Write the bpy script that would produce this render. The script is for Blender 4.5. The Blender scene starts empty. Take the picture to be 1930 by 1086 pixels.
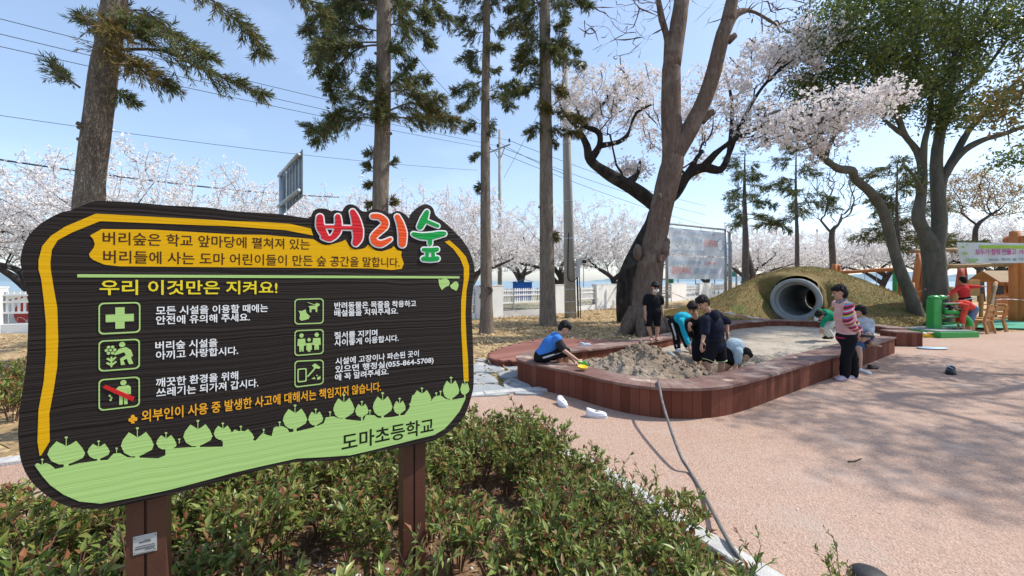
import bpy, bmesh, math, random
import numpy as np
from mathutils import Vector, Matrix, noise
R = math.radians
scene = bpy.context.scene
COL = scene.collection

# ------------------------------------------------------------------ camera
F, CX, HZ, CAMH = 760.0, 965.0, 530.0, 1.6       # focal length in photo pixels, centre column, horizon row, eye height
cam_data = bpy.data.cameras.new('camera')
cam = bpy.data.objects.new('camera', cam_data); COL.objects.link(cam)
cam.location = (0, 0, CAMH); cam.rotation_euler = (R(90), 0, 0)
cam_data.sensor_width = 36.0; cam_data.lens = 36.0 * F / 1930.0
cam_data.shift_y = -(543.0 - HZ) / 1930.0
cam_data.clip_start = 0.05; cam_data.clip_end = 6000
scene.camera = cam
# ------------------------------------------------------------------ light
SUN_AZ, SUN_EL = R(12), R(50)         # azimuth from +X towards +Y
sdir = Vector((math.cos(SUN_AZ)*math.cos(SUN_EL), math.sin(SUN_AZ)*math.cos(SUN_EL), math.sin(SUN_EL)))
sl = bpy.data.lights.new('sun', 'SUN'); sl.energy = 3.7; sl.angle = R(0.55); sl.color = (1, .955, .88)
so = bpy.data.objects.new('sun', sl); COL.objects.link(so)
so.rotation_euler = sdir.to_track_quat('Z', 'Y').to_euler(); so.location = (20, 5, 30)
world = bpy.data.worlds.new('World'); scene.world = world; world.use_nodes = True
wn = world.node_tree; wn.nodes.clear()
wo = wn.nodes.new('ShaderNodeOutputWorld'); wb = wn.nodes.new('ShaderNodeBackground')
sk = wn.nodes.new('ShaderNodeTexSky'); sk.sky_type = 'NISHITA'; sk.sun_disc = False
sk.sun_elevation = SUN_EL; sk.sun_rotation = R(90) - SUN_AZ
sk.air_density = 1.0; sk.dust_density = 1.0; sk.ozone_density = 1.5; sk.altitude = 0
wtc = wn.nodes.new('ShaderNodeTexCoord'); wmp = wn.nodes.new('ShaderNodeMapping'); wmp.inputs['Scale'].default_value = (1.2, 1.2, 3.5)
wnz = wn.nodes.new('ShaderNodeTexNoise'); wnz.inputs['Scale'].default_value = 1.7; wnz.inputs['Detail'].default_value = 7; wnz.inputs['Roughness'].default_value = .55
wrp = wn.nodes.new('ShaderNodeValToRGB'); wrp.color_ramp.elements[0].position = .5; wrp.color_ramp.elements[1].position = .95
wrp.color_ramp.elements[0].color = (.20, .20, .20, 1); wrp.color_ramp.elements[1].color = (.62, .62, .62, 1)
wmx = wn.nodes.new('ShaderNodeMixRGB'); wmx.inputs[2].default_value = (4.6, 5.9, 8.2, 1)
wn.links.new(wtc.outputs['Generated'], wmp.inputs[0]); wn.links.new(wmp.outputs[0], wnz.inputs['Vector'])
wn.links.new(wnz.outputs['Fac'], wrp.inputs[0]); wn.links.new(wrp.outputs[0], wmx.inputs[0])
wn.links.new(sk.outputs[0], wmx.inputs[1]); wn.links.new(wmx.outputs[0], wb.inputs[0])
wb.inputs[1].default_value = 0.15
wn.links.new(wb.outputs[0], wo.inputs[0])
scene.view_settings.view_transform = 'Standard'; scene.view_settings.look = 'None'
scene.view_settings.exposure = 0.48; scene.view_settings.gamma = 1
scene.view_settings.use_curve_mapping = False
scene.render.engine = 'CYCLES'
scene.cycles.max_bounces = 6; scene.cycles.transparent_max_bounces = 6

# ------------------------------------------------------------------ where things stand
def P(px, py, Y): return Vector(((px-CX)/F*Y, Y, CAMH-(py-HZ)/F*Y))
def G(px, py, z=0.0): return P(px, py, F*(CAMH-z)/(py-HZ))

# ------------------------------------------------------------------ materials
def new_mat(name):
    m = bpy.data.materials.new(name); m.use_nodes = True
    nt = m.node_tree; b = nt.nodes['Principled BSDF']
    return m, nt, b
def c4(c): return (c[0], c[1], c[2], 1)
def M(name, c1, c2=None, scale=6, rough=.8, bump=0., bscale=None, stretch=(1,1,1), detail=6, ramp=(.35,.65),
      island=None, metal=0., trans=0., spots=None, spec=.3, coord='Object', coat=0.):
    """noise mottled colour c1..c2; island: list of colours picked per loose piece; spots: (colour, scale, threshold)"""
    m, nt, b = new_mat(name); N, L = nt.nodes.new, nt.links.new
    b.inputs['Roughness'].default_value = rough; b.inputs['Metallic'].default_value = metal
    b.inputs['Specular IOR Level'].default_value = spec
    if coat: b.inputs['Coat Weight'].default_value = coat
    tc = N('ShaderNodeTexCoord'); mp = N('ShaderNodeMapping'); mp.inputs['Scale'].default_value = stretch
    L(tc.outputs[coord], mp.inputs[0])
    out = None
    if c2 is None: c2 = tuple(x*.82 for x in c1)
    nz = N('ShaderNodeTexNoise'); nz.inputs['Scale'].default_value = scale; nz.inputs['Detail'].default_value = detail; nz.inputs['Roughness'].default_value = .62
    L(mp.outputs[0], nz.inputs['Vector'])
    rp = N('ShaderNodeValToRGB'); rp.color_ramp.elements[0].position = ramp[0]; rp.color_ramp.elements[1].position = ramp[1]
    rp.color_ramp.elements[0].color = c4(c1); rp.color_ramp.elements[1].color = c4(c2)
    L(nz.outputs['Fac'], rp.inputs[0]); out = rp.outputs[0]
    if island:
        g = N('ShaderNodeNewGeometry'); r2 = N('ShaderNodeValToRGB'); cr = r2.color_ramp; cr.interpolation = 'LINEAR'
        n = len(island)
        while len(cr.elements) < n: cr.elements.new(.5)
        for i, c in enumerate(island):
            cr.elements[i].position = i/(n-1) if n > 1 else 0; cr.elements[i].color = c4(c)
        L(g.outputs['Random Per Island'], r2.inputs[0]); out = r2.outputs[0]
    if spots:
        for sc, ss, th in (spots if isinstance(spots, list) else [spots]):
            n3 = N('ShaderNodeTexNoise'); n3.inputs['Scale'].default_value = ss; n3.inputs['Detail'].default_value = 3
            L(mp.outputs[0], n3.inputs['Vector'])
            r3 = N('ShaderNodeValToRGB'); r3.color_ramp.elements[0].position = th; r3.color_ramp.elements[1].position = min(1, th+.08)
            L(n3.outputs['Fac'], r3.inputs[0])
            mx = N('ShaderNodeMixRGB'); mx.inputs[2].default_value = c4(sc)
            L(r3.outputs[0], mx.inputs[0]); L(out, mx.inputs[1]); out = mx.outputs[0]
    L(out, b.inputs['Base Color'])
    if bump:
        nb = N('ShaderNodeTexNoise'); nb.inputs['Scale'].default_value = bscale or scale*4; nb.inputs['Detail'].default_value = 5
        L(mp.outputs[0], nb.inputs['Vector'])
        bp = N('ShaderNodeBump'); bp.inputs['Strength'].default_value = min(1, bump); bp.inputs['Distance'].default_value = .02 if bump <= 1 else .02*bump
        L(nb.outputs['Fac'], bp.inputs['Height']); L(bp.outputs[0], b.inputs['Normal'])
    if trans:
        o = nt.nodes['Material Output']; tr = N('ShaderNodeBsdfTranslucent'); ms = N('ShaderNodeMixShader'); ms.inputs[0].default_value = trans
        L(out, tr.inputs[0]); L(b.outputs[0], ms.inputs[1]); L(tr.outputs[0], ms.inputs[2]); L(ms.outputs[0], o.inputs[0])
    return m

# ------------------------------------------------------------------ meshes
class MB:
    def __init__(s): s.v = []; s.f = []
    def add(s, vs, fs):
        o = len(s.v); s.v.extend([tuple(p) for p in vs]); s.f.extend([tuple(i+o for i in f) for f in fs]); return s
    def box(s, c, size, rot=None):
        hx, hy, hz = size[0]/2, size[1]/2, size[2]/2
        vs = [Vector((x, y, z)) for x in (-hx, hx) for y in (-hy, hy) for z in (-hz, hz)]
        if rot is not None: vs = [rot @ v for v in vs]
        c = Vector(c)
        return s.add([v+c for v in vs], [(0,1,3,2),(4,6,7,5),(0,4,5,1),(2,3,7,6),(0,2,6,4),(1,5,7,3)])
    def beam(s, a, b, w, h, up=(0,0,1)):
        a, b = Vector(a), Vector(b); d = (b-a); L = d.length; d.normalize(); up = Vector(up)
        if abs(d.dot(up)) > .98: up = Vector((1,0,0))
        x = d.cross(up).normalized(); z = x.cross(d)
        rot = Matrix((x, d, z)).transposed()
        return s.box((a+b)/2, (w, L, h), rot)
    def tube(s, pts, rad, n=8, cap=True, squash=None):
        pts = [Vector(p) for p in pts]; m = len(pts)
        if not hasattr(rad, '__len__'): rad = [rad]*m
        t0 = (pts[1]-pts[0]).normalized()
        ref = Vector((0,0,1)) if abs(t0.z) < .9 else Vector((1,0,0))
        nx = t0.cross(ref).normalized(); vs = []
        for i, p in enumerate(pts):
            t = (pts[min(i+1, m-1)]-pts[max(i-1, 0)])
            t = t.normalized() if t.length > 1e-9 else t0
            nx = nx - t*nx.dot(t)
            nx = nx.normalized() if nx.length > 1e-6 else t.orthogonal().normalized()
            ny = t.cross(nx)
            for k in range(n):
                a = 2*math.pi*k/n
                vs.append(p + (nx*math.cos(a)+ny*math.sin(a))*rad[i])
        fs = [(i*n+k, i*n+(k+1)%n, (i+1)*n+(k+1)%n, (i+1)*n+k) for i in range(m-1) for k in range(n)]
        if cap: fs += [tuple(range(n-1,-1,-1)), tuple(range((m-1)*n, m*n))]
        return s.add(vs, fs)
    def capsule(s, a, b, ra, rb, n=12, h=4):
        a, b = Vector(a), Vector(b); d = b-a
        if d.length < 1e-5: d = Vector((0,0,1e-4)); b = a+d
        d.normalize(); pts = []; rr = []
        for i in range(h+1):
            t = math.pi/2*(1-i/h); pts.append(a-d*ra*math.sin(t)); rr.append(max(ra*math.cos(t), .0008))
        for i in range(h+1):
            t = math.pi/2*i/h; pts.append(b+d*rb*math.sin(t)); rr.append(max(rb*math.cos(t), .0008))
        return s.tube(pts, rr, n)
    def ell(s, c, ax, n=14, m=9):
        c = Vector(c); ax = [Vector(a) for a in ax]; vs = [c+ax[2]]
        for j in range(1, m):
            th = math.pi*j/m
            for k in range(n):
                ph = 2*math.pi*k/n
                vs.append(c+ax[0]*math.sin(th)*math.cos(ph)+ax[1]*math.sin(th)*math.sin(ph)+ax[2]*math.cos(th))
        vs.append(c-ax[2]); e = len(vs)-1
        fs = [(0, 1+k, 1+(k+1)%n) for k in range(n)]
        for j in range(m-2):
            for k in range(n):
                a = 1+j*n+k; b2 = 1+j*n+(k+1)%n; fs.append((a, a+n, b2+n, b2))
        fs += [(e, 1+(m-2)*n+(k+1)%n, 1+(m-2)*n+k) for k in range(n)]
        return s.add(vs, fs)
    def sph(s, c, r, n=12, m=8): return s.ell(c, [(r,0,0),(0,r,0),(0,0,r)], n, m)
    def lathe(s, prof, c, n=20, axis=(0,0,1)):
        c = Vector(c); axis = Vector(axis).normalized(); x = axis.orthogonal().normalized(); y = axis.cross(x); vs = []; m = len(prof)
        for r, h in prof:
            for k in range(n):
                a = 2*math.pi*k/n; vs.append(c+axis*h+(x*math.cos(a)+y*math.sin(a))*r)
        fs = [(i*n+k, i*n+(k+1)%n, (i+1)*n+(k+1)%n, (i+1)*n+k) for i in range(m-1) for k in range(n)]
        if prof[0][0] > 1e-4: fs.append(tuple(range(n-1,-1,-1)))
        if prof[-1][0] > 1e-4: fs.append(tuple(range((m-1)*n, m*n)))
        return s.add(vs, fs)

BASE = {}
def link_mesh(name, me, mat, parent=None, smooth=False):
    if mat: me.materials.append(mat)
    o = bpy.data.objects.new(name, me); COL.objects.link(o)
    if parent: o.parent = parent; BASE[o.name] = BASE.get(parent.name, Vector())
    else: BASE[o.name] = Vector()
    if smooth: me.polygons.foreach_set('use_smooth', [True]*len(me.polygons))
    return o
def obj(name, mb, mat, parent=None, smooth=False, bevel=0):
    """mb in world coordinates; stored relative to its thing's base"""
    b = BASE.get(parent.name, Vector()) if parent else Vector()
    me = bpy.data.meshes.new(name)
    me.from_pydata([(v[0]-b.x, v[1]-b.y, v[2]-b.z) for v in mb.v], [], mb.f)
    me.validate(); me.update()
    o = link_mesh(name, me, mat, parent, smooth)
    if bevel:
        bm = bmesh.new(); bm.from_mesh(me)
        bmesh.ops.bevel(bm, geom=[e for e in bm.edges if len(e.link_faces) == 2 and e.calc_face_angle(0) > .6], offset=bevel, segments=2, affect='EDGES', profile=.6, clamp_overlap=True)
        bm.to_mesh(me); bm.free(); me.update()
    return o
def np_obj(name, V, Fq, mat, parent=None, smooth=False):
    b = BASE.get(parent.name, Vector()) if parent else Vector()
    V = np.asarray(V, dtype=np.float32)-np.array(b, dtype=np.float32); Fq = np.asarray(Fq, dtype=np.int32)
    me = bpy.data.meshes.new(name); k = Fq.shape[1]
    me.vertices.add(len(V)); me.vertices.foreach_set('co', V.ravel())
    me.loops.add(Fq.size); me.loops.foreach_set('vertex_index', Fq.ravel())
    me.polygons.add(len(Fq)); me.polygons.foreach_set('loop_start', np.arange(0, Fq.size, k, dtype=np.int32))
    me.polygons.foreach_set('loop_total', np.full(len(Fq), k, dtype=np.int32))
    me.update(calc_edges=True); me.validate()
    return link_mesh(name, me, mat, parent, smooth)
def tag(o, label=None, cat=None, group=None, kind=None):
    if label: o['label'] = label
    if cat: o['category'] = cat
    if group: o['group'] = group
    if kind: o['kind'] = kind
    return o
def thing(name, label, cat, loc=(0,0,0), group=None):
    o = bpy.data.objects.new(name, None); COL.objects.link(o); o.empty_display_size = .1
    o.location = loc; BASE[o.name] = Vector(loc)
    return tag(o, label, cat, group)
def structure(o): o['kind'] = 'structure'; return o
def kids(o): return [c for c in o.children]
def dup(root, loc, rz=0., label=None, scale=1.):
    r = root.copy(); COL.objects.link(r); r.location = loc; r.rotation_euler = (0,0,rz); r.scale = (scale,)*3 if not hasattr(scale, '__len__') else scale
    if label: r['label'] = label
    for ch in root.children:
        c = ch.copy(); COL.objects.link(c); c.parent = r
        for g in ch.children:
            d = g.copy(); COL.objects.link(d); d.parent = c
    return r
def catmull(pts, sub=4, closed=False):
    pts = [Vector(p) for p in pts]; n = len(pts); out = []
    for i in range(n if closed else n-1):
        if closed: p0, p1, p2, p3 = pts[i-1], pts[i], pts[(i+1)%n], pts[(i+2)%n]
        else: p0, p1, p2, p3 = pts[max(i-1,0)], pts[i], pts[i+1], pts[min(i+2,n-1)]
        for k in range(sub):
            t = k/sub
            out.append(.5*((2*p1)+(p2-p0)*t+(2*p0-5*p1+4*p2-p3)*t*t+(3*p1-p0-3*p2+p3)*t**3))
    if not closed: out.append(pts[-1])
    return out
def inpoly(x, y, poly):
    """numpy point in polygon"""
    x = np.asarray(x); y = np.asarray(y); c = np.zeros(x.shape, bool); n = len(poly); j = n-1
    for i in range(n):
        xi, yi = poly[i][0], poly[i][1]; xj, yj = poly[j][0], poly[j][1]
        c ^= ((yi > y) != (yj > y)) & (x < (xj-xi)*(y-yi)/((yj-yi) if yj != yi else 1e-12)+xi)
        j = i
    return c
def resample(path, step):
    path = [Vector(p) for p in path]; out = [path[0].copy()]; acc = 0
    for a, b in zip(path, path[1:]):
        L = (b-a).length
        if L < 1e-9: continue
        t = step-acc
        while t <= L:
            out.append(a+(b-a)*(t/L)); t += step
        acc = (acc+L) % step
    return out
def offset2d(path, d):
    """offset an open polyline to its left by d"""
    out = []; n = len(path)
    for i in range(n):
        t = (path[min(i+1, n-1)]-path[max(i-1, 0)]); t = Vector((t.x, t.y, 0)).normalized()
        out.append(path[i]+Vector((-t.y, t.x, 0))*d)
    return out
def inp1(x, y, poly):
    c = False; j = len(poly)-1
    for i in range(len(poly)):
        xi, yi = poly[i][0], poly[i][1]; xj, yj = poly[j][0], poly[j][1]
        if (yi > y) != (yj > y) and x < (xj-xi)*(y-yi)/(yj-yi)+xi: c = not c
        j = i
    return c
def text_mesh(items):
    """items: (text, bold) -> list of (verts, faces, x0, x1); one text block per boldness"""
    out = [None]*len(items); by = {}
    for i, (t, b) in enumerate(items): by.setdefault(b, []).append(i)
    tmp = []
    for b, ids in by.items():
        cu = bpy.data.curves.new('t', 'FONT'); cu.body = chr(10).join(items[i][0] for i in ids); cu.size = 1; cu.offset = b; cu.resolution_u = 2; cu.space_line = 3
        o = bpy.data.objects.new('t', cu); COL.objects.link(o); tmp.append((o, ids))
    dg = bpy.context.evaluated_depsgraph_get()
    for o, ids in tmp:
        me = bpy.data.meshes.new_from_object(o.evaluated_get(dg), depsgraph=dg)
        V = [v.co.copy() for v in me.vertices]; groups = [dict() for _ in ids]; faces = [[] for _ in ids]
        for p in me.polygons:
            k = min(len(ids)-1, max(0, int(round(-(p.center.y-.3)/3)))); g = groups[k]
            faces[k].append(tuple(g.setdefault(v, len(g)) for v in p.vertices))
        for k, i in enumerate(ids):
            vs = [V[q]+Vector((0, 3*k, 0)) for q in groups[k]]
            out[i] = (vs, faces[k], min(v.x for v in vs), max(v.x for v in vs))
        bpy.data.meshes.remove(me); c = o.data; bpy.data.objects.remove(o); bpy.data.curves.remove(c)
    return out
def roughen(me, amp, sc, scz=None, amp2=0, sc2=1):
    scz = scz or sc; no = noise.noise; n = len(me.vertices)
    co = np.empty(n*3, np.float32); nr = np.empty(n*3, np.float32); me.vertices.foreach_get('co', co); me.vertex_normals.foreach_get('vector', nr)
    C = co.reshape(-1,3); d = np.array([amp*no((x*sc, y*sc, z*scz))+(amp2*no((x*sc2, y*sc2, z*sc2*.4)) if amp2 else 0) for x, y, z in C.tolist()], np.float32)
    me.vertices.foreach_set('co', (C+nr.reshape(-1,3)*d[:,None]).ravel()); me.update()
PENDING = []
def remeshed(name, mb, mat, parent, voxel=.012, it=3, label=None):
    """one continuous surface out of overlapping closed shapes"""
    o = obj(name, mb, mat, parent)
    m = o.modifiers.new('r', 'REMESH'); m.mode = 'VOXEL'; m.voxel_size = voxel; m.use_smooth_shade = True
    if it: s = o.modifiers.new('s', 'SMOOTH'); s.factor = .5; s.iterations = it
    PENDING.append(o)
    if label: o['label'] = label
    return o
def flush():
    dg = bpy.context.evaluated_depsgraph_get(); res = []
    for o in PENDING: res.append((o, bpy.data.meshes.new_from_object(o.evaluated_get(dg), depsgraph=dg)))
    for o, me in res:
        o.modifiers.clear(); old = o.data; mats = list(old.materials); o.data = me
        if not me.materials:
            for x in mats: me.materials.append(x)
        n = o.name.split('.')[0]
        if n == 'hair': roughen(me, .007, 55, 22)
        elif n not in ('body', 'shoe', 'face_mask'): roughen(me, .007, 13, 13)
        me.polygons.foreach_set('use_smooth', [True]*len(me.polygons)); bpy.data.meshes.remove(old)
    PENDING.clear()
# ================================================================== ground, paving, kerbs
m_soil = M('soil', (.26,.155,.085), (.13,.075,.042), scale=3.5, rough=.95, bump=1, bscale=40, spots=[((.42,.33,.23), 30, .66)])
m_straw = M('straw_soil', (.43,.30,.15), (.24,.16,.085), scale=1.2, rough=.95, bump=1, bscale=30, spots=[((.55,.42,.22), 9, .56)])
m_pink = None
def paving_mat(name, ca, cb, cg):
    m, nt, b = new_mat(name); N, L = nt.nodes.new, nt.links.new
    tc = N('ShaderNodeTexCoord'); b.inputs['Roughness'].default_value = .9; b.inputs['Specular IOR Level'].default_value = .2
    v = N('ShaderNodeTexVoronoi'); v.inputs['Scale'].default_value = 95; L(tc.outputs['Object'], v.inputs['Vector'])
    sep = N('ShaderNodeSeparateColor'); L(v.outputs['Color'], sep.inputs[0])
    r = N('ShaderNodeValToRGB'); r.color_ramp.elements[0].color = c4([x*.76 for x in ca]); r.color_ramp.elements[1].color = c4([min(1, x*1.15) for x in ca]); L(sep.outputs[0], r.inputs[0])
    n = N('ShaderNodeTexNoise'); n.inputs['Scale'].default_value = .55; n.inputs['Detail'].default_value = 8; n.inputs['Roughness'].default_value = .65; L(tc.outputs['Object'], n.inputs['Vector'])
    r2 = N('ShaderNodeValToRGB'); r2.color_ramp.elements[0].position = .45; r2.color_ramp.elements[1].position = .72; L(n.outputs['Fac'], r2.inputs[0])
    mx = N('ShaderNodeMixRGB'); mx.blend_type = 'MULTIPLY'; L(r2.outputs[0], mx.inputs[0]); L(r.outputs[0], mx.inputs[1]); mx.inputs[2].default_value = c4(cb)
    n2 = N('ShaderNodeTexNoise'); n2.inputs['Scale'].default_value = 1.7; n2.inputs['Detail'].default_value = 6; L(tc.outputs['Object'], n2.inputs['Vector'])
    r3 = N('ShaderNodeValToRGB'); r3.color_ramp.elements[0].position = .57; r3.color_ramp.elements[1].position = .78; r3.color_ramp.elements[1].color = (.8,.8,.8,1); L(n2.outputs['Fac'], r3.inputs[0])
    mx2 = N('ShaderNodeMixRGB'); L(r3.outputs[0], mx2.inputs[0]); L(mx.outputs[0], mx2.inputs[1]); mx2.inputs[2].default_value = c4(cg)
    L(mx2.outputs[0], b.inputs['Base Color'])
    bp = N('ShaderNodeBump'); bp.inputs['Strength'].default_value = .8; bp.inputs['Distance'].default_value = .006; L(v.outputs['Distance'], bp.inputs['Height']); L(bp.outputs[0], b.inputs['Normal'])
    return m
m_pink = paving_mat('pink_paving', (.45,.31,.237), (.90,.85,.81), (.43,.355,.30))
m_green_rub = paving_mat('green_rubber', (.10,.36,.24), (.8,.9,.85), (.2,.42,.33))
m_tan_rub = paving_mat('tan_rubber', (.55,.34,.18), (.9,.85,.8), (.55,.42,.3))
m_kerb = M('kerb_stone', (.56,.55,.52), (.42,.41,.39), scale=9, rough=.85, bump=.4, bscale=80)

def sheet(name, poly, z, mat, kind='structure'):
    me = bpy.data.meshes.new(name); bm = bmesh.new()
    f = bm.faces.new([bm.verts.new((p[0], p[1], z)) for p in poly])
    if f.normal.z < 0: f.normal_flip()
    bmesh.ops.triangulate(bm, faces=[f]); bm.to_mesh(me); bm.free()
    o = link_mesh(name, me, mat); o['kind'] = kind; return o

# far land beyond the school, out to the horizon
sheet('ground', [(-1500,-60),(1500,-60),(1500,62),(-1500,62)], -.75, M('dry_ground', (.33,.27,.17), (.22,.21,.12), scale=.4, rough=1, spots=((.16,.17,.08), .15, .55)))
# sea and hills
m_sea = M('sea_water', (.10,.17,.22), (.13,.20,.25), scale=.02, rough=.25, bump=.3, bscale=.5)
sheet('sea', [(-4500,62),(4500,62),(4500,5500),(-4500,5500)], -.05, m_sea)
hb = MB(); rh = random.Random(3); nh = 60
def ridge(x0, x1, Y, hh, seed):
    vs = []; fs = []; n = 70
    for i in range(n+1):
        x = x0+(x1-x0)*i/n; t = i/n
        e = math.sin(math.pi*t)**.7*hh*(.55+.75*noise.noise(Vector((t*4.3, seed, 0)))+.25*noise.noise(Vector((t*17, seed, 3))))
        e = max(e, 1)
        vs += [(x, Y-hh*2.2, -2), (x, Y-hh*.6, e*.62), (x, Y, e), (x, Y+hh*2.5, -2)]
    for i in range(n):
        for k in range(3): a = i*4+k; fs.append((a, a+4, a+5, a+1))
    hb.add(vs, fs)
ridge(900, 2300, 1900, 62, 1.3); ridge(1200, 3400, 2300, 90, 5.1); ridge(-3600, -1700, 2100, 60, 9.7); ridge(500, 1300, 2600, 50, 2.2)
structure(obj('hills', hb, M('haze_tinted_hills', (.17,.25,.30), (.22,.30,.34), scale=.01, rough=1), smooth=True))  # distance haze is put into the blue-grey base colour

# pink rubber-chip plaza and the path that runs behind the sign
KERB_FAR = [Vector((x, y, 0)) for x, y in [(-9,.6),(-6.6,2.35),(-4.45,3.5),(-2.4,4.62),(-.9,5.42),(-.3,5.66),(.25,5.83),(.62,5.9)]]
KERB_BED = [Vector((x, y, 0)) for x, y in [(-6.2,.2),(-4.6,1.45),(-3.6,2.15),(-2.9,2.55),(-2.25,2.95),(-1.6,3.4),(-.95,3.75),(-.3,3.93),(.2,3.85),(.55,3.55),(.82,3.1),(1.02,2.7),(1.22,2.32),(1.5,1.85),(1.95,1.25),(2.4,.6)]]
kf = catmull(KERB_FAR, 4); kb = catmull(KERB_BED, 4)
plaza = [(p.x, p.y) for p in kf]+[(.45,6.05),(.95,5.75),(1.5,5.05),(1.9,4.85),(2.35,4.9),(3.45,5.65),(5.5,7.15),(8.6,9.4),(9.6,10.6),(11.0,11.9),(13.5,13.2),(17,12.6),(40,12.6),(40,-5),(2.4,-5)]+[(p.x, p.y) for p in reversed(kb)]
# school ground inside the fence: straw and leaf mulch, gently uneven
FA = [(-26,8.9),(-15.2,11.9),(-1.5,16.2),(3.0,20.3),(16,35),(30,51)]
def mound_h(x, y):
    """turf mound behind the sandbox (metres)"""
    dx, dy = x-12.0, y-17.3
    a = R(35); u = dx*math.cos(a)+dy*math.sin(a); v = -dx*math.sin(a)+dy*math.cos(a)
    r2 = (u/4.4)**2+(v/3.1)**2
    e = ((x-14.2)/2.6)**2+((y-15.6)/2.2)**2
    return max(2.05*math.exp(-r2*1.15), 0)+.55*math.exp(-e*1.2)
BOX_HOLE = [(.75,6.6),(1.3,5.7),(1.8,5.2),(2.3,5.2),(5.4,7.6),(8.5,9.7),(9.8,10.9),(9.9,11.6),(9.3,12.2),(8.3,12.6),(7.3,12.3),(6.2,11.2),(4.4,9.6),(2.8,8.2),(1.4,7.2)]
def mulch_h(x, y):
    if y < 5.2: return -.012
    if y < 14 and x > .2 and inp1(x, y, plaza): return -.03
    if y < 13.2 and inp1(x, y, BOX_HOLE): return -.6
    k = min(1, max(0, (y-6.5)/4))
    return k*(.05+.05*noise.noise(Vector((x*.35, y*.35, 0)))+.03*noise.noise(Vector((x*1.3, y*1.3, 4))))-.012*(1-k)
def grid_obj(name, x0, x1, y0, y1, st, hfun, keep, mat, smooth=True):
    nx = int((x1-x0)/st)+1; ny = int((y1-y0)/st)+1
    xs = np.linspace(x0, x1, nx); ys = np.linspace(y0, y1, ny)
    X, Y = np.meshgrid(xs, ys); K = keep(X, Y)
    idx = -np.ones(X.shape, int); vs = []
    Fq = []
    KF = K[:-1,:-1] | K[1:,:-1] | K[:-1,1:] | K[1:,1:]
    KF = K[:-1,:-1] & K[1:,:-1] & K[:-1,1:] & K[1:,1:]
    for j, i in zip(*np.nonzero(KF)):
        q = []
        for (b, a) in ((j,i),(j,i+1),(j+1,i+1),(j+1,i)):
            if idx[b,a] < 0:
                idx[b,a] = len(vs); vs.append((X[b,a], Y[b,a], hfun(X[b,a], Y[b,a])))
            q.append(idx[b,a])
        Fq.append(q)
    return np_obj(name, vs, Fq, mat, None, smooth)
fence_poly = [(-26,-6)]+FA+[(60,85),(60,-6)]
o = grid_obj('mulch_ground', -26, 40, 2.6, 45, .3, mulch_h, lambda X, Y: inpoly(X, Y, fence_poly), m_straw); structure(o)
PINK_Z = .012
# the plaza stands a little proud of the mulch, so trim where the mulch rises
sheet('plaza_paving', plaza, PINK_Z, m_pink)
sheet('green_rubber_floor', [(13.6,13.2),(17,12.6),(40,12.6),(40,17.5),(24,17.5),(18,15.6),(14.6,14.6)], .105, m_green_rub)
sheet('tan_rubber_floor', [(16.5,15.6),(20,16.1),(24,17.55),(40,17.55),(40,30),(16.0,26)], .112, m_tan_rub)
def kerb_line(name, path, w, h, mat, seg=1.0):
    mb = MB(); path = resample(path, .05); n = len(path); L = offset2d(path, w/2); Rr = offset2d(path, -w/2)
    k = int(seg/.05); g = 0
    for s in range(0, n-1, k):
        e = min(s+k, n-1)
        if e-s < 2: break
        vs = []; fs = []
        for i in range(s, e+1):
            a, b = L[i].copy(), Rr[i].copy()
            if i == s: a += (L[i+1]-L[i]).normalized()*.004; b += (Rr[i+1]-Rr[i]).normalized()*.004
            if i == e: a -= (L[i]-L[i-1]).normalized()*.004; b -= (Rr[i]-Rr[i-1]).normalized()*.004
            dz = .004*math.sin(s*1.7)
            bv = .008
            d = (b-a).normalized()*bv
            vs += [(a.x,a.y,-.1),(a.x,a.y,h-bv+dz),(a.x+d.x,a.y+d.y,h+dz),(b.x-d.x,b.y-d.y,h+dz),(b.x,b.y,h-bv+dz),(b.x,b.y,-.1)]
        m = e-s
        for i in range(m):
            for q in range(5): a = i*6+q; fs.append((a, a+1, a+7, a+6))
        fs += [(5,4,3,2,1,0), tuple(m*6+q for q in range(6))]
        mb.add(vs, fs)
    o = obj(name, mb, mat); return structure(o)
kerb_line('kerb', kb, .13, .075, m_kerb)
kerb_line('kerb', kf, .15, .045, m_kerb)
# the planting bed in front: soil
bed = [(p.x, p.y) for p in kb]+[(2.4,-3),(-6.2,-3)]
def bed_h(x, y): return .02+.035*noise.noise(Vector((x*1.6, y*1.6, 2)))+.02*noise.noise(Vector((x*5, y*5, 7)))
o = grid_obj('planting_soil', -6.2, 2.5, -1.5, 4.1, .06, bed_h, lambda X, Y: inpoly(X, Y, bed), m_soil); structure(o)
# stones, chips and dead leaves on the soil
rs = np.random.RandomState(5)
def scatter_strips(name, pts, lmin, lmax, wmin, wmax, mat, tilt=.35, lift=.006):
    n = len(pts); a = rs.uniform(0, 2*np.pi, n); l = rs.uniform(lmin, lmax, n)/2; w = rs.uniform(wmin, wmax, n)/2
    tz = rs.normal(0, tilt, n); ta = rs.normal(0, tilt, n)
    d = np.stack([np.cos(a), np.sin(a), tz], 1)*l[:,None]; s = np.stack([-np.sin(a), np.cos(a), ta], 1)*w[:,None]
    c = np.array(pts)+np.array([0,0,lift])+np.stack([0*l, 0*l, np.abs(tz)*l*.9+np.abs(ta)*w*.7], 1)
    V = np.stack([c-d, c-s*1+d*.1, c+d, c+s-d*.1], 1).reshape(-1,3)
    Fq = np.arange(4*n).reshape(-1,4)
    o = np_obj(name, V, Fq, mat); o['kind'] = 'stuff'; return o
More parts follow.
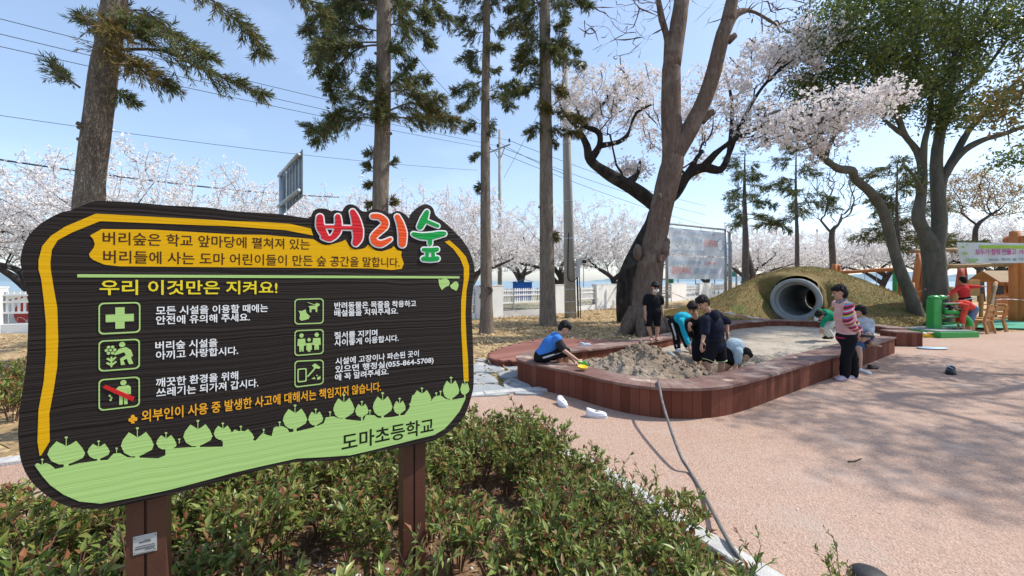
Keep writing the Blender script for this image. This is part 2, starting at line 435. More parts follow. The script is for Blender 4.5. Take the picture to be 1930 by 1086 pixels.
def rand_in(poly, n, box, hf):
    x = rs.uniform(box[0], box[1], n); y = rs.uniform(box[2], box[3], n); k = inpoly(x, y, poly)
    return [(a, b, hf(a, b)) for a, b in zip(x[k], y[k])]
bp = [(p[0], p[1]) for p in bed]
scatter_strips('leaf_litter', rand_in(bp, 9000, (-5,2.2,.9,3.9), bed_h), .02, .055, .006, .018, M('litter', (.2,.1,.05), island=[(.10,.05,.03),(.28,.15,.07),(.42,.30,.18),(.20,.10,.05)], rough=.9), .5)
mbs = MB(); rr = random.Random(8)
ptsS = rand_in(bp, 1500, (-4,2.2,1.0,3.9), bed_h)
for x, y, z in ptsS:
    r = rr.choice([.006,.008,.01,.012,.02]) ; q = [rr.uniform(.6,1.3) for _ in range(3)]
    a = rr.uniform(0, 3.1)
    mbs.ell((x, y, z+r*.3), [(r*q[0]*math.cos(a), r*q[0]*math.sin(a), 0), (-r*q[1]*math.sin(a), r*q[1]*math.cos(a), r*.2), (0, 0, r*.7*q[2])], 6, 4)
o = obj('gravel', mbs, M('gravel_bits', (.4,.4,.4), island=[(.22,.22,.23),(.5,.5,.5),(.62,.6,.57),(.33,.27,.2)], rough=.8)); o['kind'] = 'stuff'
# straw / chips on the mulch ground
def on_mulch(n, box):
    x = rs.uniform(box[0], box[1], n); y = rs.uniform(box[2], box[3], n); k = inpoly(x, y, fence_poly) & ~inpoly(x, y, plaza)
    return [(a, b, mulch_h(a, b)) for a, b in zip(x[k], y[k])]
scatter_strips('straw_mulch', on_mulch(26000, (-8,9,6.0,22)), .06, .17, .02, .05,
    M('straw', (.6,.45,.22), island=[(.30,.19,.09),(.56,.40,.19),(.68,.52,.28),(.45,.30,.14),(.20,.13,.07)], rough=.9), .3)
scatter_strips('straw_mulch', on_mulch(9000, (-14,-1,3.5,15)), .05, .16, .015, .045,
    M('straw_dull', (.5,.36,.2), island=[(.22,.14,.07),(.45,.32,.16),(.55,.42,.24),(.16,.10,.06)], rough=.9), .3)
# fallen twigs / petals on the paving
def on_plaza(n, box):
    x = rs.uniform(box[0], box[1], n); y = rs.uniform(box[2], box[3], n); k = inpoly(x, y, plaza)
    return [(a, b, PINK_Z) for a, b in zip(x[k], y[k])]
scatter_strips('fallen_petals', on_plaza(900, (-3,13,2,12)), .012, .03, .008, .014, M('petal_bits', (.7,.6,.55), island=[(.2,.11,.06),(.75,.66,.62),(.66,.5,.42),(.3,.2,.12)], rough=.9), .2, .002)
# ================================================================== the carved information sign
SA = R(30.5); sd = Vector((math.cos(SA), math.sin(SA), 0)); sn = Vector((math.sin(SA), -math.cos(SA), 0))   # along the board, out of its front
SR = Vector(((781-CX)/F*1.95, 1.95, 0))
def on_sign(px, py, off=0.):
    """pixel -> (s, z) in the plane off metres in front of the board face"""
    r = SR+sn*off; u = (px-CX)/F
    s = (u*r.y-r.x)/(sd.x-u*sd.y); Y = r.y+s*sd.y
    return s, CAMH-(py-HZ)/F*Y
def sw(s, z, off=0.): p = SR+sd*s+sn*off; return Vector((p.x, p.y, z))
def grain_mat(name, c1, c2, rough=.55, strength=.9):
    m, nt, b = new_mat(name); N, L = nt.nodes.new, nt.links.new
    tc = N('ShaderNodeTexCoord'); mp = N('ShaderNodeMapping')
    # board-local: rotate so that x runs along the board
    mp.vector_type = 'POINT'; mp.inputs['Rotation'].default_value = (0, 0, -SA); L(tc.outputs['Object'], mp.inputs[0])
    mp2 = N('ShaderNodeMapping'); mp2.inputs['Scale'].default_value = (1.1, 0, 1); L(mp.outputs[0], mp2.inputs[0])
    nz = N('ShaderNodeTexNoise'); nz.inputs['Scale'].default_value = 2.2; nz.inputs['Detail'].default_value = 2; L(mp2.outputs[0], nz.inputs['Vector'])
    sp = N('ShaderNodeSeparateXYZ'); L(mp2.outputs[0], sp.inputs[0])
    ma = N('ShaderNodeMath'); ma.operation = 'MULTIPLY_ADD'; L(nz.outputs['Fac'], ma.inputs[0]); ma.inputs[1].default_value = .055; L(sp.outputs['Z'], ma.inputs[2])
    cb = N('ShaderNodeCombineXYZ'); L(ma.outputs[0], cb.inputs[2])
    n1 = N('ShaderNodeTexNoise'); n1.inputs['Scale'].default_value = 74; n1.inputs['Detail'].default_value = 3; n1.inputs['Roughness'].default_value = .6; L(cb.outputs[0], n1.inputs['Vector'])
    bp = N('ShaderNodeBump'); bp.inputs['Strength'].default_value = strength; bp.inputs['Distance'].default_value = .008; L(n1.outputs['Fac'], bp.inputs['Height']); L(bp.outputs[0], b.inputs['Normal'])
    rp = N('ShaderNodeValToRGB'); rp.color_ramp.elements[0].position = .35; rp.color_ramp.elements[1].position = .65
    rp.color_ramp.elements[0].color = c4(c1); rp.color_ramp.elements[1].color = c4(c2); L(n1.outputs['Fac'], rp.inputs[0]); L(rp.outputs[0], b.inputs['Base Color'])
    b.inputs['Roughness'].default_value = rough; b.inputs['Specular IOR Level'].default_value = .14 if c1[0] < .1 else .08
    return m
ms_board = grain_mat('sign_board_wood', (.012,.009,.008), (.040,.030,.026), .6, 1)
ms_yel = grain_mat('sign_yellow', (.72,.385,.006), (.78,.43,.010), .6, .25)
ms_green = grain_mat('sign_light_green', (.40,.60,.19), (.44,.65,.215), .6, .25)
ms_white = grain_mat('sign_white', (.82,.82,.80), (.86,.86,.84), .6, .1)
ms_head = grain_mat('sign_heading_yellow', (.78,.62,.03), (.82,.66,.04), .6, .1)
ms_orange = grain_mat('sign_orange', (.85,.38,.02), (.88,.42,.03), .6, .1)
ms_dark = grain_mat('sign_brown_ink', (.06,.022,.012), (.075,.03,.015), .7, .1)
ms_black = grain_mat('sign_dark_ink', (.012,.020,.006), (.016,.025,.008), .7, .1)
ms_red = grain_mat('sign_red', (.60,.022,.030), (.66,.035,.04), .5, .7)
ms_vermil = grain_mat('sign_vermilion', (.80,.085,.022), (.84,.11,.03), .5, .7)
ms_kgreen = grain_mat('sign_green', (.008,.30,.055), (.015,.36,.07), .5, .7)
ms_bar = grain_mat('sign_bar_red', (.55,.02,.02), (.6,.03,.03), .6, .1)
m_post = M('brown_post', (.105,.042,.026), (.085,.034,.022), scale=4, rough=.42, spots=((.15,.07,.045), 55, .68), spec=.4, bump=.08, bscale=60)

sign = thing('information_sign', 'dark brown carved wooden notice board with yellow border and green tree silhouettes', 'sign', (SR.x, SR.y, 0))
def prism(mb, pts2, o0, o1):
    """closed outline in (s,z), from offset o0 (back) to o1 (front)"""
    n = len(pts2)
    a = sum(pts2[i][0]*pts2[(i+1) % n][1]-pts2[(i+1) % n][0]*pts2[i][1] for i in range(n))
    if a < 0: pts2 = pts2[::-1]
    vs = [sw(s, z, o0) for s, z in pts2]+[sw(s, z, o1) for s, z in pts2]
    fs = [(i, (i+1) % n, n+(i+1) % n, n+i) for i in range(n)]
    from mathutils.geometry import tessellate_polygon
    tri = tessellate_polygon([[Vector((s, z, 0)) for s, z in pts2]])
    for t in tri:
        x = [pts2[k] for k in t]; ar = (x[1][0]-x[0][0])*(x[2][1]-x[0][1])-(x[2][0]-x[0][0])*(x[1][1]-x[0][1])
        t = tuple(t) if ar > 0 else tuple(t[::-1])
        fs.append(tuple(n+k for k in t)); fs.append(tuple(k for k in t[::-1]))
    mb.add(vs, fs)
def px2(pts, off=0.): return [on_sign(x, y, off) for x, y in pts]
def smooth_px(pts, sub=3): return [(p.x, p.y) for p in catmull([Vector((x, y, 0)) for x, y in pts], sub, True)]
board_px = [(39,484),(40,505),(52,549),(53,593),(52,640),(49,692),(39,757),(34,808),(35,834),(39,867),(54,901),(85,932),(124,953),(176,960),(233,953),(324,932),(401,912),(438,901),(500,884),(552,872),(600,869),(637,868),(681,857),(751,844),(803,834),(824,828),(854,808),(875,785),(888,749),(893,718),(891,640),(889,580),(893,536),(895,513),(891,490),(880,464),(860,440),(839,420),(822,407),
 (817,394),(810,387),(800,385),(790,390),(779,401),(773,413),(765,405),(755,399),(746,398),(735,403),(717,396),(702,394),(690,399),(681,397),(673,390),(663,385),(652,388),(645,398),(632,396),(624,398),(616,394),(601,393),(590,399),(583,411),(551,407),(518,403),(440,398),(389,391),(311,387),(259,382),(187,379),(166,383),(135,396),(114,401),(85,416),(62,435),(47,456)]
mb = MB(); prism(mb, px2(smooth_px(board_px, 3)), -.045, 0)
board = obj('board', mb, ms_board, sign)
# posts: aluminium-like box posts with a groove, behind the board
for px0, px1, pyt in ((237,313,800), (760.5,802,700)):
    off = -.048; s0, _ = on_sign(px0, 900, off); s1, _ = on_sign(px1, 900, off); w = s1-s0; mb = MB()
    for a, b, d in ((0, .44, 0), (.44, .52, -.012), (.52, 1, 0)):
        q = [(s0+w*a, off+d), (s0+w*b, off+d), (s0+w*b, off-.095), (s0+w*a, off-.095)]
        if a == .44: q = [(s0+w*a-.001, off+d), (s0+w*b+.001, off+d), (s0+w*b+.001, off-.05), (s0+w*a-.001, off-.05)]
        vs = []
        for zz in (-.3, 1.62):
            for s, o_ in q: vs.append(sw(s, zz, o_))
        mb.add(vs, [(0,1,5,4),(1,2,6,5),(2,3,7,6),(3,0,4,7),(4,5,6,7),(3,2,1,0)])
    post = obj('post', mb, m_post, sign)
    if px0 < 300:
        mb = MB(); prism(mb, px2([(251,1012),(296,1002),(296,1036.5),(251,1046.5)], off), off+.0012, off+.003)
        plate = obj('nameplate', mb, M('plate_metal', (.55,.55,.54), (.48,.48,.47), rough=.45, metal=.25), post)
        mb = MB()
        def dash(x0, y0, x1, y1, h, o2=off+.0036):
            prism(mb, px2([(x0,y0-h),(x1,y1-h),(x1,y1+h),(x0,y0+h)], off), o2, o2+.0004)
        rnd = random.Random(2)
        for (y, x0, x1, h) in ((1019.5,263,285,1.1),(1016.8,272,284,.5),(1027,256,292,.7),(1031,255,293,1.0),(1034.5,274,293,.8),(1039.5,257,292,.35)):
            x = x0
            while x < x1-1:
                e = min(x1, x+rnd.uniform(1.2, 3.4)); sl_ = -.225
                dash(x, y+(x-274)*sl_, e, y+(e-274)*sl_, h); x = e+.7
        for (x, y) in ((254,1015),(293,1006.5),(293,1033),(254,1042)): dash(x-.9, y, x+.9, y, .9)
        obj('nameplate_marks', mb, M('plate_ink', (.08,.08,.08)), plate)

# ---- painted shapes, each a thin raised layer
LAY = [.0008]
def layer(name, polys, mat, parent=board, th=.0006, base=None):
    mb = MB()
    for p in polys:
        b = base if base is not None else LAY[0]
        prism(mb, px2(p), b, b+th)
    o = obj(name, mb, mat, parent); return o
left_border = [(586,431),(546,422),(500,419),(440,417),(181,403),(124,427),(96,445),(80,464),(73,490),(73,508),(78,526),(83,567),(87,609),(87,641),(87,666),(83,718),(73,772),(71,832),(75,859),(78,858),(94,832),(93,780),(102,731),(108,692),(110,641),(108,580),(101,541),(96,510),(95,495),(98,471),(109,453),(137,438),(189,417),(440,427),(538,434),(590,444)]
right_border = [(838,456),(847,453),(865,469),(878,484),(884,501),(884,521),(879,547),(877,593),(879,641),(882,679),(883,719),(874,719),(871,656),(869,619),(869,567),(874,528),(874,505),(867,487),(854,469)]
layer('yellow_border', [left_border], ms_yel); layer('yellow_border', [right_border], ms_yel)
panel = [(192,432),(181,438),(170,444),(176,451),(179,460),(177,467),(168,479),(170,485),(176,490),(197,499),(225,502),(440,504),(699,506),(738,509),(757,507),(761,497),(756,482),(757,474),(748,471),(742,464),(738,468),(733,470),(720,474),(710,473),(704,470),(693,461),(690,466),(684,469),(671,471),(664,469),(658,464),(651,452),(645,455),(639,457),(621,462),(613,462),(606,460),(590,451),(500,443),(440,442),(285,433)]
intro = layer('intro_panel', [panel], ms_yel)
layer('dividing_line', [[(146,517),(866,521),(866,525),(146,523)]], ms_green)
o440 = lambda pts: [(440+x/3.86, 360+y/3.86) for x, y in pts]
layer('leaf_motif', [o440([(1490,640),(1505,646),(1520,641),(1545,633),(1566,650),(1574,672),(1565,690),(1545,697),(1530,708),(1517,722),(1505,705),(1495,680)]), o440([(1574,690),(1590,676),(1600,664),(1617,658),(1634,665),(1637,690),(1630,712),(1620,728),(1603,718),(1585,710)])], ms_green)
# green hill with little trees
ground_px = [(66,877),(70,873),(78,876),(86,873),(95,876),(104,884),(118,881),(150,873),(186,868),(203,867),(214,855),(226,854),(240,862),(298,864),(312,858),(312,845),(330,845),(356,843),(420,842),(420,828),(438,815),(455,812),(470,816),(478,830),(481,831),(495,816),(503,820),(512,822),(516,806),(530,803),(542,808),(545,815),(560,813),(590,806),(610,798),(614,787),(628,785),(640,789),(665,792),(684,794),(690,782),(706,783),(712,788),(740,786),(762,782),(771,770),(777,745),(795,741),(808,747),(811,758),(818,748),(830,745),(840,752),(850,754),(868,751),(877,749),(877,752),(866,775),(850,795),(838,808),(818,820),(780,829),(700,849),(660,858),(620,861),(560,864),(500,877),(440,891),(400,902),(324,922),(260,936),(190,949),(150,945),(120,932),(95,914),(80,897)]
polys = [ground_px]
def tree_crown(cx, cy, w, h, st=True):
    p = [(-.5,.05),(-.44,-.18),(-.26,-.48),(-.10,-.36),(0,-.28),(.12,-.36),(.26,-.5),(.42,-.22),(.5,.02),(.44,.2),(.18,.38),(.04,.46),(-.2,.46),(-.4,.32)]
    return [(cx+x*w, cy+y*h) for x, y in p]
stems = []
LAYT = []
for cx, cy, w, h, base in [(125,854,71,46,884),(186,851,42,30,868),(259,838,62,48,866),(313,834,37,28,846),(373,821,55,43,844),(420,816,34,28,832),(556,790,46,40,816),(595,789,28,27,808),(648,770,40,40,792),(682,774,25,26,794),(721,766,37,39,789),(753,768,23,26,784),(850,735,31,36,755),(876,733,17,24,750)]:
    LAYT.append(tree_crown(cx, cy, w, h)); LAYT.append([(cx-w*.055,cy+h*.3),(cx+w*.055,cy+h*.3),(cx+w*.07,base),(cx-w*.07,base)])
    stems.append((cx, cy-h*.28, h*.36))
for cx, cy, h in [(80,876,10),(220,854,9),(338,836,8),(454,815,11),(497,819,9),(527,805,9),(622,786,9),(697,783,9),(773,770,8),(795,741,9),(822,748,7),(830,745,7)]: stems.append((cx, cy, h))
for x, y, h in stems:
    LAYT.append([(x-.7,y),(x-.7,y-h),(x+.7,y-h),(x+.7,y)]); r = 1.5+h*.06
    LAYT.append([(x+r*1.2*math.cos(a), y-h+r*.8*math.sin(a)) for a in np.linspace(0, 2*np.pi, 9)[:-1]])
mb = MB(); prism(mb, px2(ground_px), .0008, .0016)
for i, p in enumerate(LAYT): prism(mb, px2(p), .0005+.00001*i, .0010+.000012*i)
# low bushes growing out of the hill
for i, (cx, cy, w, h) in enumerate([(322,838,22,18),(455,824,48,30),(527,815,26,24),(795,752,36,34)]): prism(mb, px2(tree_crown(cx, cy, w, h)), .0004, .0013+.00001*i)
hill = obj('green_hill_motif', mb, ms_green, board)

# ---- lettering
TXT = []
def lettering(name, lines, mat, parent=board, base=.0020, sx=1.):
    """lines: (text, x0, y0, x1, y1, height_px, bold): baseline from (x0,y0) to (x1,y1) on the photo"""
    TXT.append((name, lines, mat, parent, base))
lettering('intro_lettering', [('버리숲은 학교 앞마당에 펼쳐져 있는', 194,461,584,471, 21, .01), ('버리들에 사는 도마 어린이들이 만든 숲 공간을 말합니다.', 195,496,753,504, 20, .01)], ms_dark, intro)
lettering('heading_lettering', [('우리 이것만은 지켜요!', 188,556,523,554, 25, .017)], ms_head)
caps = [[('모든 시설을 이용할 때에는',294,594,505,588,15),('안전에 유의해 주세요.',294,612,471,605,15)],
 [('버리숲 시설을',293,660,410,653,15),('아끼고 사랑합시다.',294,678,449,668,15)],
 [('깨끗한 환경을 위해',294,730,449,715,15.5),('쓰레기는 되가져 갑시다.',295,749,487,729,15.5)],
 [('반려동물은 목줄을 착용하고',630,583,784,578,12),('배설물을 치워주세요.',630,597,750,592,12)],
 [('질서를 지키며',630,639,711,633,12),('사이좋게 이용합시다.',630,653,751,643,12)],
 [('시설에 고장이나 파손된 곳이',632,688,789,672,12),('있으면 행정실(055-864-5708)',632,703,817,684,12),('에 꼭 알려주세요.',631,718,732,706,12)]]
for c in caps: lettering('caption_lettering', [l+(.017,) for l in c], ms_white)
lettering('warning_lettering', [('외부인이 사용 중 발생한 사고에 대해서는 책임지지 않습니다.', 267,796,718,737, 19, .017)], ms_orange)
lettering('school_name_lettering', [('도마초등학교', 644,851,817,815, 29, .017)], ms_black, hill)
def build_lettering():
    tms = iter(text_mesh([(ln[0], ln[6]) for t in TXT for ln in t[1]]))
    for name, lines, mat, parent, base in TXT:
        mb = MB()
        for ln in lines:
            V, Fs, x0, x1 = next(tms); y0 = -.08; y1 = .80
            a = on_sign(ln[1], ln[2]); b = on_sign(ln[3], ln[4]); Y0 = SR.y+a[0]*sd.y; Y1 = SR.y+b[0]*sd.y
            hgt = ln[5]*(Y0+Y1)/2/F; vs = []
            for v in V:
                t = (v.x-x0)/(x1-x0); h = (v.y-y0)/(y1-y0)*hgt
                vs.append(sw(a[0]+(b[0]-a[0])*t, a[1]+(b[1]-a[1])*t+h, base))
            mb.add(vs, Fs)
        obj(name, mb, mat, parent)
build_lettering()
# ---- fat brush strokes: the big title
def ribbon(pts, rad, sub=6):
    q = catmull([Vector((x, y, 0)) for x, y in pts], sub); n = len(q); rr = np.interp(np.linspace(0, len(rad)-1, n), range(len(rad)), rad)
    L, Rr = [], []
    for i, p in enumerate(q):
        t = (q[min(i+1, n-1)]-q[max(i-1, 0)]).normalized(); nn = Vector((-t.y, t.x, 0)); L.append(p+nn*rr[i]); Rr.append(p-nn*rr[i])
    t = (q[-1]-q[-2]).normalized(); nn = Vector((-t.y, t.x, 0)); ec = [q[-1]+(nn*math.cos(a)+t*math.sin(a))*rr[-1] for a in np.linspace(0, math.pi, 8)[1:-1]]
    t = (q[0]-q[1]).normalized(); nn = Vector((-t.y, t.x, 0)); sc = [q[0]+(nn*math.cos(a)+t*math.sin(a))*rr[0] for a in np.linspace(0, math.pi, 8)[1:-1]]
    out = L+ec+Rr[::-1]+sc
    return [(p.x, p.y) for p in out]
title = {'red': [([(628,195),(632,260),(662,320),(692,350)], [24,30,24,14]), ([(758,190),(762,240),(752,300),(715,345)], [20,24,26,16]), ([(650,262),(740,262)], [11,11]), ([(650,338),(700,348),(745,325)], [15,20,16]), ([(770,268),(860,270)], [13,13]), ([(866,155),(888,210),(902,280),(904,340),(888,378)], [20,30,38,34,24])],
 'vermilion': [([(1012,185),(1060,190),(1098,222),(1095,258),(1050,300),(1018,335),(1028,372),(1075,385),(1140,352)], [18,20,24,26,24,22,24,22,12]), ([(1190,190),(1212,240),(1228,310),(1226,385)], [18,24,30,26])],
 'green': [([(1405,155),(1384,205),(1356,262)], [16,26,22]), ([(1404,222),(1450,242),(1484,256)], [12,13,12]), ([(1308,315),(1360,330),(1430,330),(1490,318),(1530,312)], [15,22,26,22,16]), ([(1428,340),(1428,385)], [15,15]), ([(1382,428),(1430,432),(1478,426)], [14,17,15]), ([(1408,450),(1404,492)], [12,13]), ([(1450,450),(1452,492)], [12,13]), ([(1380,494),(1430,498),(1480,492)], [17,17,17])]}
t_white = MB(); kz = 0
tm = {'red': MB(), 'vermilion': MB(), 'green': MB()}
for col, strokes in title.items():
    for pts, rad in strokes:
        if len(pts) == 2: pts = [pts[0], ((pts[0][0]+pts[1][0])/2, (pts[0][1]+pts[1][1])/2), pts[1]]; rad = [rad[0], (rad[0]+rad[1])/2, rad[1]]
        kz += 1
        prism(t_white, px2(o440(ribbon(pts, [r+10 for r in rad]))), .003, .0042+kz*.00003)
        prism(tm[col], px2(o440(ribbon(pts, rad))), .005, .0062+kz*.00003)
title_o = obj('title_lettering', t_white, ms_white, board)
obj('red_letter', tm['red'], ms_red, title_o); obj('vermilion_letter', tm['vermilion'], ms_vermil, title_o); obj('green_letter', tm['green'], ms_kgreen, title_o)
# ---- pictograms
def quadmap(c):
    (TL, TR, BR, BL) = c
    def f(u, v):
        a = (TL[0]+(TR[0]-TL[0])*u, TL[1]+(TR[1]-TL[1])*u); b = (BL[0]+(BR[0]-BL[0])*u, BL[1]+(BR[1]-BL[1])*u)
        return (a[0]+(b[0]-a[0])*v, a[1]+(b[1]-a[1])*v)
    return f
def rrect(x0, y0, x1, y1, r, n=5):
    out = []
    for cx, cy, a0 in ((x1-r, y0+r, -90), (x1-r, y1-r, 0), (x0+r, y1-r, 90), (x0+r, y0+r, 180)):
        for i in range(n+1): a = R(a0+90*i/n); out.append((cx+r*math.cos(a), cy+r*math.sin(a)))
    return out
def circ(x, y, r, n=14): return [(x+r*math.cos(a), y+r*1.15*math.sin(a)) for a in np.linspace(0, 2*np.pi, n+1)[:-1]]
def stroke(pts, r): 
    pts = [(x, y) for x, y in pts]
    if len(pts) == 2: pts = [pts[0], ((pts[0][0]+pts[1][0])/2, (pts[0][1]+pts[1][1])/2), pts[1]]
    return ribbon(pts, [r]*len(pts), 4)
icons = [
 (((186,571),(265,569),(265,627),(186,631)), [[(.40,.16),(.62,.16),(.62,.38),(.84,.38),(.84,.62),(.62,.62),(.62,.84),(.40,.84),(.40,.62),(.17,.62),(.17,.38),(.40,.38)]], None),
 (((186,642),(264,638),(264,695),(186,701)), [circ(.57,.17,.075), [(.50,.30),(.66,.26),(.78,.36),(.83,.55),(.78,.62),(.84,.82),(.74,.83),(.68,.64),(.60,.68),(.64,.83),(.54,.84),(.52,.62),(.66,.52),(.62,.42),(.40,.50),(.37,.46)],
   circ(.29,.33,.035)]+[circ(.29+.10*math.cos(a), .33+.11*math.sin(a), .043, 10) for a in np.linspace(0, 2*np.pi, 7)[:-1]]+[stroke([(.31,.56),(.31,.86)], .022), stroke([(.22,.60),(.29,.66)], .028), stroke([(.40,.58),(.33,.66)], .028), stroke([(.21,.74),(.29,.80)], .028), stroke([(.41,.72),(.33,.80)], .028)], None),
 (((186,715),(264,709),(264,766),(186,775)), [circ(.60,.17,.075), [(.48,.28),(.72,.26),(.78,.34),(.78,.56),(.72,.56),(.71,.40),(.70,.88),(.62,.88),(.61,.62),(.59,.62),(.58,.88),(.50,.88),(.50,.44),(.38,.50),(.36,.45)], circ(.27,.55,.03,8), circ(.31,.62,.025,8), circ(.29,.69,.03,8)], [(.10,.27),(.17,.19),(.88,.68),(.82,.80)]),
 (((555,563.5),(610,562),(610,610),(555,612)), [[(.14,.47),(.25,.48),(.38,.42),(.41,.56),(.53,.70),(.48,.80),(.24,.86),(.17,.80),(.19,.60)], [(.48,.30),(.70,.28),(.74,.18),(.86,.22),(.86,.28),(.78,.34),(.78,.54),(.73,.54),(.71,.42),(.58,.43),(.58,.54),(.52,.54),(.52,.38)], stroke([(.46,.15),(.58,.21),(.72,.25)], .012)], None),
 (((555,622.5),(610,620),(610,667),(555,671.5)), sum([[circ(cx, cy, rr_), [(cx-w, cy+.13),(cx+w, cy+.13),(cx+w*1.15, cy+.40),(cx+w*.62, cy+.40),(cx+w*.6, b),(cx+w*.1, b),(cx, cy+.5),(cx-w*.1, b),(cx-w*.6, b),(cx-w*.62, cy+.40),(cx-w*1.15, cy+.40)]] for cx, cy, rr_, w, b in ((.24,.22,.075,.125,.84),(.76,.22,.075,.125,.82),(.50,.40,.06,.085,.86))], [])+[stroke([(.34,.52),(.42,.58)], .025), stroke([(.66,.52),(.58,.58)], .025)], None),
 (((555,680),(610,677.5),(610,724),(555,731)), [stroke([(.46,.62),(.60,.46),(.72,.30)], .028), [(.60,.22),(.70,.14),(.88,.30),(.86,.36),(.80,.36),(.66,.30)], [(.58,.74),(.68,.66),(.72,.76)], [(.76,.58),(.81,.66),(.74,.64)], [(.78,.70),(.90,.66),(.88,.78),(.78,.80)]], None)]
for qi, (corners, polys, bar) in enumerate(icons):
    f = quadmap(corners); mb = MB()
    out = [on_sign(*f(u, v)) for u, v in rrect(0, 0, 1, 1, .13)]; inn = [on_sign(*f(u, v)) for u, v in rrect(.035, .045, .965, .955, .11)]
    n = len(out); vs = [sw(s, z, .0018) for s, z in out]+[sw(s, z, .0018) for s, z in inn]
    mb.add(vs, [(i, (i+1) % n, n+(i+1) % n, n+i)[::-1] for i in range(n)])
    if qi == 5:
        o2 = [on_sign(*f(u, v)) for u, v in rrect(.10, .30, .42, .82, .06)]; i2 = [on_sign(*f(u, v)) for u, v in rrect(.145, .345, .375, .775, .04)]
        n = len(o2); mb.add([sw(s, z, .0018) for s, z in o2+i2], [(i, (i+1) % n, n+(i+1) % n, n+i)[::-1] for i in range(n)])
    for k, p in enumerate(polys): prism(mb, [on_sign(*f(u, v)) for u, v in p], .0008, .0016+.00003*k)
    ic = obj('pictogram', mb, ms_green, board)
    if bar: mb = MB(); prism(mb, [on_sign(*f(u, v)) for u, v in bar], .002, .0034); obj('prohibition_bar', mb, ms_bar, ic)
mb = MB()
for x, y in ((250.5,785.5),(246,791.5),(255.5,790)): prism(mb, px2([(x+3.9*math.cos(a), y+3.6*math.sin(a)) for a in np.linspace(0, 2*np.pi, 13)[:-1]]), .0008, .0016+.0001*(x-246)/9)
prism(mb, px2([(249.5,790),(251.8,790),(254,797.5),(247,798.3)]), .0008, .0018)
obj('club_mark', mb, ms_orange, board)
# ================================================================== sandbox
def plank_mat(name, c1, c2):
    return M(name, c1, c2, scale=3, rough=.85, spec=.12, bump=.35, bscale=70, island=[tuple(x*.82 for x in c1), c1, c2, tuple(x*1.12 for x in c2)])
m_side = plank_mat('brown_deck_side', (.14,.046,.028), (.178,.063,.041))
m_top = M('worn_deck_top', (.17,.085,.068), (.30,.215,.18), scale=2.2, rough=.75, bump=.4, bscale=60, ramp=(.42,.68), spots=[((.48,.38,.29), 2.6, .60)])
WH = .37
outer_px = [(1688,667),(1585,708),(1539,725),(1465,754),(1400,778),(1346,790),(1284,792.5),(1240,790),(1195,784),(1139,771),(1079,752),(1020,737),(985,725)]
op = [G(x, y) for x, y in outer_px]
op += [Vector(v) for v in [(.08,6.45,0),(.10,6.75,0),(.28,7.08,0),(.60,7.32,0),(1.15,7.62,0),(2.10,8.22,0),(3.0,8.92,0),(4.4,10.25,0),(6.2,12.0,0),(7.0,12.6,0),(7.9,12.95,0),(8.9,12.95,0),(9.8,12.55,0),(10.35,11.8,0),(10.45,11.1,0),(10.3,10.45,0)]]
outer = resample(catmull(op, 6), .04)
BW = .42
inner = offset2d(outer, -BW)      # path runs right->left along the front, then round the back; inside is on its right
for _ in range(6):                # relax kinks of the offset on tight bends
    inner = [inner[0]]+[(inner[i-1]+inner[i]*2+inner[i+1])/4 for i in range(1, len(inner)-1)]+[inner[-1]]
sandbox = thing('sandbox', 'long rounded sandpit with a brown deck-board bench wall all round it', 'sandpit', (3.5, 7.2, 0))
def plank_wall(path, z0, z1, th, w=.138, gap=.004, side=1):
    mb = MB(); k = max(1, int(round(w/.04))); n = len(path)
    for s in range(0, n-1, k):
        e = min(s+k, n-1); a, b = path[s], path[e]; d = (b-a); L = d.length
        if L < .02: continue
        d.normalize(); nn = Vector((-d.y, d.x, 0))*side
        a2 = a+d*gap/2; b2 = b-d*gap/2
        vs = [Vector((p.x, p.y, z)) for z in (z0, z1) for p in (a2, b2, b2-nn*th, a2-nn*th)]
        mb.add(vs, [(0,1,5,4),(1,2,6,5),(2,3,7,6),(3,0,4,7),(4,5,6,7),(3,2,1,0)])
    return mb
ow = offset2d(outer, -.014)
obj('outer_boards', plank_wall(ow, -.05, WH-.034, .022, side=1), m_side, sandbox)
iw = offset2d(inner, .014)
obj('inner_boards', plank_wall(iw, -.35, WH-.034, .022, side=-1), m_side, sandbox)
mb = MB(); n = len(outer)
cap_out = offset2d(outer, .012); cap_in = offset2d(inner, -.012)
k = 3
for s in range(0, n-1, k):
    e = min(s+k, n-1)
    a, b, c, d = cap_out[s], cap_out[e], cap_in[e], cap_in[s]
    q = []
    ctr = (a+b+c+d)/4
    t = (b-a).normalized()*.002; t2 = (c-d).normalized()*.002
    a2, b2, c2, d2 = a+t, b-t, c-t2, d+t2
    vs = [Vector((p.x, p.y, z)) for z in (WH-.032, WH) for p in (a2, b2, c2, d2)]
    mb.add(vs, [(0,4,5,1),(1,5,6,2),(2,6,7,3),(3,7,4,0),(4,7,6,5),(0,1,2,3)])
obj('bench_top', mb, m_top, sandbox)
for p, q in ((outer[0], inner[0]), (outer[-1], inner[-1])):
    mb = MB(); d = (q-p).normalized(); mb.beam(p+d*.02+Vector((0,0,.15)), q-d*.02+Vector((0,0,.15)), .03, WH-.04); obj('end_board', mb, m_side, sandbox)
mb = MB()
mb2 = plank_wall(offset2d(outer, -.05), -.3, WH-.05, .03, w=.12, gap=0)
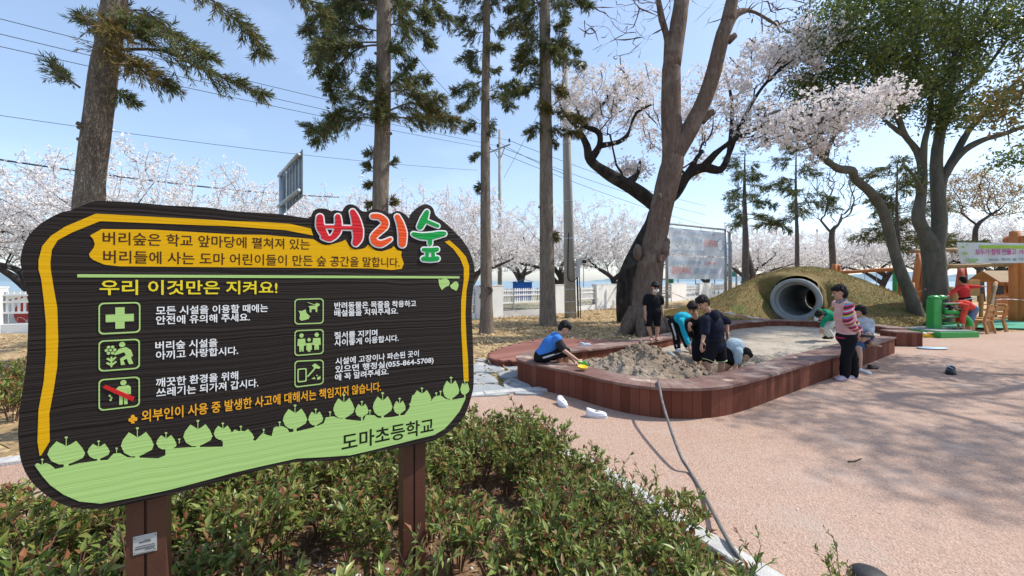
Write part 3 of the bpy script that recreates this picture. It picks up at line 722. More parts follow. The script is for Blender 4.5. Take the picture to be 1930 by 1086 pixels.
# small square bench block that ends the wall by the entrance
blk = thing('bench_block', 'small square brown deck-board seat block ending the far sandpit wall', 'bench', (10.2, 10.25, 0))
ba = [G(1689,653.5), G(1739,654.5)]; dv = (ba[1]-ba[0]).normalized(); nv = Vector((-dv.y, dv.x, 0))
mbk = MB(); L = (ba[1]-ba[0]).length; W2 = .52; cc = (ba[0]+ba[1])/2+nv*W2/2
rot = Matrix((dv, nv, Vector((0,0,1)))).transposed()
for i in range(5):
    mbk.box(ba[0]+dv*(L/5*(i+.5))+nv*.012+Vector((0,0,.15)), (L/5-.004, .024, .36), rot)
    mbk.box(ba[0]+dv*(L/5*(i+.5))+nv*(W2-.012)+Vector((0,0,.15)), (L/5-.004, .024, .36), rot)
for i in range(4):
    for s in (.012, L-.012): mbk.box(ba[0]+nv*(.03+(W2-.06)/4*(i+.5))+dv*s+Vector((0,0,.15)), (.024, (W2-.06)/4-.004, .36), rot)
obj('side_boards', mbk, m_side, blk)
mbk = MB()
for i in range(4): mbk.box(ba[0]+dv*(L/2)+nv*(W2/4*(i+.5))+Vector((0,0,.347)), (L+.02, W2/4-.004, .03), rot)
obj('seat', mbk, m_top, blk)

# low deck beside it on the left
deck = thing('low_deck', 'low rounded reddish-brown timber deck on the straw behind the seated boy in blue', 'deck', (1.3, 8.6, 0))
dp = catmull([Vector(v) for v in [(-.42,7.75,0),(-.30,7.50,0),(.02,7.42,0),(.5,7.52,0),(1.1,7.86,0),(1.9,8.36,0),(2.75,9.0,0)]], 5)
dback = catmull([Vector(v) for v in [(3.0,9.35,0),(2.2,10.0,0),(1.4,10.2,0),(.7,10.05,0),(.1,9.35,0),(-.35,8.5,0),(-.45,8.0,0)]], 5)
dl = dp+dback
dr = resample(dl+[dl[0]], .04)
obj('side_boards', plank_wall(dr, -.03, .118, .02, side=-1), m_side, deck)
mb = MB(); poly = [(p.x, p.y) for p in offset2d(dr, -.012)]
# boards laid across, clipped to the outline
ax = Vector((.80,.60,0)); ay = Vector((-.6,.8,0)); o0 = Vector((-.5,7.4,0))
w = .14
for r_ in range(-12, 26):
    run = []
    for t in np.arange(-1, 5, .008):
        c = o0+ax*t+ay*(r_*w); ok = inp1(c.x, c.y, poly)
        if ok: run.append(t)
        if (not ok or t > 4.95) and run:
            a, b = run[0]-.004, run[-1]+.004
            if b-a > .1:
                vs = []
                for z in (.118, .146):
                    for (t_, s_) in ((a, -w/2+.003), (b, -w/2+.003), (b, w/2-.003), (a, w/2-.003)): p = o0+ax*t_+ay*(r_*w+s_); vs.append((p.x, p.y, z))
                mb.add(vs, [(0,1,5,4),(1,2,6,5),(2,3,7,6),(3,0,4,7),(4,5,6,7)])
            run = []
obj('deck_boards', mb, M('deck_top', (.22,.085,.06), (.30,.14,.105), scale=2, rough=.75, bump=.3, bscale=60, island=[(.20,.075,.052),(.26,.105,.08),(.30,.13,.10)]), deck)

# sand
inner_poly = [(p.x, p.y) for p in offset2d(inner, .16)]
hole_c = [(2.95,6.55,.75,.75,-.15),(2.72,7.42,.62,.42,-.42),(4.30,7.30,.55,.30,-.38),(3.6,6.85,.6,.45,-.15)]
def sand_h(x, y):
    h = .19+.03*noise.noise(Vector((x*.8, y*.8, 1)))
    h += .02*noise.noise(Vector((x*4, y*2.2, 5)))+.010*noise.noise(Vector((x*9, y*7, 2)))
    d = math.hypot((x-1.95)/.80, (y-5.85)/.62); m = max(0, 1-d*.62)
    lump = .5+.5*noise.noise(Vector((x*3.1, y*3.1, 9)))
    mm = m**1.15*(.36+.20*lump)
    d2 = math.hypot((x-2.2)/.55, (y-6.6)/.5); mm = max(mm, max(0, 1-d2*.6)**1.2*(.36+.12*lump))
    d3 = math.hypot((x-4.6)/.75, (y-7.1)/.35); mm = max(mm, max(0, 1-d3*.62)**1.2*.25)
    pit = 0
    for cx, cy, rx, ry, dp_ in hole_c:
        d = math.hypot((x-cx)/rx, (y-cy)/ry)
        pit = min(pit, dp_*max(0, min(1, (1.15-d)*2.2)))
    h += mm+pit
    if mm > .02 or pit < -.02:
        k = min(1, (mm+abs(pit))*5)
        h += k*(.085*abs(noise.noise(Vector((x*5, y*5, 3))))-.02+.055*noise.noise(Vector((x*13, y*13, 6)))+.035*noise.noise(Vector((x*24, y*24, 6))))
    return max(h, (-.22 if y > 7.02 else .028)+.012*noise.noise(Vector((x*8, y*8, 3))))
def sand_mat():
    m, nt, b = new_mat('sand'); N, L = nt.nodes.new, nt.links.new
    b.inputs['Roughness'].default_value = .95; b.inputs['Specular IOR Level'].default_value = .1
    tc = N('ShaderNodeTexCoord'); nz = N('ShaderNodeTexNoise'); nz.inputs['Scale'].default_value = 1.1; nz.inputs['Detail'].default_value = 9; nz.inputs['Roughness'].default_value = .7
    L(tc.outputs['Object'], nz.inputs['Vector']); rp = N('ShaderNodeValToRGB'); rp.color_ramp.elements[0].position = .36; rp.color_ramp.elements[1].position = .62
    rp.color_ramp.elements[0].color = c4((.36,.30,.235)); rp.color_ramp.elements[1].color = c4((.50,.435,.35)); L(nz.outputs['Fac'], rp.inputs[0])
    # damp, freshly dug sand round the pit is browner
    gr = N('ShaderNodeVectorMath'); gr.operation = 'DISTANCE'; L(tc.outputs['Object'], gr.inputs[0]); gr.inputs[1].default_value = (2.6, 6.4, .1)
    n2 = N('ShaderNodeMath'); n2.operation = 'MULTIPLY_ADD'; L(nz.outputs['Fac'], n2.inputs[0]); n2.inputs[1].default_value = -1.6; L(gr.outputs['Value'], n2.inputs[2])
    mr = N('ShaderNodeMapRange'); mr.inputs['From Min'].default_value = .3; mr.inputs['From Max'].default_value = 1.3; mr.inputs['To Min'].default_value = 1; mr.inputs['To Max'].default_value = 0; L(n2.outputs[0], mr.inputs[0])
    mx = N('ShaderNodeMixRGB'); L(mr.outputs[0], mx.inputs[0]); L(rp.outputs[0], mx.inputs[1]); mx.inputs[2].default_value = c4((.27,.205,.145)); L(mx.outputs[0], b.inputs['Base Color'])
    nb = N('ShaderNodeTexNoise'); nb.inputs['Scale'].default_value = 28; nb.inputs['Detail'].default_value = 6; L(tc.outputs['Object'], nb.inputs['Vector'])
    bp = N('ShaderNodeBump'); bp.inputs['Strength'].default_value = 1; bp.inputs['Distance'].default_value = .035; L(nb.outputs['Fac'], bp.inputs['Height']); L(bp.outputs[0], b.inputs['Normal'])
    return m
m_sand = sand_mat()
ent = [(8.74,8.9),(10.3,10.45)]
sp = inner_poly
o = grid_obj('sand', -.1, 10.9, 4.4, 13.1, .035, sand_h, lambda X, Y: inpoly(X, Y, sp), m_sand); structure(o)
mw = M('pit_water', (.30,.32,.26), (.36,.37,.30), scale=3, rough=.12, spec=.5, bump=.1, bscale=14)
structure(sheet('water', [(2.85+.60*math.cos(a), 6.65+.5*math.sin(a)) for a in np.linspace(0, 2*np.pi, 25)[:-1]], .062, mw))
# clods of damp sand thrown up by the digging
mb = MB(); rk = random.Random(21)
for _ in range(1500):
    x, y = rk.gauss(2.25, .75), rk.gauss(6.2, .55)
    if not inp1(x, y, [(p.x, p.y) for p in inner[::6]]): continue
    h = sand_h(x, y)
    if h < .12: continue
    r = rk.choice([.010,.014,.018,.024,.034]); a = rk.uniform(0, 3.1); q = [rk.uniform(.7, 1.3) for _ in range(3)]
    mb.ell((x, y, h+r*.25), [(r*q[0]*math.cos(a), r*q[0]*math.sin(a), r*.2), (-r*q[1]*math.sin(a), r*q[1]*math.cos(a), 0), (0, r*.2, r*.8*q[2])], 6, 4)
o = obj('sand_clods', mb, m_sand); o['kind'] = 'stuff'
# grey plastic drain pipe lying in the pit
mb = MB(); mb.tube([P(1262,666,7.2), P(1283,684,6.75)], .045, 10)
tag(obj('drain_pipe', mb, M('grey_pvc', (.32,.36,.36), (.36,.4,.4), rough=.5), smooth=False), 'short grey plastic pipe sticking out of the dug sand', 'pipe')

# ================================================================== flagstones left of the sandbox
m_flag = M('flagstone', (.27,.29,.30), (.36,.37,.365), scale=2.5, rough=.85, bump=.35, bscale=25, spots=((.5,.48,.43), 4, .6))
o880 = lambda pts: [(880+x/3.86, 640+y/3.86) for x, y in pts]
stones = [([(0,262),(60,185),(110,178),(270,215),(262,232),(205,252),(60,250)],'large pale flagstone second row back beside the sign edge'),([(150,170),(235,152),(375,158),(372,182),(300,190),(200,188)],'long flagstone touching the left end of the sandpit'),
 ([(278,200),(330,192),(378,196),(378,228),(300,235)],'small flagstone against the curved sandpit end'),([(20,330),(60,255),(160,262),(232,320),(150,332)],'square flagstone beside the sign edge'),
 ([(222,265),(270,240),(380,246),(380,290),(275,292)],'wide flagstone halfway along the sandpit end'),([(262,330),(300,300),(385,302),(485,372),(300,388)],'large flagstone nearest the curved sandpit side'),
 ([(10,420),(40,345),(235,345),(320,410),(120,424)],'big front flagstone just behind the pale kerb'),([(345,412),(380,388),(470,390),(560,404),(520,414)],'thin front flagstone wedged against the sandpit'),
 ([(60,165),(90,150),(150,150),(140,168)],'little flagstone at the back by the straw'),([(-200,262),(-140,190),(30,190),(20,255)],'flagstone half hidden behind the right edge of the sign'),([(-260,420),(-200,345),(0,345),(-20,420)],'front flagstone hidden behind the sign corner')]
for i, (pts, lab) in enumerate(stones):
    q = [G(x, y) for x, y in o880(pts)]; c = sum(q, Vector())/len(q)
    q = [c+(p-c)*.965 for p in q]; q = catmull(q, 2, True); mb = MB(); n = len(q); h = .035
    qi = [c+(p-c)*.98 for p in q]
    jit = [.003*math.sin(7*k_+i) for k_ in range(n)]
    vs = [Vector((p.x, p.y, -.03)) for p in q]+[Vector((p.x, p.y, h-.008+j)) for p, j in zip(q, jit)]+[Vector((p.x, p.y, h+j)) for p, j in zip(qi, jit)]+[Vector((c.x, c.y, h))]
    fs = [(a, (a+1) % n, n+(a+1) % n, n+a) for a in range(n)]+[(n+a, n+(a+1) % n, 2*n+(a+1) % n, 2*n+a) for a in range(n)]+[(2*n+a, 2*n+(a+1) % n, 3*n) for a in range(n)]
    mb.add(vs, fs); o = obj('flagstone', mb, m_flag)
    bm = bmesh.new(); bm.from_mesh(o.data); bmesh.ops.recalc_face_normals(bm, faces=bm.faces); bm.to_mesh(o.data); bm.free()
    tag(o, lab, 'paving stone', 'flagstones beside the sandpit')
# moss and grass in the joints
gpts = on_mulch(12000, (-2.2,.5,5.7,7.6)); gpts = [p for p in gpts if inp1(p[0], p[1], [(-2.2,5.2),(.6,5.85),(.2,6.5),(.3,7.3),(-2,7.3)])]
def blades(name, pts, hmin, hmax, w, mat, lean=.5):
    n = len(pts); a = rs.uniform(0, 2*np.pi, n); h = rs.uniform(hmin, hmax, n); c = np.array(pts)
    ln = rs.normal(0, lean, (n, 2))*h[:,None]
    s = np.stack([np.cos(a), np.sin(a), 0*a], 1)*w
    t = c+np.concatenate([ln, h[:,None]], 1)
    V = np.stack([c-s, c+s, t], 1).reshape(-1,3); o = np_obj(name, V, np.arange(3*n).reshape(-1,3), mat); o['kind'] = 'stuff'; return o
m_grass = M('joint_grass', (.2,.2,.06), island=[(.30,.27,.08),(.16,.20,.05),(.42,.35,.14),(.22,.23,.07)], rough=.8, trans=.3)
blades('joint_grass', [p for p in gpts], .01, .035, .004, m_grass)

# ================================================================== white fence
m_pier = M('white_wall_paint', (.80,.80,.77), (.72,.72,.69), scale=1.6, rough=.8, bump=.15, bscale=20, spots=((.47,.46,.42), 2.4, .66))
m_picket = M('white_picket', (.80,.80,.78), (.75,.75,.73), rough=.6)
m_iron = M('scroll_iron', (.36,.37,.38), (.3,.31,.32), rough=.5)
def fence_pt(s):
    for a, b in zip(FA, FA[1:]):
        a, b = Vector((*a, 0)), Vector((*b, 0)); L = (b-a).length
        if s <= L: return a+(b-a)*(s/L), (b-a).normalized()
        s -= L
    return b, (b-a).normalized()
TOTAL = sum((Vector(b)-Vector(a)).length for a, b in zip(FA, FA[1:]))
def fence_at_px(px):
    u = (px-CX)/F; best = None
    for s in np.arange(0, TOTAL, .02):
        p, d = fence_pt(s)
        e = abs(p.x-u*p.y)
        if best is None or e < best[0]: best = (e, s)
    return best[1]
PT = 1.40     # pier top height
pier_px = [(-330,-290),(895,944),(1043,1064),(1120,1158),(1262,1290),(1315,1341),(1366,1384),(1425,1437),(1478,1490),(1540,1550),(1600,1610),(1668,1678),(1752,1762),(1850,1860)]
piers = []
for a, b in pier_px: piers.append((fence_at_px(a), fence_at_px(b)))
# piers hidden by the sign keep the spacing
s0 = piers[0][1]; s1 = piers[1][0]
nmid = 5
mids = [(s0+(s1-s0)*(i+1)/(nmid+1)-.4, s0+(s1-s0)*(i+1)/(nmid+1)+.4) for i in range(nmid)]
piers = [piers[0]]+mids+piers[1:]
plabs = ['white painted concrete fence pier beyond the left edge of the sign']*6+['white fence pier behind the third cedar, just right of the sign','white fence pier between the thick bare cedar trunk and the concrete pole','broad white fence pier with sunlit face between concrete pole and dark cherry trunk','white fence pier behind the left leg of the banner frame','white fence pier seen between the legs of the banner frame','white fence pier behind the right legs of the banner frame']+['white fence pier half hidden behind the turf mound']*8
for i, (a, b) in enumerate(piers):
    pa, d = fence_pt(a); pb, _ = fence_pt(b); d = (pb-pa).normalized(); nn = Vector((-d.y, d.x, 0)); c = (pa+pb)/2; rot = Matrix((d, nn, Vector((0,0,1)))).transposed()
    L = max(.5, (pb-pa).length)
    t = thing('fence_pier', plabs[i], 'pillar', (c.x, c.y, 0), 'white piers of the school fence')
    mb = MB(); mb.box((c.x, c.y, PT/2-.15), (L, .30, PT+.3), rot); obj('shaft', mb, m_pier, t, bevel=.012)
    mb = MB(); mb.box((c.x, c.y, PT+.018), (L+.03, .33, .036), rot); obj('coping', mb, m_pier, t, bevel=.006)
def fence_panel(a, b, lab):
    pa, _ = fence_pt(a); pb, _ = fence_pt(b); d = (pb-pa); L = d.length
    if L < .6: return
    d.normalize(); c = (pa+pb)/2; nn = Vector((-d.y, d.x, 0)); rot = Matrix((d, nn, Vector((0,0,1)))).transposed()
    t = thing('picket_fence', lab, 'fence', (c.x, c.y, 0), 'white picket panels of the school fence')
    mb = MB(); mb.box((c.x, c.y, .09), (L, .22, .48), rot); obj('base_wall', mb, m_pier, t, bevel=.01)
    mb = MB(); n = int(L/.125)
    for i in range(n):
        p = pa+d*(L*(i+.5)/n); mb.box((p.x, p.y, .955), (.058, .022, .66), rot)
        mb.add([], [])
    obj('pickets', mb, m_picket, t)
    mb = MB()
    for z in (.66, .98, 1.18): mb.box(Vector((c.x, c.y, z))-nn*.028, (L, .034, .055), rot)
    obj('rails', mb, m_picket, t)
    for i in range(max(1, int(L/2))+1):
        mb = MB(); p = pa+d*(L*i/max(1, int(L/2)))*.98+d*.02; mb.box(Vector((p.x, p.y, .80))+nn*.03, (.05, .05, .96), rot); obj('stay_post', mb, m_iron, t)
    mb = MB(); x = .25
    while x < L-.3:
        cc = pa+d*x
        for sg in (1, -1):
            pts = [cc+d*(sg*(.10-.16*math.cos(q)*(.35+.65*q/3.6)))+Vector((0,0,.42+.10*math.sin(q*1.1))) for q in np.linspace(0, 3.6, 9)]
            mb.tube(pts, .009, 4)
        x += .5
    mb.tube([pa+Vector((0,0,.345)), pb+Vector((0,0,.345))], .011, 4)
    obj('scroll_rail', mb, m_iron, t)
flabs = ['white picket fence panel left of the sign with round signs seen through it']*6
for i in range(len(piers)-1):
    lab = 'white picket fence panel left of or behind the sign' if i < 6 else ['white picket fence panel below the blue shed','short white picket panel behind the concrete pole','white picket panel behind the big leaning trunk','white picket panel between the first two piers behind the banner frame','white picket panel under the right half of the banners','white picket panel right of the banner frame'][i-6] if i < 12 else 'white picket fence panel mostly behind the mound and play area'
    fence_panel(piers[i][1]+.01, piers[i+1][0]-.01, lab)
fence_panel(0, piers[0][0]-.01, 'white picket fence panel at the far left end')

# ================================================================== concrete pole with camera
m_conc = M('concrete_pole', (.30,.30,.28), (.37,.36,.34), scale=3, rough=.85, bump=.15, bscale=50, stretch=(1,1,.3))
m_blk = M('black_plastic', (.02,.02,.022), (.03,.03,.032), rough=.5)
m_wht = M('white_plastic', (.62,.62,.60), (.55,.55,.53), rough=.45)
pb_ = G(1075.5,602); pt_ = Vector((pb_.x-.26, pb_.y, 12.0))
pole = thing('utility_pole', 'thick grey concrete utility pole with a white camera box among the cedars', 'pole', (pb_.x, pb_.y, 0))
mb = MB(); mb.tube([pb_-Vector((0,0,.2)), pb_+(pt_-pb_)*.5, pt_], [.25,.185,.12], 18); obj('shaft', mb, m_conc, pole, smooth=True)
def on_pole(py): z = CAMH-(py-HZ)/F*pb_.y; return pb_+(pt_-pb_)*(z/12.0), .25-.13*z/12
m_band = M('band_steel', (.5,.5,.5), (.42,.42,.42), rough=.4, metal=.6)
for py in (545, 568, 588, 450, 380, 271, 240, 190):
    mb = MB(); c, r = on_pole(py); mb.lathe([(r+.006,-.02),(r+.012,-.02),(r+.012,.02),(r+.006,.02)], c, 16); obj('steel_band', mb, m_band, pole)
c, r = on_pole(512); mb = MB()
bx = thing('camera_box', 'white weatherproof camera and meter box strapped to the concrete pole', 'security camera', (c.x+.33, c.y-.1, c.z))
mb = MB(); mb.box((c.x+.32, c.y-.12, c.z), (.18,.16,.50)); obj('housing', mb, m_wht, bx, bevel=.02)
mb = MB(); mb.box((c.x+.36, c.y-.16, c.z+.40), (.22,.2,.26)); mb.beam((c.x+.28,c.y-.14,c.z+.52),(c.x+.62,c.y-.2,c.z+.57),.2,.025); obj('camera_head', mb, m_wht, bx, bevel=.02)
mb = MB(); mb.tube([(c.x+.5,c.y-.2,c.z+.42),(c.x+.66,c.y-.24,c.z+.40)], .07, 12); obj('lens', mb, m_blk, bx)
mb = MB(); q = [c+Vector((r-.30,-.2,1.6)), c+Vector((r-.33,-.22,.5)), c+Vector((-.1,-.26,-.30)), c+Vector((.12,-.26,-.40)), c+Vector((.26,-.2,-.25))]
mb.tube(catmull(q, 5), .022, 6); mb.tube([c+Vector((.30,-.14,-.25)), Vector((pb_.x+.30,pb_.y-.14,0))], .035, 8); mb.tube([c+Vector((.39,-.14,-.25)), Vector((pb_.x+.40,pb_.y-.14,0))], .02, 8)
obj('conduit', mb, m_blk, pole)
# ================================================================== far electricity pole and wires
ep = Vector(((942-CX)/F*30, 30, 0))
epole = thing('electricity_pole', 'slender distant electricity pole with a crossarm behind the fence', 'pole', (ep.x, ep.y, 0))
zt = lambda py, Y: CAMH-(py-HZ)/F*Y
mb = MB(); mb.tube([ep, Vector((ep.x, 30, zt(245,30)))], [.17,.10], 12); obj('shaft', mb, m_conc, epole, smooth=True)
mb = MB(); a = P(921,288,30.2); b = P(962,272,29.4); mb.beam(a, b, .09, .09); mb.beam(P(940,300,30), P(931,284,30), .05, .05); mb.beam(P(943,300,30), P(952,276,29.7), .05, .05); obj('crossarm', mb, m_iron, epole)
ins = [P(923,280,30.2), P(938,275,29.9), P(960,265,29.5)]
for q in ins: mb = MB(); mb.lathe([(.05,-.12),(.07,-.1),(.07,-.02),(.05,0),(.075,.02),(.075,.1),(.04,.14)], q, 10); obj('insulator', mb, m_blk, epole)
m_wire = M('wire', (.03,.03,.035), (.04,.04,.045), rough=.6)
def wire(name, a, b, sag, r, lab, grp='overhead wires'):
    mb = MB(); n = 16
    mb.tube([a+(b-a)*(i/n)-Vector((0,0,sag*4*(i/n)*(1-i/n))) for i in range(n+1)], r, 4); return tag(obj(name, mb, m_wire), lab, 'wire', grp)
for q, (ly, lab) in zip(ins, ((90,'lowest of the three parallel wires leading left from the crossarm'),(66,'middle of the three parallel wires leading left from the crossarm'),(37,'highest of the three parallel wires leading left from the crossarm'))):
    wire('overhead_wire', P(-30, ly-9, 14), q, .15, .013, lab)
for q, (ry, lab) in zip(ins, ((425,'lowest wire running right from the crossarm behind the big trunk'),(405,'middle wire running right from the crossarm behind the big trunk'),(388,'upper wire running right from the crossarm behind the big trunk'))):
    wire('overhead_wire', q, P(1330, ry, 52), .4, .02, lab)
wire('overhead_wire', P(-40, 212, 17), P(900, 321, 33), .3, .012, 'thin single wire crossing the sky below the left cedar branch')
wire('overhead_wire', P(-40, 295, 15), P(640, 372, 27), .25, .035, 'thick black cable sagging through the blossom left of the road sign')
wire('overhead_wire', P(700, 0, 13), P(905, 228, 29), .4, .014, 'slanting wire right of the second cedar')
wire('overhead_wire', P(940, 268, 30), P(1068, 330, 17.4), .1, .014, 'wire from the crossarm to the concrete pole')
wire('guy_wire', P(1020, 205, 26), P(950, 335, 30.5), 0, .014, 'short steep guy wire beside the distant pole')
wire('overhead_wire', P(1380, 300, 60), P(1950, 330, 70), .8, .03, 'far thin wire behind the right hand trees')

# ================================================================== road sign seen from behind
m_galv = M('galvanised', (.42,.46,.48), (.33,.37,.39), scale=5, rough=.45, metal=.35)
rsg = thing('road_sign', 'grey road sign seen from behind, its panel ribbed, over the top of the notice board', 'road sign', ((533-CX)/F*17, 17, 0))
mb = MB(); p0 = Vector(((533-CX)/F*17, 17, 0)); mb.tube([p0, Vector((p0.x, 17, zt(326,17)))], .145, 14); obj('pole', mb, m_galv, rsg, smooth=True)
A_, B_ = P(541,356,17), P(570,331,14.2); A_.z = B_.z = (A_.z+B_.z)/2
d = (B_-A_).normalized(); nn = Vector((d.y, -d.x, 0)); L = (B_-A_).length; c = (A_+B_)/2; rot = Matrix((d, -nn, Vector((0,0,1)))).transposed(); H = 1.66
mb = MB(); mb.box(c-nn*0, (L, .03, H), rot); obj('panel', mb, M('sign_back', (.16,.19,.21), (.12,.14,.16), rough=.5), rsg)
mb = MB()
for i in range(5): mb.box(A_+d*(L*(i+.5)/5)+nn*.04, (.10, .05, H*.96), rot)
obj('ribs', mb, m_galv, rsg)
for z in (H*.38, -H*.38):
    mb = MB(); mb.tube([Vector((p0.x,17,A_.z+z))-d*.2+nn*.12, B_+nn*.12+Vector((0,0,z))], .07, 10); obj('rail', mb, m_galv, rsg, smooth=True)
# ================================================================== blue shed, roadside bits beyond the fence
sh = thing('blue_shed', 'small bright blue metal shed with a pitched roof beyond the white fence', 'shed', ((984-CX)/F*34, 34, 0))
x0, x1 = (966.5-CX)/F*34, (1002.5-CX)/F*34; mb = MB(); mb.box(((x0+x1)/2, 34.6, .75), (x1-x0, 1.5, 1.55)); obj('walls', mb, M('blue_sheet', (.02,.12,.50), (.025,.14,.55), rough=.5), sh)
mb = MB(); xm = x0+(x1-x0)*.62
mb.add([(x0-.12,33.7,1.50),(xm,33.7,1.76),(x1+.12,33.7,1.54),(x0-.12,35.5,1.50),(xm,35.5,1.76),(x1+.12,35.5,1.54),(x0-.12,33.7,1.46),(xm,33.7,1.72),(x1+.12,33.7,1.50)], [(0,1,4,3),(1,2,5,4),(6,7,1,0),(7,8,2,1)])
obj('roof', mb, M('blue_roof', (.05,.20,.55), (.06,.23,.6), rough=.4), sh)
m_far = M('far_pole_paint', (.33,.36,.38), (.28,.31,.33), rough=.6)
def simple_pole(px, top, Y, r, lab, arm=None, name='lamp_post'):
    p = Vector(((px-CX)/F*Y, Y, 0)); t = thing(name, lab, 'pole', (p.x, p.y, 0), 'poles beyond the fence')
    mb = MB(); mb.tube([p, Vector((p.x, Y, zt(top, Y)))], [r, r*.7], 8); obj('shaft', mb, m_far, t)
    if arm: mb = MB(); q = Vector((p.x, Y, zt(top, Y))); mb.tube([q, q+Vector((arm*.5,0,.12)), q+Vector((arm,0,.1))], r*.5, 6); mb.box(q+Vector((arm*1.1,0,.08)), (abs(arm)*.3,.2,.1)); obj('lamp_head', mb, m_far, t)
    return t
simple_pole(1278, 510, 55, .09, 'distant lamp post just right of the banner frame left leg', .9)
simple_pole(1311, 505, 50, .08, 'thin post between the banner frame legs, left one', name='post')
simple_pole(1347, 508, 50, .08, 'thin post between the banner frame legs, right one', name='post')
simple_pole(1100, 498, 60, .08, 'thin distant post right of the concrete pole', name='post')
simple_pole(1540, 432, 60, .14, 'distant pole between the conifer and bare tree over the mound')
simple_pole(1455, 470, 70, .12, 'distant lamp post left of the pipe mound', 1.2)
simple_pole(1596, 500, 48, .1, 'distant lamp post right of the mound top', -1)
gp = thing('green_post', 'thick dark green capped post behind the left leg of the banner frame', 'post', ((1265-CX)/F*33, 33, 0))
mb = MB(); q = Vector(((1265-CX)/F*33, 33, 0)); mb.tube([q, q+Vector((0,0,zt(516,33)))], .20, 14); obj('shaft', mb, M('green_post_paint', (.02,.16,.06), (.025,.19,.07), rough=.5), gp)
mb = MB(); mb.lathe([(.2,0),(.12,.1),(.05,.15),(.05,.6)], q+Vector((0,0,zt(516,33))), 12); obj('cap', mb, m_far, gp)
gs = thing('direction_sign', 'small teal road direction sign on a post right of the banner frame', 'road sign', ((1384-CX)/F*45, 45, 0))
mb = MB(); q = Vector(((1388-CX)/F*45, 45, 0)); mb.tube([q, q+Vector((0,0,zt(503,45)))], .1, 8); obj('pole', mb, m_far, gs)
mb = MB(); mb.box(P(1378,515,44.8), (.95,.06,.8)); obj('panel', mb, M('teal_sign', (.02,.25,.25), (.02,.28,.27)), gs)
# round blue-and-white signs on the roadside at the far left
for k, (px, py, ring, lab) in enumerate(((17,591,(.7,.7,.7),'round white sign with a blue wave emblem behind the left fence'),(56,591,(.5,.06,.05),'round red-rimmed sign partly behind the sign edge at left'))):
    c = P(px, py, 14.2); t = thing('round_sign', lab, 'sign', (c.x, c.y, 0), None)
    mb = MB(); mb.lathe([(.001,0),(.40,0),(.40,.03),(.001,.03)], c, 24, (0.15,-1,0)); obj('disc', mb, M('round_white', (.7,.7,.7), (.66,.66,.66)), t)
    mb = MB(); mb.lathe([(.40,-.01),(.45,-.01),(.45,.04),(.40,.04)], c, 24, (0.15,-1,0)); obj('rim', mb, M('round_rim', ring, ring), t)
    mb = MB(); mb.beam((c.x,c.y+.04,0),(c.x,c.y+.04,c.z),.06,.04); obj('post', mb, m_far, t)
    if k == 0:
        mb = MB(); f = Vector((.15,-1,0)).normalized(); r_ = Vector((1,.15,0)).normalized()
        for i, (x_, z_, w_, h_) in enumerate(((-.14,-.02,.26,.12),(.1,.03,.2,.16),(-.02,-.1,.4,.08))): mb.ell(c+f*(.032+.002*i)+r_*x_+Vector((0,0,z_)), [r_*w_/2, f*.002, Vector((0,0,h_/2))], 10, 5)
        obj('emblem', mb, M('emblem_blue', (.03,.14,.45), (.05,.2,.55)), t)
mb = MB(); 
bn = thing('roadside_banner', 'long reddish slanted roadside board seen through the far left pickets', 'banner', tuple(P(20,560,13.6)))
mb.beam(P(-60,585,13.9), P(60,556,14.4), .03, .06); obj('red_edge', mb, M('dull_red', (.45,.12,.10), (.4,.1,.08)), bn)

# ================================================================== banner frame by the fence
bf = thing('notice_frame', 'tall steel frame holding two pale banners seen from behind, beside the big leaning trunk', 'banner frame', tuple(G(1257,584)))
Lp = G(1257,584); Rp = Vector(((1376-CX)/F*26.6, 26.6, 0)); Mp = Vector(((1363-CX)/F*25.6, 25.6, 0)); d = (Rp-Lp).normalized(); 
H0 = 4.82
m_steel = M('frame_steel', (.34,.36,.37), (.28,.30,.31), rough=.4, metal=.4)
for q in (Lp, Lp+Vector((-.25,.75,0)), Mp+Vector((0,-.3,0)), Rp): mb = MB(); mb.tube([q-Vector((0,0,.1)), Vector((q.x, q.y, H0))], .085 if q is not Rp else .12, 10); obj('post', mb, m_steel, bf, smooth=True)
M2 = Mp+Vector((0,-.3,0))
mb = MB(); mb.tube([Lp+Vector((0,0,H0)), M2+Vector((0,0,H0))], .06, 8); mb.tube([M2+Vector((0,0,H0-.05)), Rp+Vector((0,0,H0-.05))], .05, 8); obj('top_rail', mb, m_steel, bf)
mb = MB()
for z in (.9,1.7,2.4,3.2,4.0): mb.tube([M2+Vector((0,0,z)), Rp+Vector((0,0,z))], .03, 6); mb.tube([Lp+Vector((0,0,z)), Lp+Vector((-.25,.75,z))], .03, 6)
obj('rungs', mb, m_steel, bf)
m_ban = M('banner_cloth', (.80,.83,.86), (.74,.78,.82), scale=2, rough=.9, trans=.45, stretch=(1,1,.3))
m_bred = M('banner_faint_red', (.70,.30,.28), (.70,.30,.28)); m_bblue = M('banner_faint_blue', (.36,.48,.66), (.36,.48,.66))
dB = (M2-Lp); LB = dB.length; dB.normalize(); nB = Vector((dB.y, -dB.x, 0))
def hang_text(mb, tm, org, ux, w, h, z, nrm, mirror=False):
    V, Fs, x0, x1 = tm; vs = []
    for v in V:
        t = (v.x-x0)/(x1-x0); t = 1-t if mirror else t
        p = org+ux*(t*w)+nrm; vs.append((p.x, p.y, z+(v.y+.08)/.88*h))
    mb.add(vs, [f[::-1] for f in Fs] if mirror else Fs)
tms = text_mesh([('교육부장관상', .02), ('우수학교', .02), ('전국 학교 숲 가꾸기', .02), ('학생 학부모 여러분과 함께', .02), ('도마초등학교', .02), ('축하합니다', .02)])
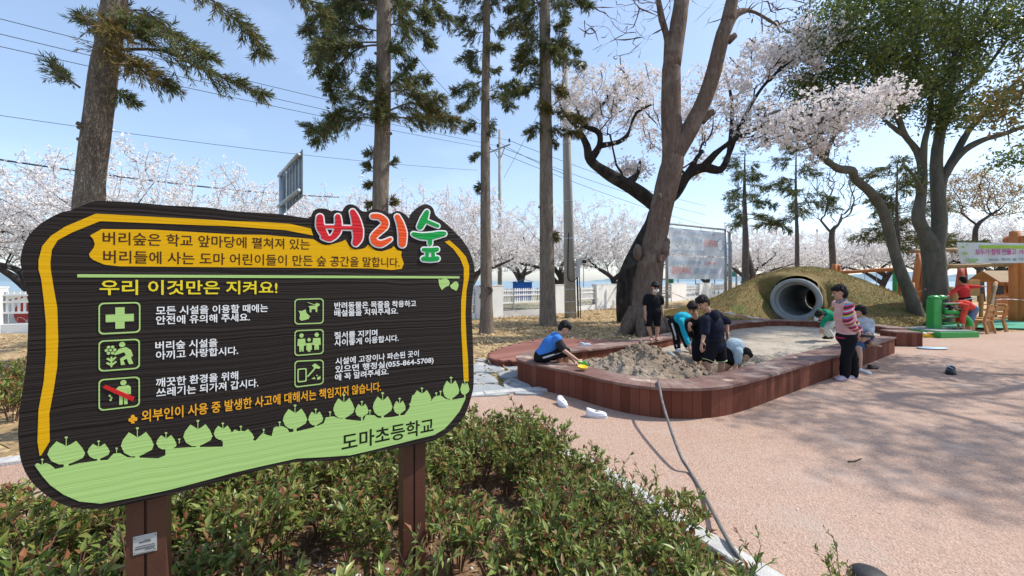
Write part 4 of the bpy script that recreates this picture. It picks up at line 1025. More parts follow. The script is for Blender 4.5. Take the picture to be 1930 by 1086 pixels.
for k, (z0, z1) in enumerate(((3.12,4.62),(1.72,3.02))):
    t = thing('banner', ['upper pale banner with faint mirrored red lettering and a round seal','lower pale banner with mirrored red and blue lettering'][k], 'banner', tuple(Lp+Vector((0,0,z0))))
    nx, nz = 24, 10; vs = []; fs = []
    for j in range(nz+1):
        for i in range(nx+1):
            p = Lp+dB*(.12+(LB-.24)*i/nx)+nB*(.02*math.sin(i*.9+j*.5+k)); vs.append((p.x, p.y, z0+(z1-z0)*j/nz))
    for j in range(nz):
        for i in range(nx): a = j*(nx+1)+i; fs.append((a, a+1, a+nx+2, a+nx+1))
    vs2 = [tuple(Vector(v)-nB*.004) for v in vs]; nn_ = len(vs)
    mb = MB(); mb.add(vs+vs2, fs+[tuple(nn_+i for i in f[::-1]) for f in fs]); cl = obj('cloth', mb, m_ban, t, smooth=True)
    r1, b1 = MB(), MB(); O = Lp+dB*.12; W = LB-.24; off = nB*.035
    if k == 0:
        hang_text(r1, tms[0], O+dB*W*.60, dB, W*.26, .42, z0+.55, off, True); hang_text(b1, tms[2], O+dB*W*.08, dB, W*.5, .3, z0+.72, off, True)
        hang_text(b1, tms[3], O+dB*W*.1, dB, W*.7, .18, z0+1.2, off, True); hang_text(b1, tms[3], O+dB*W*.06, dB, W*.55, .14, z0+.15, off, True)
        c = O+dB*W*.92+Vector((0,0,z0+.75))+off
        n = 24; b1.add([c+dB*(rr_*math.cos(a))+Vector((0,0,rr_*math.sin(a))) for rr_ in (.34,.40) for a in np.linspace(0, 2*np.pi, n+1)[:-1]], [(i, (i+1) % n, n+(i+1) % n, n+i) for i in range(n)])
        hang_text(b1, tms[5], O+dB*W*.885, dB, W*.07, .14, z0+.68, off, True)
    else:
        hang_text(r1, tms[0], O+dB*W*.05, dB, W*.33, .40, z0+.28, off, True); hang_text(b1, tms[4], O+dB*W*.42, dB, W*.24, .36, z0+.28, off, True); hang_text(b1, tms[1], O+dB*W*.68, dB, W*.16, .36, z0+.28, off, True)
        hang_text(b1, tms[3], O+dB*W*.05, dB, W*.5, .22, z0+.85, off, True); hang_text(r1, tms[1], O+dB*W*.62, dB, W*.22, .2, z0+.85, off, True)
    obj('red_lettering', r1, m_bred, cl); obj('blue_lettering', b1, m_bblue, cl)

# ================================================================== turf mound with the pipe tunnel
pm = P(1500,560,15.4); pax = Vector((-.73,-.683,0)).normalized(); PR = .83; PI_ = .70
pm.z = .82+.05
def turf_h(x, y):
    h = mound_h(x, y)+.05*noise.noise(Vector((x*1.1, y*1.1, 0)))+.035*noise.noise(Vector((x*3, y*3, 2)))+.02*noise.noise(Vector((x*8, y*8, 2)))
    v = Vector((x-pm.x, y-pm.y, 0)); t = v.dot(pax); side = abs(v.dot(Vector((-pax.y, pax.x, 0))))
    if t > -1.2:
        k = max(0, 1-max(0, side-PR*.55)/1.15)          # forecourt in front of the mouth
        kk = min(1, max(0, (t+.55)/.4)); low = .13+.05*noise.noise(Vector((x*2, y*2, 5)))+.02*noise.noise(Vector((x*9, y*9, 5)))
        h = h*(1-k*kk)+min(h, low)*k*kk
        if -1.6 < t < .0 and side < PR+.03:  # cover over the pipe
            top = pm.z+math.sqrt(max(0, (PR+.06)**2-min(side, PR)**2))
            if t < -.05: h = max(h, top+.05)
    return h
mound_poly = [(7.2,13.4),(8.9,13.35),(10.2,12.85),(10.8,11.9),(12.2,12.3),(14.2,13.3),(16.6,14.6),(18.2,17.5),(17.5,21),(13,23),(8.5,21.5),(6.4,18),(6.2,15)]
def turf_keep(X, Y):
    return inpoly(X, Y, mound_poly)
m_turf = M('dry_turf', (.17,.14,.05), (.23,.155,.06), scale=1.6, rough=.95, bump=1, bscale=45, spots=[((.13,.14,.04), 1.1, .55), ((.21,.12,.05), 3, .62)])
def turf_hz(x, y):
    h = turf_h(x, y); return max(h, mulch_h(x, y)+.015)
o = grid_obj('turf_mound', 6, 18.4, 11.7, 23, .09, turf_hz, turf_keep, m_turf)
bm = bmesh.new(); bm.from_mesh(o.data); kill = []
for f in bm.faces:
    for v in [f.calc_center_median()]+[x.co for x in f.verts]:
        w = v-pm; t = w.dot(pax); rad = (w-pax*t).length
        if -5 < t < .35 and rad < PR-.07: kill.append(f); break
bmesh.ops.delete(bm, geom=kill, context='FACES'); bm.to_mesh(o.data); bm.free()
structure(o)
tp = rs.uniform(0, 1, (90000, 2))*np.array([12.4, 11.3])+np.array([6, 11.7]); kk = inpoly(tp[:,0], tp[:,1], mound_poly); tp = tp[kk]
gp_ = []
for x, y in tp[:52000]:
    v = Vector((x-pm.x, y-pm.y, 0)); t = v.dot(pax); sd_ = abs(v.dot(Vector((-pax.y, pax.x, 0))))
    if -1.0 < t < .35 and sd_ < PR+.02: continue
    gp_.append((x, y, turf_hz(x, y)-.01))
blades('turf_grass', gp_, .03, .085, .011, M('turf_blades', (.2,.2,.06), island=[(.27,.19,.075),(.19,.16,.05),(.34,.24,.11),(.15,.145,.04),(.24,.15,.065)], rough=.85, trans=.25), .6)
m_pipe = M('concrete_pipe', (.36,.38,.385), (.30,.32,.325), scale=2, rough=.8, bump=.1, bscale=60)
pipe = thing('concrete_pipe', 'large grey concrete pipe forming a tunnel through the turf mound', 'tunnel', tuple(pm-Vector((0,0,PR))))
mb = MB()
mb.lathe([(PI_-.10,-5.2),(PI_-.10,-.28),(PI_-.02,-.24),(PI_-.02,-.05),(PI_,-.012),(PI_+.02,0),(PR-.03,0),(PR,-.03),(PR,-5.2),(PI_-.10,-5.2)], pm+pax*.16, 48, pax)
pobj = obj('ring', mb, m_pipe, pipe, smooth=True)
bm = bmesh.new(); bm.from_mesh(pobj.data)
bmesh.ops.delete(bm, geom=[f for f in bm.faces if len(f.verts) > 4], context='FACES'); bmesh.ops.recalc_face_normals(bm, faces=bm.faces); bm.to_mesh(pobj.data); bm.free()
pobj.data.polygons.foreach_set('use_smooth', [True]*len(pobj.data.polygons))
m_ = pobj.modifiers.new('e', 'EDGE_SPLIT'); m_.split_angle = R(35)

# ================================================================== barrier tape
def tape_mat():
    m, nt, b = new_mat('barrier_tape'); N, L = nt.nodes.new, nt.links.new
    tc = N('ShaderNodeTexCoord'); w = N('ShaderNodeTexWave'); w.inputs['Scale'].default_value = .55; w.bands_direction = 'X'; L(tc.outputs['Object'], w.inputs['Vector'])
    r = N('ShaderNodeValToRGB'); r.color_ramp.interpolation = 'CONSTANT'; r.color_ramp.elements[0].color = c4((.72,.70,.66)); r.color_ramp.elements[1].position = .55; r.color_ramp.elements[1].color = c4((.62,.30,.24))
    L(w.outputs['Fac'], r.inputs[0]); L(r.outputs[0], b.inputs['Base Color']); return m
m_tape = tape_mat()
def tape(pts, lab, r=.022):
    mb = MB(); q = catmull(pts, 6); mb.tube(q, [r*(.8+.35*math.sin(i*1.9)) for i in range(len(q))], 6)
    return tag(obj('barrier_tape', mb, m_tape), lab, 'barrier tape', 'red and white barrier tapes')
tape([P(1257,548,22.3), P(1300,566,18), P(1345,585,14.4), P(1372,590,13.8)], 'red-white barrier tape tied to the left leg of the banner frame')
tape([P(1372,590,13.8), P(1420,599,13.4), P(1480,606,13.2), P(1545,608.5,12.9)], 'twisted pale barrier tape sagging in front of the turf mound', .04)
tape([P(1650,565,17), P(1690,558,16.4), P(1716,555,15.6), P(1745,545,14.2)], 'barrier tape running from the swing frame to the big evergreen trunk')
tape([P(1866,567,13.9), P(1895,564,14.4), P(1945,567,15)], 'barrier tape crossing the play area at far right', .018)
tape([P(1739,628,11.2), P(1762,628,11.4), P(1790,630,11.3)], 'thick barrier rope lying between bench block and green pump', .03)
# ================================================================== trees
def bark(name, c1, c2, moss=None, sx=9, bump=1.2, crack=.6):
    """furrowed bark: stretched noise for colour, long cracks from stretched cells"""
    m, nt, b = new_mat(name); N, L = nt.nodes.new, nt.links.new
    b.inputs['Roughness'].default_value = .92; b.inputs['Specular IOR Level'].default_value = .2
    tc = N('ShaderNodeTexCoord'); mp = N('ShaderNodeMapping'); mp.inputs['Scale'].default_value = (1,1,.20); L(tc.outputs['Object'], mp.inputs[0])
    nz = N('ShaderNodeTexNoise'); nz.inputs['Scale'].default_value = sx; nz.inputs['Detail'].default_value = 9; nz.inputs['Roughness'].default_value = .68; L(mp.outputs[0], nz.inputs['Vector'])
    rp = N('ShaderNodeValToRGB'); rp.color_ramp.elements[0].position = .36; rp.color_ramp.elements[1].position = .64; rp.color_ramp.elements[0].color = c4(c1); rp.color_ramp.elements[1].color = c4(c2); L(nz.outputs['Fac'], rp.inputs[0])
    dv = N('ShaderNodeMixRGB'); dv.inputs[0].default_value = .2; L(mp.outputs[0], dv.inputs[1]); L(nz.outputs['Color'], dv.inputs[2])
    vo = N('ShaderNodeTexVoronoi'); vo.feature = 'DISTANCE_TO_EDGE'; vo.inputs['Scale'].default_value = sx*3; L(dv.outputs[0], vo.inputs['Vector'])
    cr = N('ShaderNodeValToRGB'); cr.color_ramp.elements[0].color = (.38,.36,.34,1); cr.color_ramp.elements[1].position = .20; cr.color_ramp.elements[1].color = (1,1,1,1); L(vo.outputs['Distance'], cr.inputs[0])
    mu = N('ShaderNodeMixRGB'); mu.blend_type = 'MULTIPLY'; mu.inputs[0].default_value = crack; L(rp.outputs[0], mu.inputs[1]); L(cr.outputs[0], mu.inputs[2]); out = mu.outputs[0]
    if moss:
        n3 = N('ShaderNodeTexNoise'); n3.inputs['Scale'].default_value = 2.2; n3.inputs['Detail'].default_value = 5; L(tc.outputs['Object'], n3.inputs['Vector'])
        r3 = N('ShaderNodeValToRGB'); r3.color_ramp.elements[0].position = .54; r3.color_ramp.elements[1].position = .70; r3.color_ramp.elements[1].color = (.7,.7,.7,1); L(n3.outputs['Fac'], r3.inputs[0])
        m3 = N('ShaderNodeMixRGB'); L(r3.outputs[0], m3.inputs[0]); L(out, m3.inputs[1]); m3.inputs[2].default_value = c4(moss); out = m3.outputs[0]
    L(out, b.inputs['Base Color'])
    ad = N('ShaderNodeMath'); ad.operation = 'MULTIPLY_ADD'; L(cr.outputs[0], ad.inputs[0]); ad.inputs[1].default_value = .6; L(nz.outputs['Fac'], ad.inputs[2])
    bp = N('ShaderNodeBump'); bp.inputs['Strength'].default_value = 1; bp.inputs['Distance'].default_value = .02*bump; L(ad.outputs[0], bp.inputs['Height']); L(bp.outputs[0], b.inputs['Normal'])
    return m
b_cedar = bark('cedar_bark', (.24,.185,.14), (.44,.365,.29), (.33,.30,.24), 16)
b_zelk = bark('brown_bark', (.20,.135,.10), (.34,.245,.19), (.36,.285,.23), 12, 1.5)
b_zelk2 = b_zelk
b_cherry = bark('dark_cherry_bark', (.028,.024,.022), (.07,.06,.052), (.10,.095,.08), 8)
b_far = M('far_cherry_bark', (.05,.042,.040), (.09,.078,.072), scale=4, rough=.95)
b_ever = bark('grey_green_bark', (.08,.078,.062), (.14,.136,.11), (.06,.075,.05), 5, .4, .12)
b_bare = M('bare_bark', (.10,.085,.075), (.16,.14,.125), scale=6, rough=.95)

def unit(a): return a/np.maximum(np.linalg.norm(a, axis=1, keepdims=True), 1e-9)
def randdir(n, rg): return unit(rg.normal(size=(n, 3)))
def diamonds(C, D, S, L, W):
    """flat leaf-shaped quads: centre-base C, along D (unit), side S (unit)"""
    L = np.asarray(L)[:,None]; W = np.asarray(W)[:,None]
    V = np.stack([C, C+D*L*.45-S*W*.5, C+D*L, C+D*L*.45+S*W*.5], 1).reshape(-1,3)
    return V, np.arange(len(V)).reshape(-1,4)
def perp(D, rg):
    r = randdir(len(D), rg); return unit(np.cross(D, r))

def grow(trunk, attract, bf=.35, bend=.0):
    """balanced spanning tree: trunk polyline first, then every target point joins the cheapest node"""
    T = [np.array(p) for p in trunk]; nT = len(T)
    pos = np.array(T+[np.array(a) for a in attract]); n = len(pos)
    par = -np.ones(n, int); plen = np.full(n, np.inf); done = np.zeros(n, bool)
    plen[0] = 0; done[0] = True
    for i in range(1, nT): par[i] = i-1; plen[i] = plen[i-1]+np.linalg.norm(pos[i]-pos[i-1]); done[i] = True
    best = np.full(n, np.inf); bp = np.zeros(n, int)
    def relax(i):
        d = np.linalg.norm(pos-pos[i], axis=1); up = (pos[i,2]-pos[:,2]); c = d+bf*plen[i]+np.maximum(up, 0)*.6
        m = (c < best) & ~done; best[m] = c[m]; bp[m] = i
    for i in range(max(1, nT//3), nT): relax(i)
    for _ in range(n-nT):
        b = np.where(done, np.inf, best); j = int(np.argmin(b))
        par[j] = bp[j]; plen[j] = plen[bp[j]]+np.linalg.norm(pos[j]-pos[bp[j]]); done[j] = True; relax(j)
    return pos, par
def skeleton(pos, par, nT, trunk_r, tip_r=.006, expo=.5, maxr=.25):
    n = len(pos); ch = [[] for _ in range(n)]
    for i in range(n):
        if par[i] >= 0: ch[par[i]].append(i)
    order = []; st = [0]
    while st: i = st.pop(); order.append(i); st.extend(ch[i])
    tips = np.zeros(n)
    for i in reversed(order): tips[i] = 1 if not ch[i] else sum(tips[c] for c in ch[i])
    r = tip_r*tips**expo; r = np.minimum(r, maxr)
    for i in range(nT): r[i] = trunk_r[i]
    chains = []; heads = [(0, -1)]
    while heads:
        i, p = heads.pop(); c = [p, i] if p >= 0 else [i]
        while ch[i]:
            k = max(ch[i], key=lambda q: (q < nT, tips[q]))
            for q in ch[i]:
                if q != k: heads.append((q, i))
            c.append(k); i = k
        chains.append(c)
    return r, tips, chains
def limb_mesh(mb, pos, r, chains, sub=2, nT=0, minr=0, wob=0.):
    for c in chains:
        if len(c) < 2: continue
        pts = [Vector(pos[i]) for i in c]; rr = [r[i] for i in c]
        if c[0] >= nT or (len(c) > 1 and c[1] >= nT): rr[0] = min(rr[0], rr[1]*1.25)
        if max(rr) < minr: continue
        R0 = max(rr); s = sub if R0 < .12 else sub+2
        q = catmull(pts, s); t = np.interp(np.linspace(0, len(rr)-1, len(q)), range(len(rr)), rr)
        n = 16 if R0 > .25 else 10 if R0 > .1 else 6 if R0 > .04 else 4 if R0 > .015 else 3
        mb.tube(q, list(t), n, cap=R0 > .03)
def envelope(rg, ells, n):
    """points spread through ellipsoids (centre, radii, weight), thicker towards the shell"""
    w = np.array([e[2] for e in ells], float); w /= w.sum(); out = []
    for e, k in zip(ells, rg.multinomial(n, w)):
        d = randdir(k, rg); rad = rg.uniform(0, 1, k)**.42
        out.append(np.array(e[0])+d*rad[:,None]*np.array(e[1]))
    return np.concatenate(out)
def twig_points(pos, par, tips, rg, per, spread, maxtips=4, minz=None):
    idx = [i for i in range(len(pos)) if par[i] >= 0 and tips[i] <= maxtips]
    C = []; D = []
    for i in idx:
        a = pos[par[i]]; b = pos[i]; k = per
        t = rg.uniform(.1, 1.15, k)[:,None]; C.append(a+(b-a)*t); D.append(np.repeat(((b-a)/max(1e-6, np.linalg.norm(b-a)))[None], k, 0))
    C = np.concatenate(C); D = np.concatenate(D)
    return C+rg.normal(0, spread, C.shape), D
def blossoms(C, rg, size, per=2):
    """each flower cluster: a few petal-shaped faces turned every way"""
    C = np.repeat(C, per, 0); n = len(C); C = C+rg.normal(0, size*.35, C.shape)
    D = randdir(n, rg); S = perp(D, rg); L = rg.uniform(.7, 1.25, n)*size
    return diamonds(C-D*L[:,None]*.5, D, S, L, L*rg.uniform(.75, 1.0, n))
m_blos = M('cherry_blossom', (.8,.7,.68), island=[(.70,.63,.61),(.85,.79,.77),(.91,.88,.86),(.87,.82,.80)], rough=.8, trans=.42, spec=.1)
m_blos2 = M('cherry_blossom_far', (.8,.7,.68), island=[(.74,.69,.675),(.87,.835,.82),(.92,.90,.885)], rough=.8, trans=.42, spec=.1)
m_leaf_e = M('evergreen_leaf', (.05,.09,.02), island=[(.05,.082,.02),(.095,.14,.028),(.155,.195,.04),(.24,.255,.06)], rough=.36, trans=.42, spec=.5)
m_leaf_y = M('ochre_leaf', (.3,.2,.05), island=[(.30,.17,.05),(.42,.26,.08),(.36,.25,.10),(.25,.17,.05)], rough=.7, trans=.4)
m_cedar = M('cedar_needles', (.05,.08,.03), island=[(.042,.078,.034),(.075,.12,.042),(.115,.155,.05),(.19,.175,.055),(.10,.135,.045)], rough=.6, trans=.3)
m_cedar_g = M('cedar_needles_gold', (.2,.15,.04), island=[(.16,.11,.03),(.26,.18,.05),(.10,.09,.03),(.20,.15,.05)], rough=.7, trans=.25)

def tree(name, label, base, trunk, trunk_r, attract, bmat, foliage=None, cat='tree', group=None, bf=.35, tip_r=.006, expo=.5, maxr=.25, flare=True, limbs=None, minr=0):
    """limbs: extra hand-placed branches [(points, radii)] that carry growth too. foliage: function(pos, par, tips, t)"""
    t = thing(name, label, cat, base, group); kc_ = 1.0
    if base[1] > 1: kc_ = base[1]/math.hypot(base[0], base[1]); trunk_r = [r*kc_ for r in trunk_r]; limbs = [(p, [q*kc_ for q in rr]) for p, rr in limbs] if limbs else None
    pos, par = grow(trunk, attract, bf) if len(attract) else (np.array([np.array(p) for p in trunk]), np.array([-1]+list(range(len(trunk)-1))))
    nT = len(trunk)
    if limbs:
        # rebuild with limbs as fixed polylines hanging off the nearest trunk node
        P0 = [np.array(p) for p in trunk]; par0 = [-1]+list(range(nT-1)); r0 = list(trunk_r)
        for pts, rr in limbs:
            a = np.array(pts[0]); k = int(np.argmin([np.linalg.norm(p-a) for p in P0])); prev = k
            for p, q in zip(pts[1:], rr[1:]): P0.append(np.array(p)); par0.append(prev); r0.append(q); prev = len(P0)-1
        nT = len(P0); pos = np.array(P0+[np.array(a) for a in attract]); n = len(pos); par = np.array(par0+[-1]*(n-nT))
        plen = np.full(n, np.inf); plen[0] = 0
        for i in range(1, nT): plen[i] = plen[par[i]]+np.linalg.norm(pos[i]-pos[par[i]])
        done = np.zeros(n, bool); done[:nT] = True; best = np.full(n, np.inf); bp = np.zeros(n, int)
        def relax(i):
            d = np.linalg.norm(pos-pos[i], axis=1); c = d+bf*plen[i]; m = (c < best) & ~done; best[m] = c[m]; bp[m] = i
        for i in range(len(trunk)//2, nT): relax(i)
        for _ in range(n-nT):
            b = np.where(done, np.inf, best); j = int(np.argmin(b)); par[j] = bp[j]; plen[j] = plen[bp[j]]+np.linalg.norm(pos[j]-pos[bp[j]]); done[j] = True; relax(j)
        trunk_r = r0
    r, tips, chains = skeleton(pos, par, nT, trunk_r, tip_r, expo, maxr)
    mb = MB(); limb_mesh(mb, pos, r, chains, 2, nT, minr); o_ = obj('trunk', mb, bmat, t, smooth=True)
    if max(trunk_r) > .2 and base[1] > 1: roughen(o_.data, .012, 7, 3, .03, 1.6)
    if foliage: foliage(pos, par, tips, t)
    return t

# ---- cherry row beyond the fence
def cherry_foliage(per, spread, size, seed, per2=2, mat=None, maxtips=5):
    def f(pos, par, tips, t):
        rg = np.random.RandomState(seed); C, D = twig_points(pos, par, tips, rg, per, spread, maxtips)
        V, Fq = blossoms(C, rg, size, per2); np_obj('crown', V, Fq, mat or m_blos2, t)
    return f
def make_cherry(seed, H=7.5, Wd=5.5):
    rg = np.random.RandomState(seed)
    lean = rg.uniform(-.5, .5, 2)
    trunk = [(0,0,-.2),(.05*lean[0],.05,.5),(lean[0]*.3,lean[1]*.3,1.2),(lean[0]*.6,lean[1]*.6,1.9)]
    limbs = []; nl = 5
    for k in range(nl):
        a = 2*math.pi*(k+rg.uniform(-.3,.3))/nl; rr = rg.uniform(.65,.9)*Wd; up = rg.uniform(.45,.8)
        p = [Vector(trunk[2 if k % 2 else 3])]
        for q in (.28,.6,1.0): p.append(Vector((math.cos(a+rg.uniform(-.15,.15))*rr*q*.8, math.sin(a+rg.uniform(-.15,.15))*rr*q*.8, 1.7+(H*.62-1.7)*up*q**.75+rg.uniform(-.1,.2))))
        limbs.append((p, [.16,.13,.09,.05]))
    at = envelope(rg, [((0,0,H*.62),(Wd,Wd,H*.30),5),((0,0,H*.48),(Wd*1.05,Wd*1.05,H*.17),3)], 620)
    at = at[at[:,2] > 2.0+.0*at[:,0]]
    # upward-reaching shoot tips
    tipk = rg.choice(len(at), 160); tp_ = at[tipk]+np.stack([rg.normal(0,.25,160), rg.normal(0,.25,160), rg.uniform(.3,.9,160)], 1)
    at = np.concatenate([at, tp_])
    return tree('cherry_tree', '', (0,0,0), trunk, [.30,.24,.22,.20], at, b_far, cherry_foliage(10, .115, .085, seed+50, 4), group='blossoming cherry trees beyond the fence', limbs=limbs, bf=.3, tip_r=.006, expo=.47)
protos = [make_cherry(s, H, W) for s, H, W in ((11,7.6,5.4),(23,7.0,5.0),(37,8.0,5.8))]
spots = [ # px of trunk, depth, scale, variant, label
 (-190,15.5,.9,2,'cherry tree in bloom at the far left edge, its boughs below the sky wires'),(70,17.5,.9,0,'cherry tree in bloom seen left of the first cedar trunk'),(330,18.5,1.0,2,'tallest blossom crown, right of the first cedar above the notice board'),
 (600,22.5,1.0,1,'cherry in bloom just right of the grey road sign'),(560,27,1.0,0,'cherry in bloom farther back behind the road sign'),(800,23.5,1.02,0,'cherry in bloom right of the second cedar above the sign title'),(880,23,.92,1,'cherry tree with forked dark stems left of the third cedar and slender pole'),
 (1055,27,.95,2,'cherry in bloom behind the fourth cedar, dark stem beside it'),(1165,27,.88,0,'white cherry with low spreading fork between the concrete pole and the big trunk'),(985,40,1.1,1,'small far cherry beyond the blue shed'),
 (1410,37,.95,2,'cherry in bloom behind the right legs of the banner frame'),(1475,40,1.0,1,'pale cherry right of the double-stemmed conifer, above the pipe mound'),(1330,44,1.05,0,'distant cherry behind the banners'),(1560,46,1.15,1,'far cherry behind the bare tree over the mound'),
 (1660,40,1.1,0,'cherry behind the leaning trunk, over the swing beam'),(1760,42,1.2,2,'cherry behind the big evergreen trunk'),(1870,38,1.2,1,'cherry behind the ochre-leaved tree'),(1990,36,1.1,0,'cherry behind the white banner at the right edge')]
rq = random.Random(4); usedp = set()
for px, Y, sc, v, lab in spots:
    loc = Vector(((px-CX)/F*Y, Y, 0)); rz = rq.uniform(0, 6.28)
    if v not in usedp: usedp.add(v); t = protos[v]; t.location = loc; t.rotation_euler = (0,0,rz); t.scale = (sc,)*3; t['label'] = lab
    else: t = dup(protos[v], loc, rz, lab, sc)

# ---- cedars
def spray(rg, pts, R0, dens, twig=(.25,.5), need=(.06,.13), droop=.25, width=.016, cl=11):
    """feathery cedar sprays along a branch polyline"""
    q = catmull(pts, 6); q = np.array([tuple(p) for p in q]); seg = np.linalg.norm(np.diff(q, axis=0), axis=1); tot = seg.sum(); n = max(2, int(tot*dens))
    t = rg.uniform(.12, 1.03, n)**.85*(len(q)-1.001); t = np.clip(t, 0, len(q)-1.001); i = t.astype(int); f = (t-i)[:,None]
    B = q[i]*(1-f)+q[i+1]*f; T = unit(q[i+1]-q[i])
    side = perp(T, rg); side[:,2] *= .55; D = unit(T*rg.uniform(.3,1.0,n)[:,None]+side*rg.uniform(.4,1.0,n)[:,None]+np.array([0,0,-droop]))
    fall = np.clip(1.15-(t/(len(q)-1))*.55, .3, 1.1); L = rg.uniform(twig[0], twig[1], n)*R0*fall
    # three-step drooping twig with needle shoots all the way
    k = cl; u = rg.uniform(.08, 1.0, (n, k)); base = B[:,None,:]+D[:,None,:]*(L[:,None]*u)[:,:,None]+np.array([0,0,1])*(-.22*droop*L[:,None]*u**2)[:,:,None]
    base = base.reshape(-1,3); D2 = np.repeat(D, k, 0); s2 = perp(D2, rg); ND = unit(D2*.8+s2*rg.uniform(.35,.8,len(D2))[:,None]+np.array([0,0,-.08]))
    nl = rg.uniform(need[0], need[1], len(D2)); V, Fq = diamonds(base, ND, perp(ND, rg), nl, np.full(len(nl), width)*rg.uniform(.7,1.3,len(nl)))
    return V, Fq, list(zip(B, B+D*L[:,None]))
def cedar(label, base, trunk, radii, branches, seed, gold=.2, dens=24, width=.016, need=(.07,.14), bmat=None, name='cedar_tree', cl=12, twig=(.25,.5)):
    rg = np.random.RandomState(seed); t = thing(name, label, 'tree', base, 'cedars with bare lower trunks' if name == 'cedar_tree' else None)
    kc_ = base[1]/math.hypot(base[0], base[1]); radii = [r*kc_ for r in radii]
    tr = catmull(trunk, 6); rr = np.interp(np.linspace(0, len(radii)-1, len(tr)), range(len(radii)), radii)
    rr = [r*(1+.05*noise.noise(Vector((0, i*.7, seed)))) for i, r in enumerate(rr)]
    mb = MB(); mb.tube(tr, rr, 24)
    def at_z(z):
        for a, b in zip(tr, tr[1:]):
            if a.z <= z <= b.z: return a+(b-a)*((z-a.z)/(b.z-a.z))
        return tr[-1].copy()
    # stubs where boughs were cut
    for k in range(9):
        z = rg.uniform(.8, trunk[-1].z*.8); c = at_z(z); a = rg.uniform(0, 6.28); d = Vector((math.cos(a), math.sin(a), .25)); r = np.interp(z, [p.z for p in trunk], radii)
        mb.tube([c+d*r*.6, c+d*(r*1.12+.02)], [r*.30, r*.17], 7)
    o_ = obj('trunk', mb, bmat or b_cedar, t, smooth=True); roughen(o_.data, .006, 14, 4, .008, 3)
    bm_ = MB(); VV, FF, k0 = [], [], 0; VG, FG, g0 = [], [], 0
    for br in branches:
        pts, R0 = br[0], br[1]; gd = br[2] if len(br) > 2 else gold
        pts = [Vector(p) for p in pts]
        if len(pts) == 1: continue
        L = sum((b-a).length for a, b in zip(pts, pts[1:]))
        q = catmull(pts, 4); bm_.tube(q, list(np.linspace(.008+.008*L, .004, len(q))), 5)
        V, Fq, tw = spray(rg, pts, R0, dens, twig, need, .14, width, cl)
        for a, b in tw[::1]: bm_.tube([a, b], [.005,.002], 3, cap=False)
        isl = rg.uniform(0, 1, len(Fq)) < gd
        A = V.reshape(-1,4,3)
        if (~isl).any(): VV.append(A[~isl].reshape(-1,3))
        if isl.any(): VG.append(A[isl].reshape(-1,3))
    cr = None
    if VV: V = np.concatenate(VV); cr = np_obj('crown', V, np.arange(len(V)).reshape(-1,4), m_cedar, t)
    if VG: V = np.concatenate(VG); np_obj('golden_sprays', V, np.arange(len(V)).reshape(-1,4), m_cedar_g, t)
    obj('boughs', bm_, bmat or b_cedar, t)
    return t
def pxb(Y, *pts, dy=0.):
    n = len(pts); return [P(x, y, Y+dy*i/max(1, n-1)) for i, (x, y) in enumerate(pts)]
def rand_branches(rg, tr, z0, z1, n, lmin, lmax, R0, up=.15, droop=.35, gold=None):
    out = []; tr = catmull(tr, 6)
    for k in range(n):
        z = z0+(z1-z0)*(k+rg.uniform(0, 1))/n; c = min(tr, key=lambda p: abs(p.z-z)); a = rg.uniform(0, 6.28); L = rg.uniform(lmin, lmax)
        d = Vector((math.cos(a), math.sin(a), 0)); p = [c+d*.05, c+d*L*.35+Vector((0,0,up*L*.3)), c+d*L*.7+Vector((0,0,up*L*.2-droop*L*.15)), c+d*L+Vector((0,0,-droop*L*.55))]
        out.append((p, R0)+((gold,) if gold is not None else ()))
    return out
rgc = np.random.RandomState(77)
# first cedar: thick trunk at far left
Y1 = 4.3; tr1 = [Vector((-4.78,4.3,-.2)), P(160,700,Y1), P(168,385,Y1), P(190,180,Y1), P(216,0,Y1), P(240,-250,Y1), P(262,-600,Y1+.1)]
br1 = [(pxb(Y1,(215,95),(300,95),(370,125),(430,150),(488,172),dy=.5),1.0,.12),(pxb(Y1,(215,60),(262,60),(330,70),(385,105),dy=-.3),1.05,.15),(pxb(Y1,(212,110),(262,125),(300,145),(318,160),dy=.2),.9,.25),
 (pxb(Y1,(150,165),(130,150),(112,138),(100,130),dy=.1),.75,.1),(pxb(Y1,(180,60),(165,40),(152,22),dy=.15),.6,.1),(pxb(Y1,(200,98),(225,108),(258,122),dy=-.45),1.1,.85),(pxb(Y1,(200,45),(212,50),(222,64),dy=-.45),.9,.85),
 (pxb(Y1,(215,165),(228,178),(245,190),dy=-.1),.5,.2),(pxb(Y1,(225,-40),(300,-60),(372,-20),(430,25),(470,62),(493,95),dy=.3),.85,.3),(pxb(Y1,(222,10),(240,30),(262,40),dy=-.3),.8,.3),(pxb(Y1,(215,30),(270,20),(320,60),dy=.5),.8,.15)]
br1 += rand_branches(rgc, tr1, 5.3, 9.0, 16, 1.0, 2.2, 1.0)
cedar('thickest cedar, rising behind the left end of the notice board, golden tuft on its bark', (-4.78,4.3,0), tr1, [.225,.20,.185,.17,.155,.13,.05], br1, 1, dens=60, width=.009, need=(.05,.10), cl=26, twig=(.18,.34))
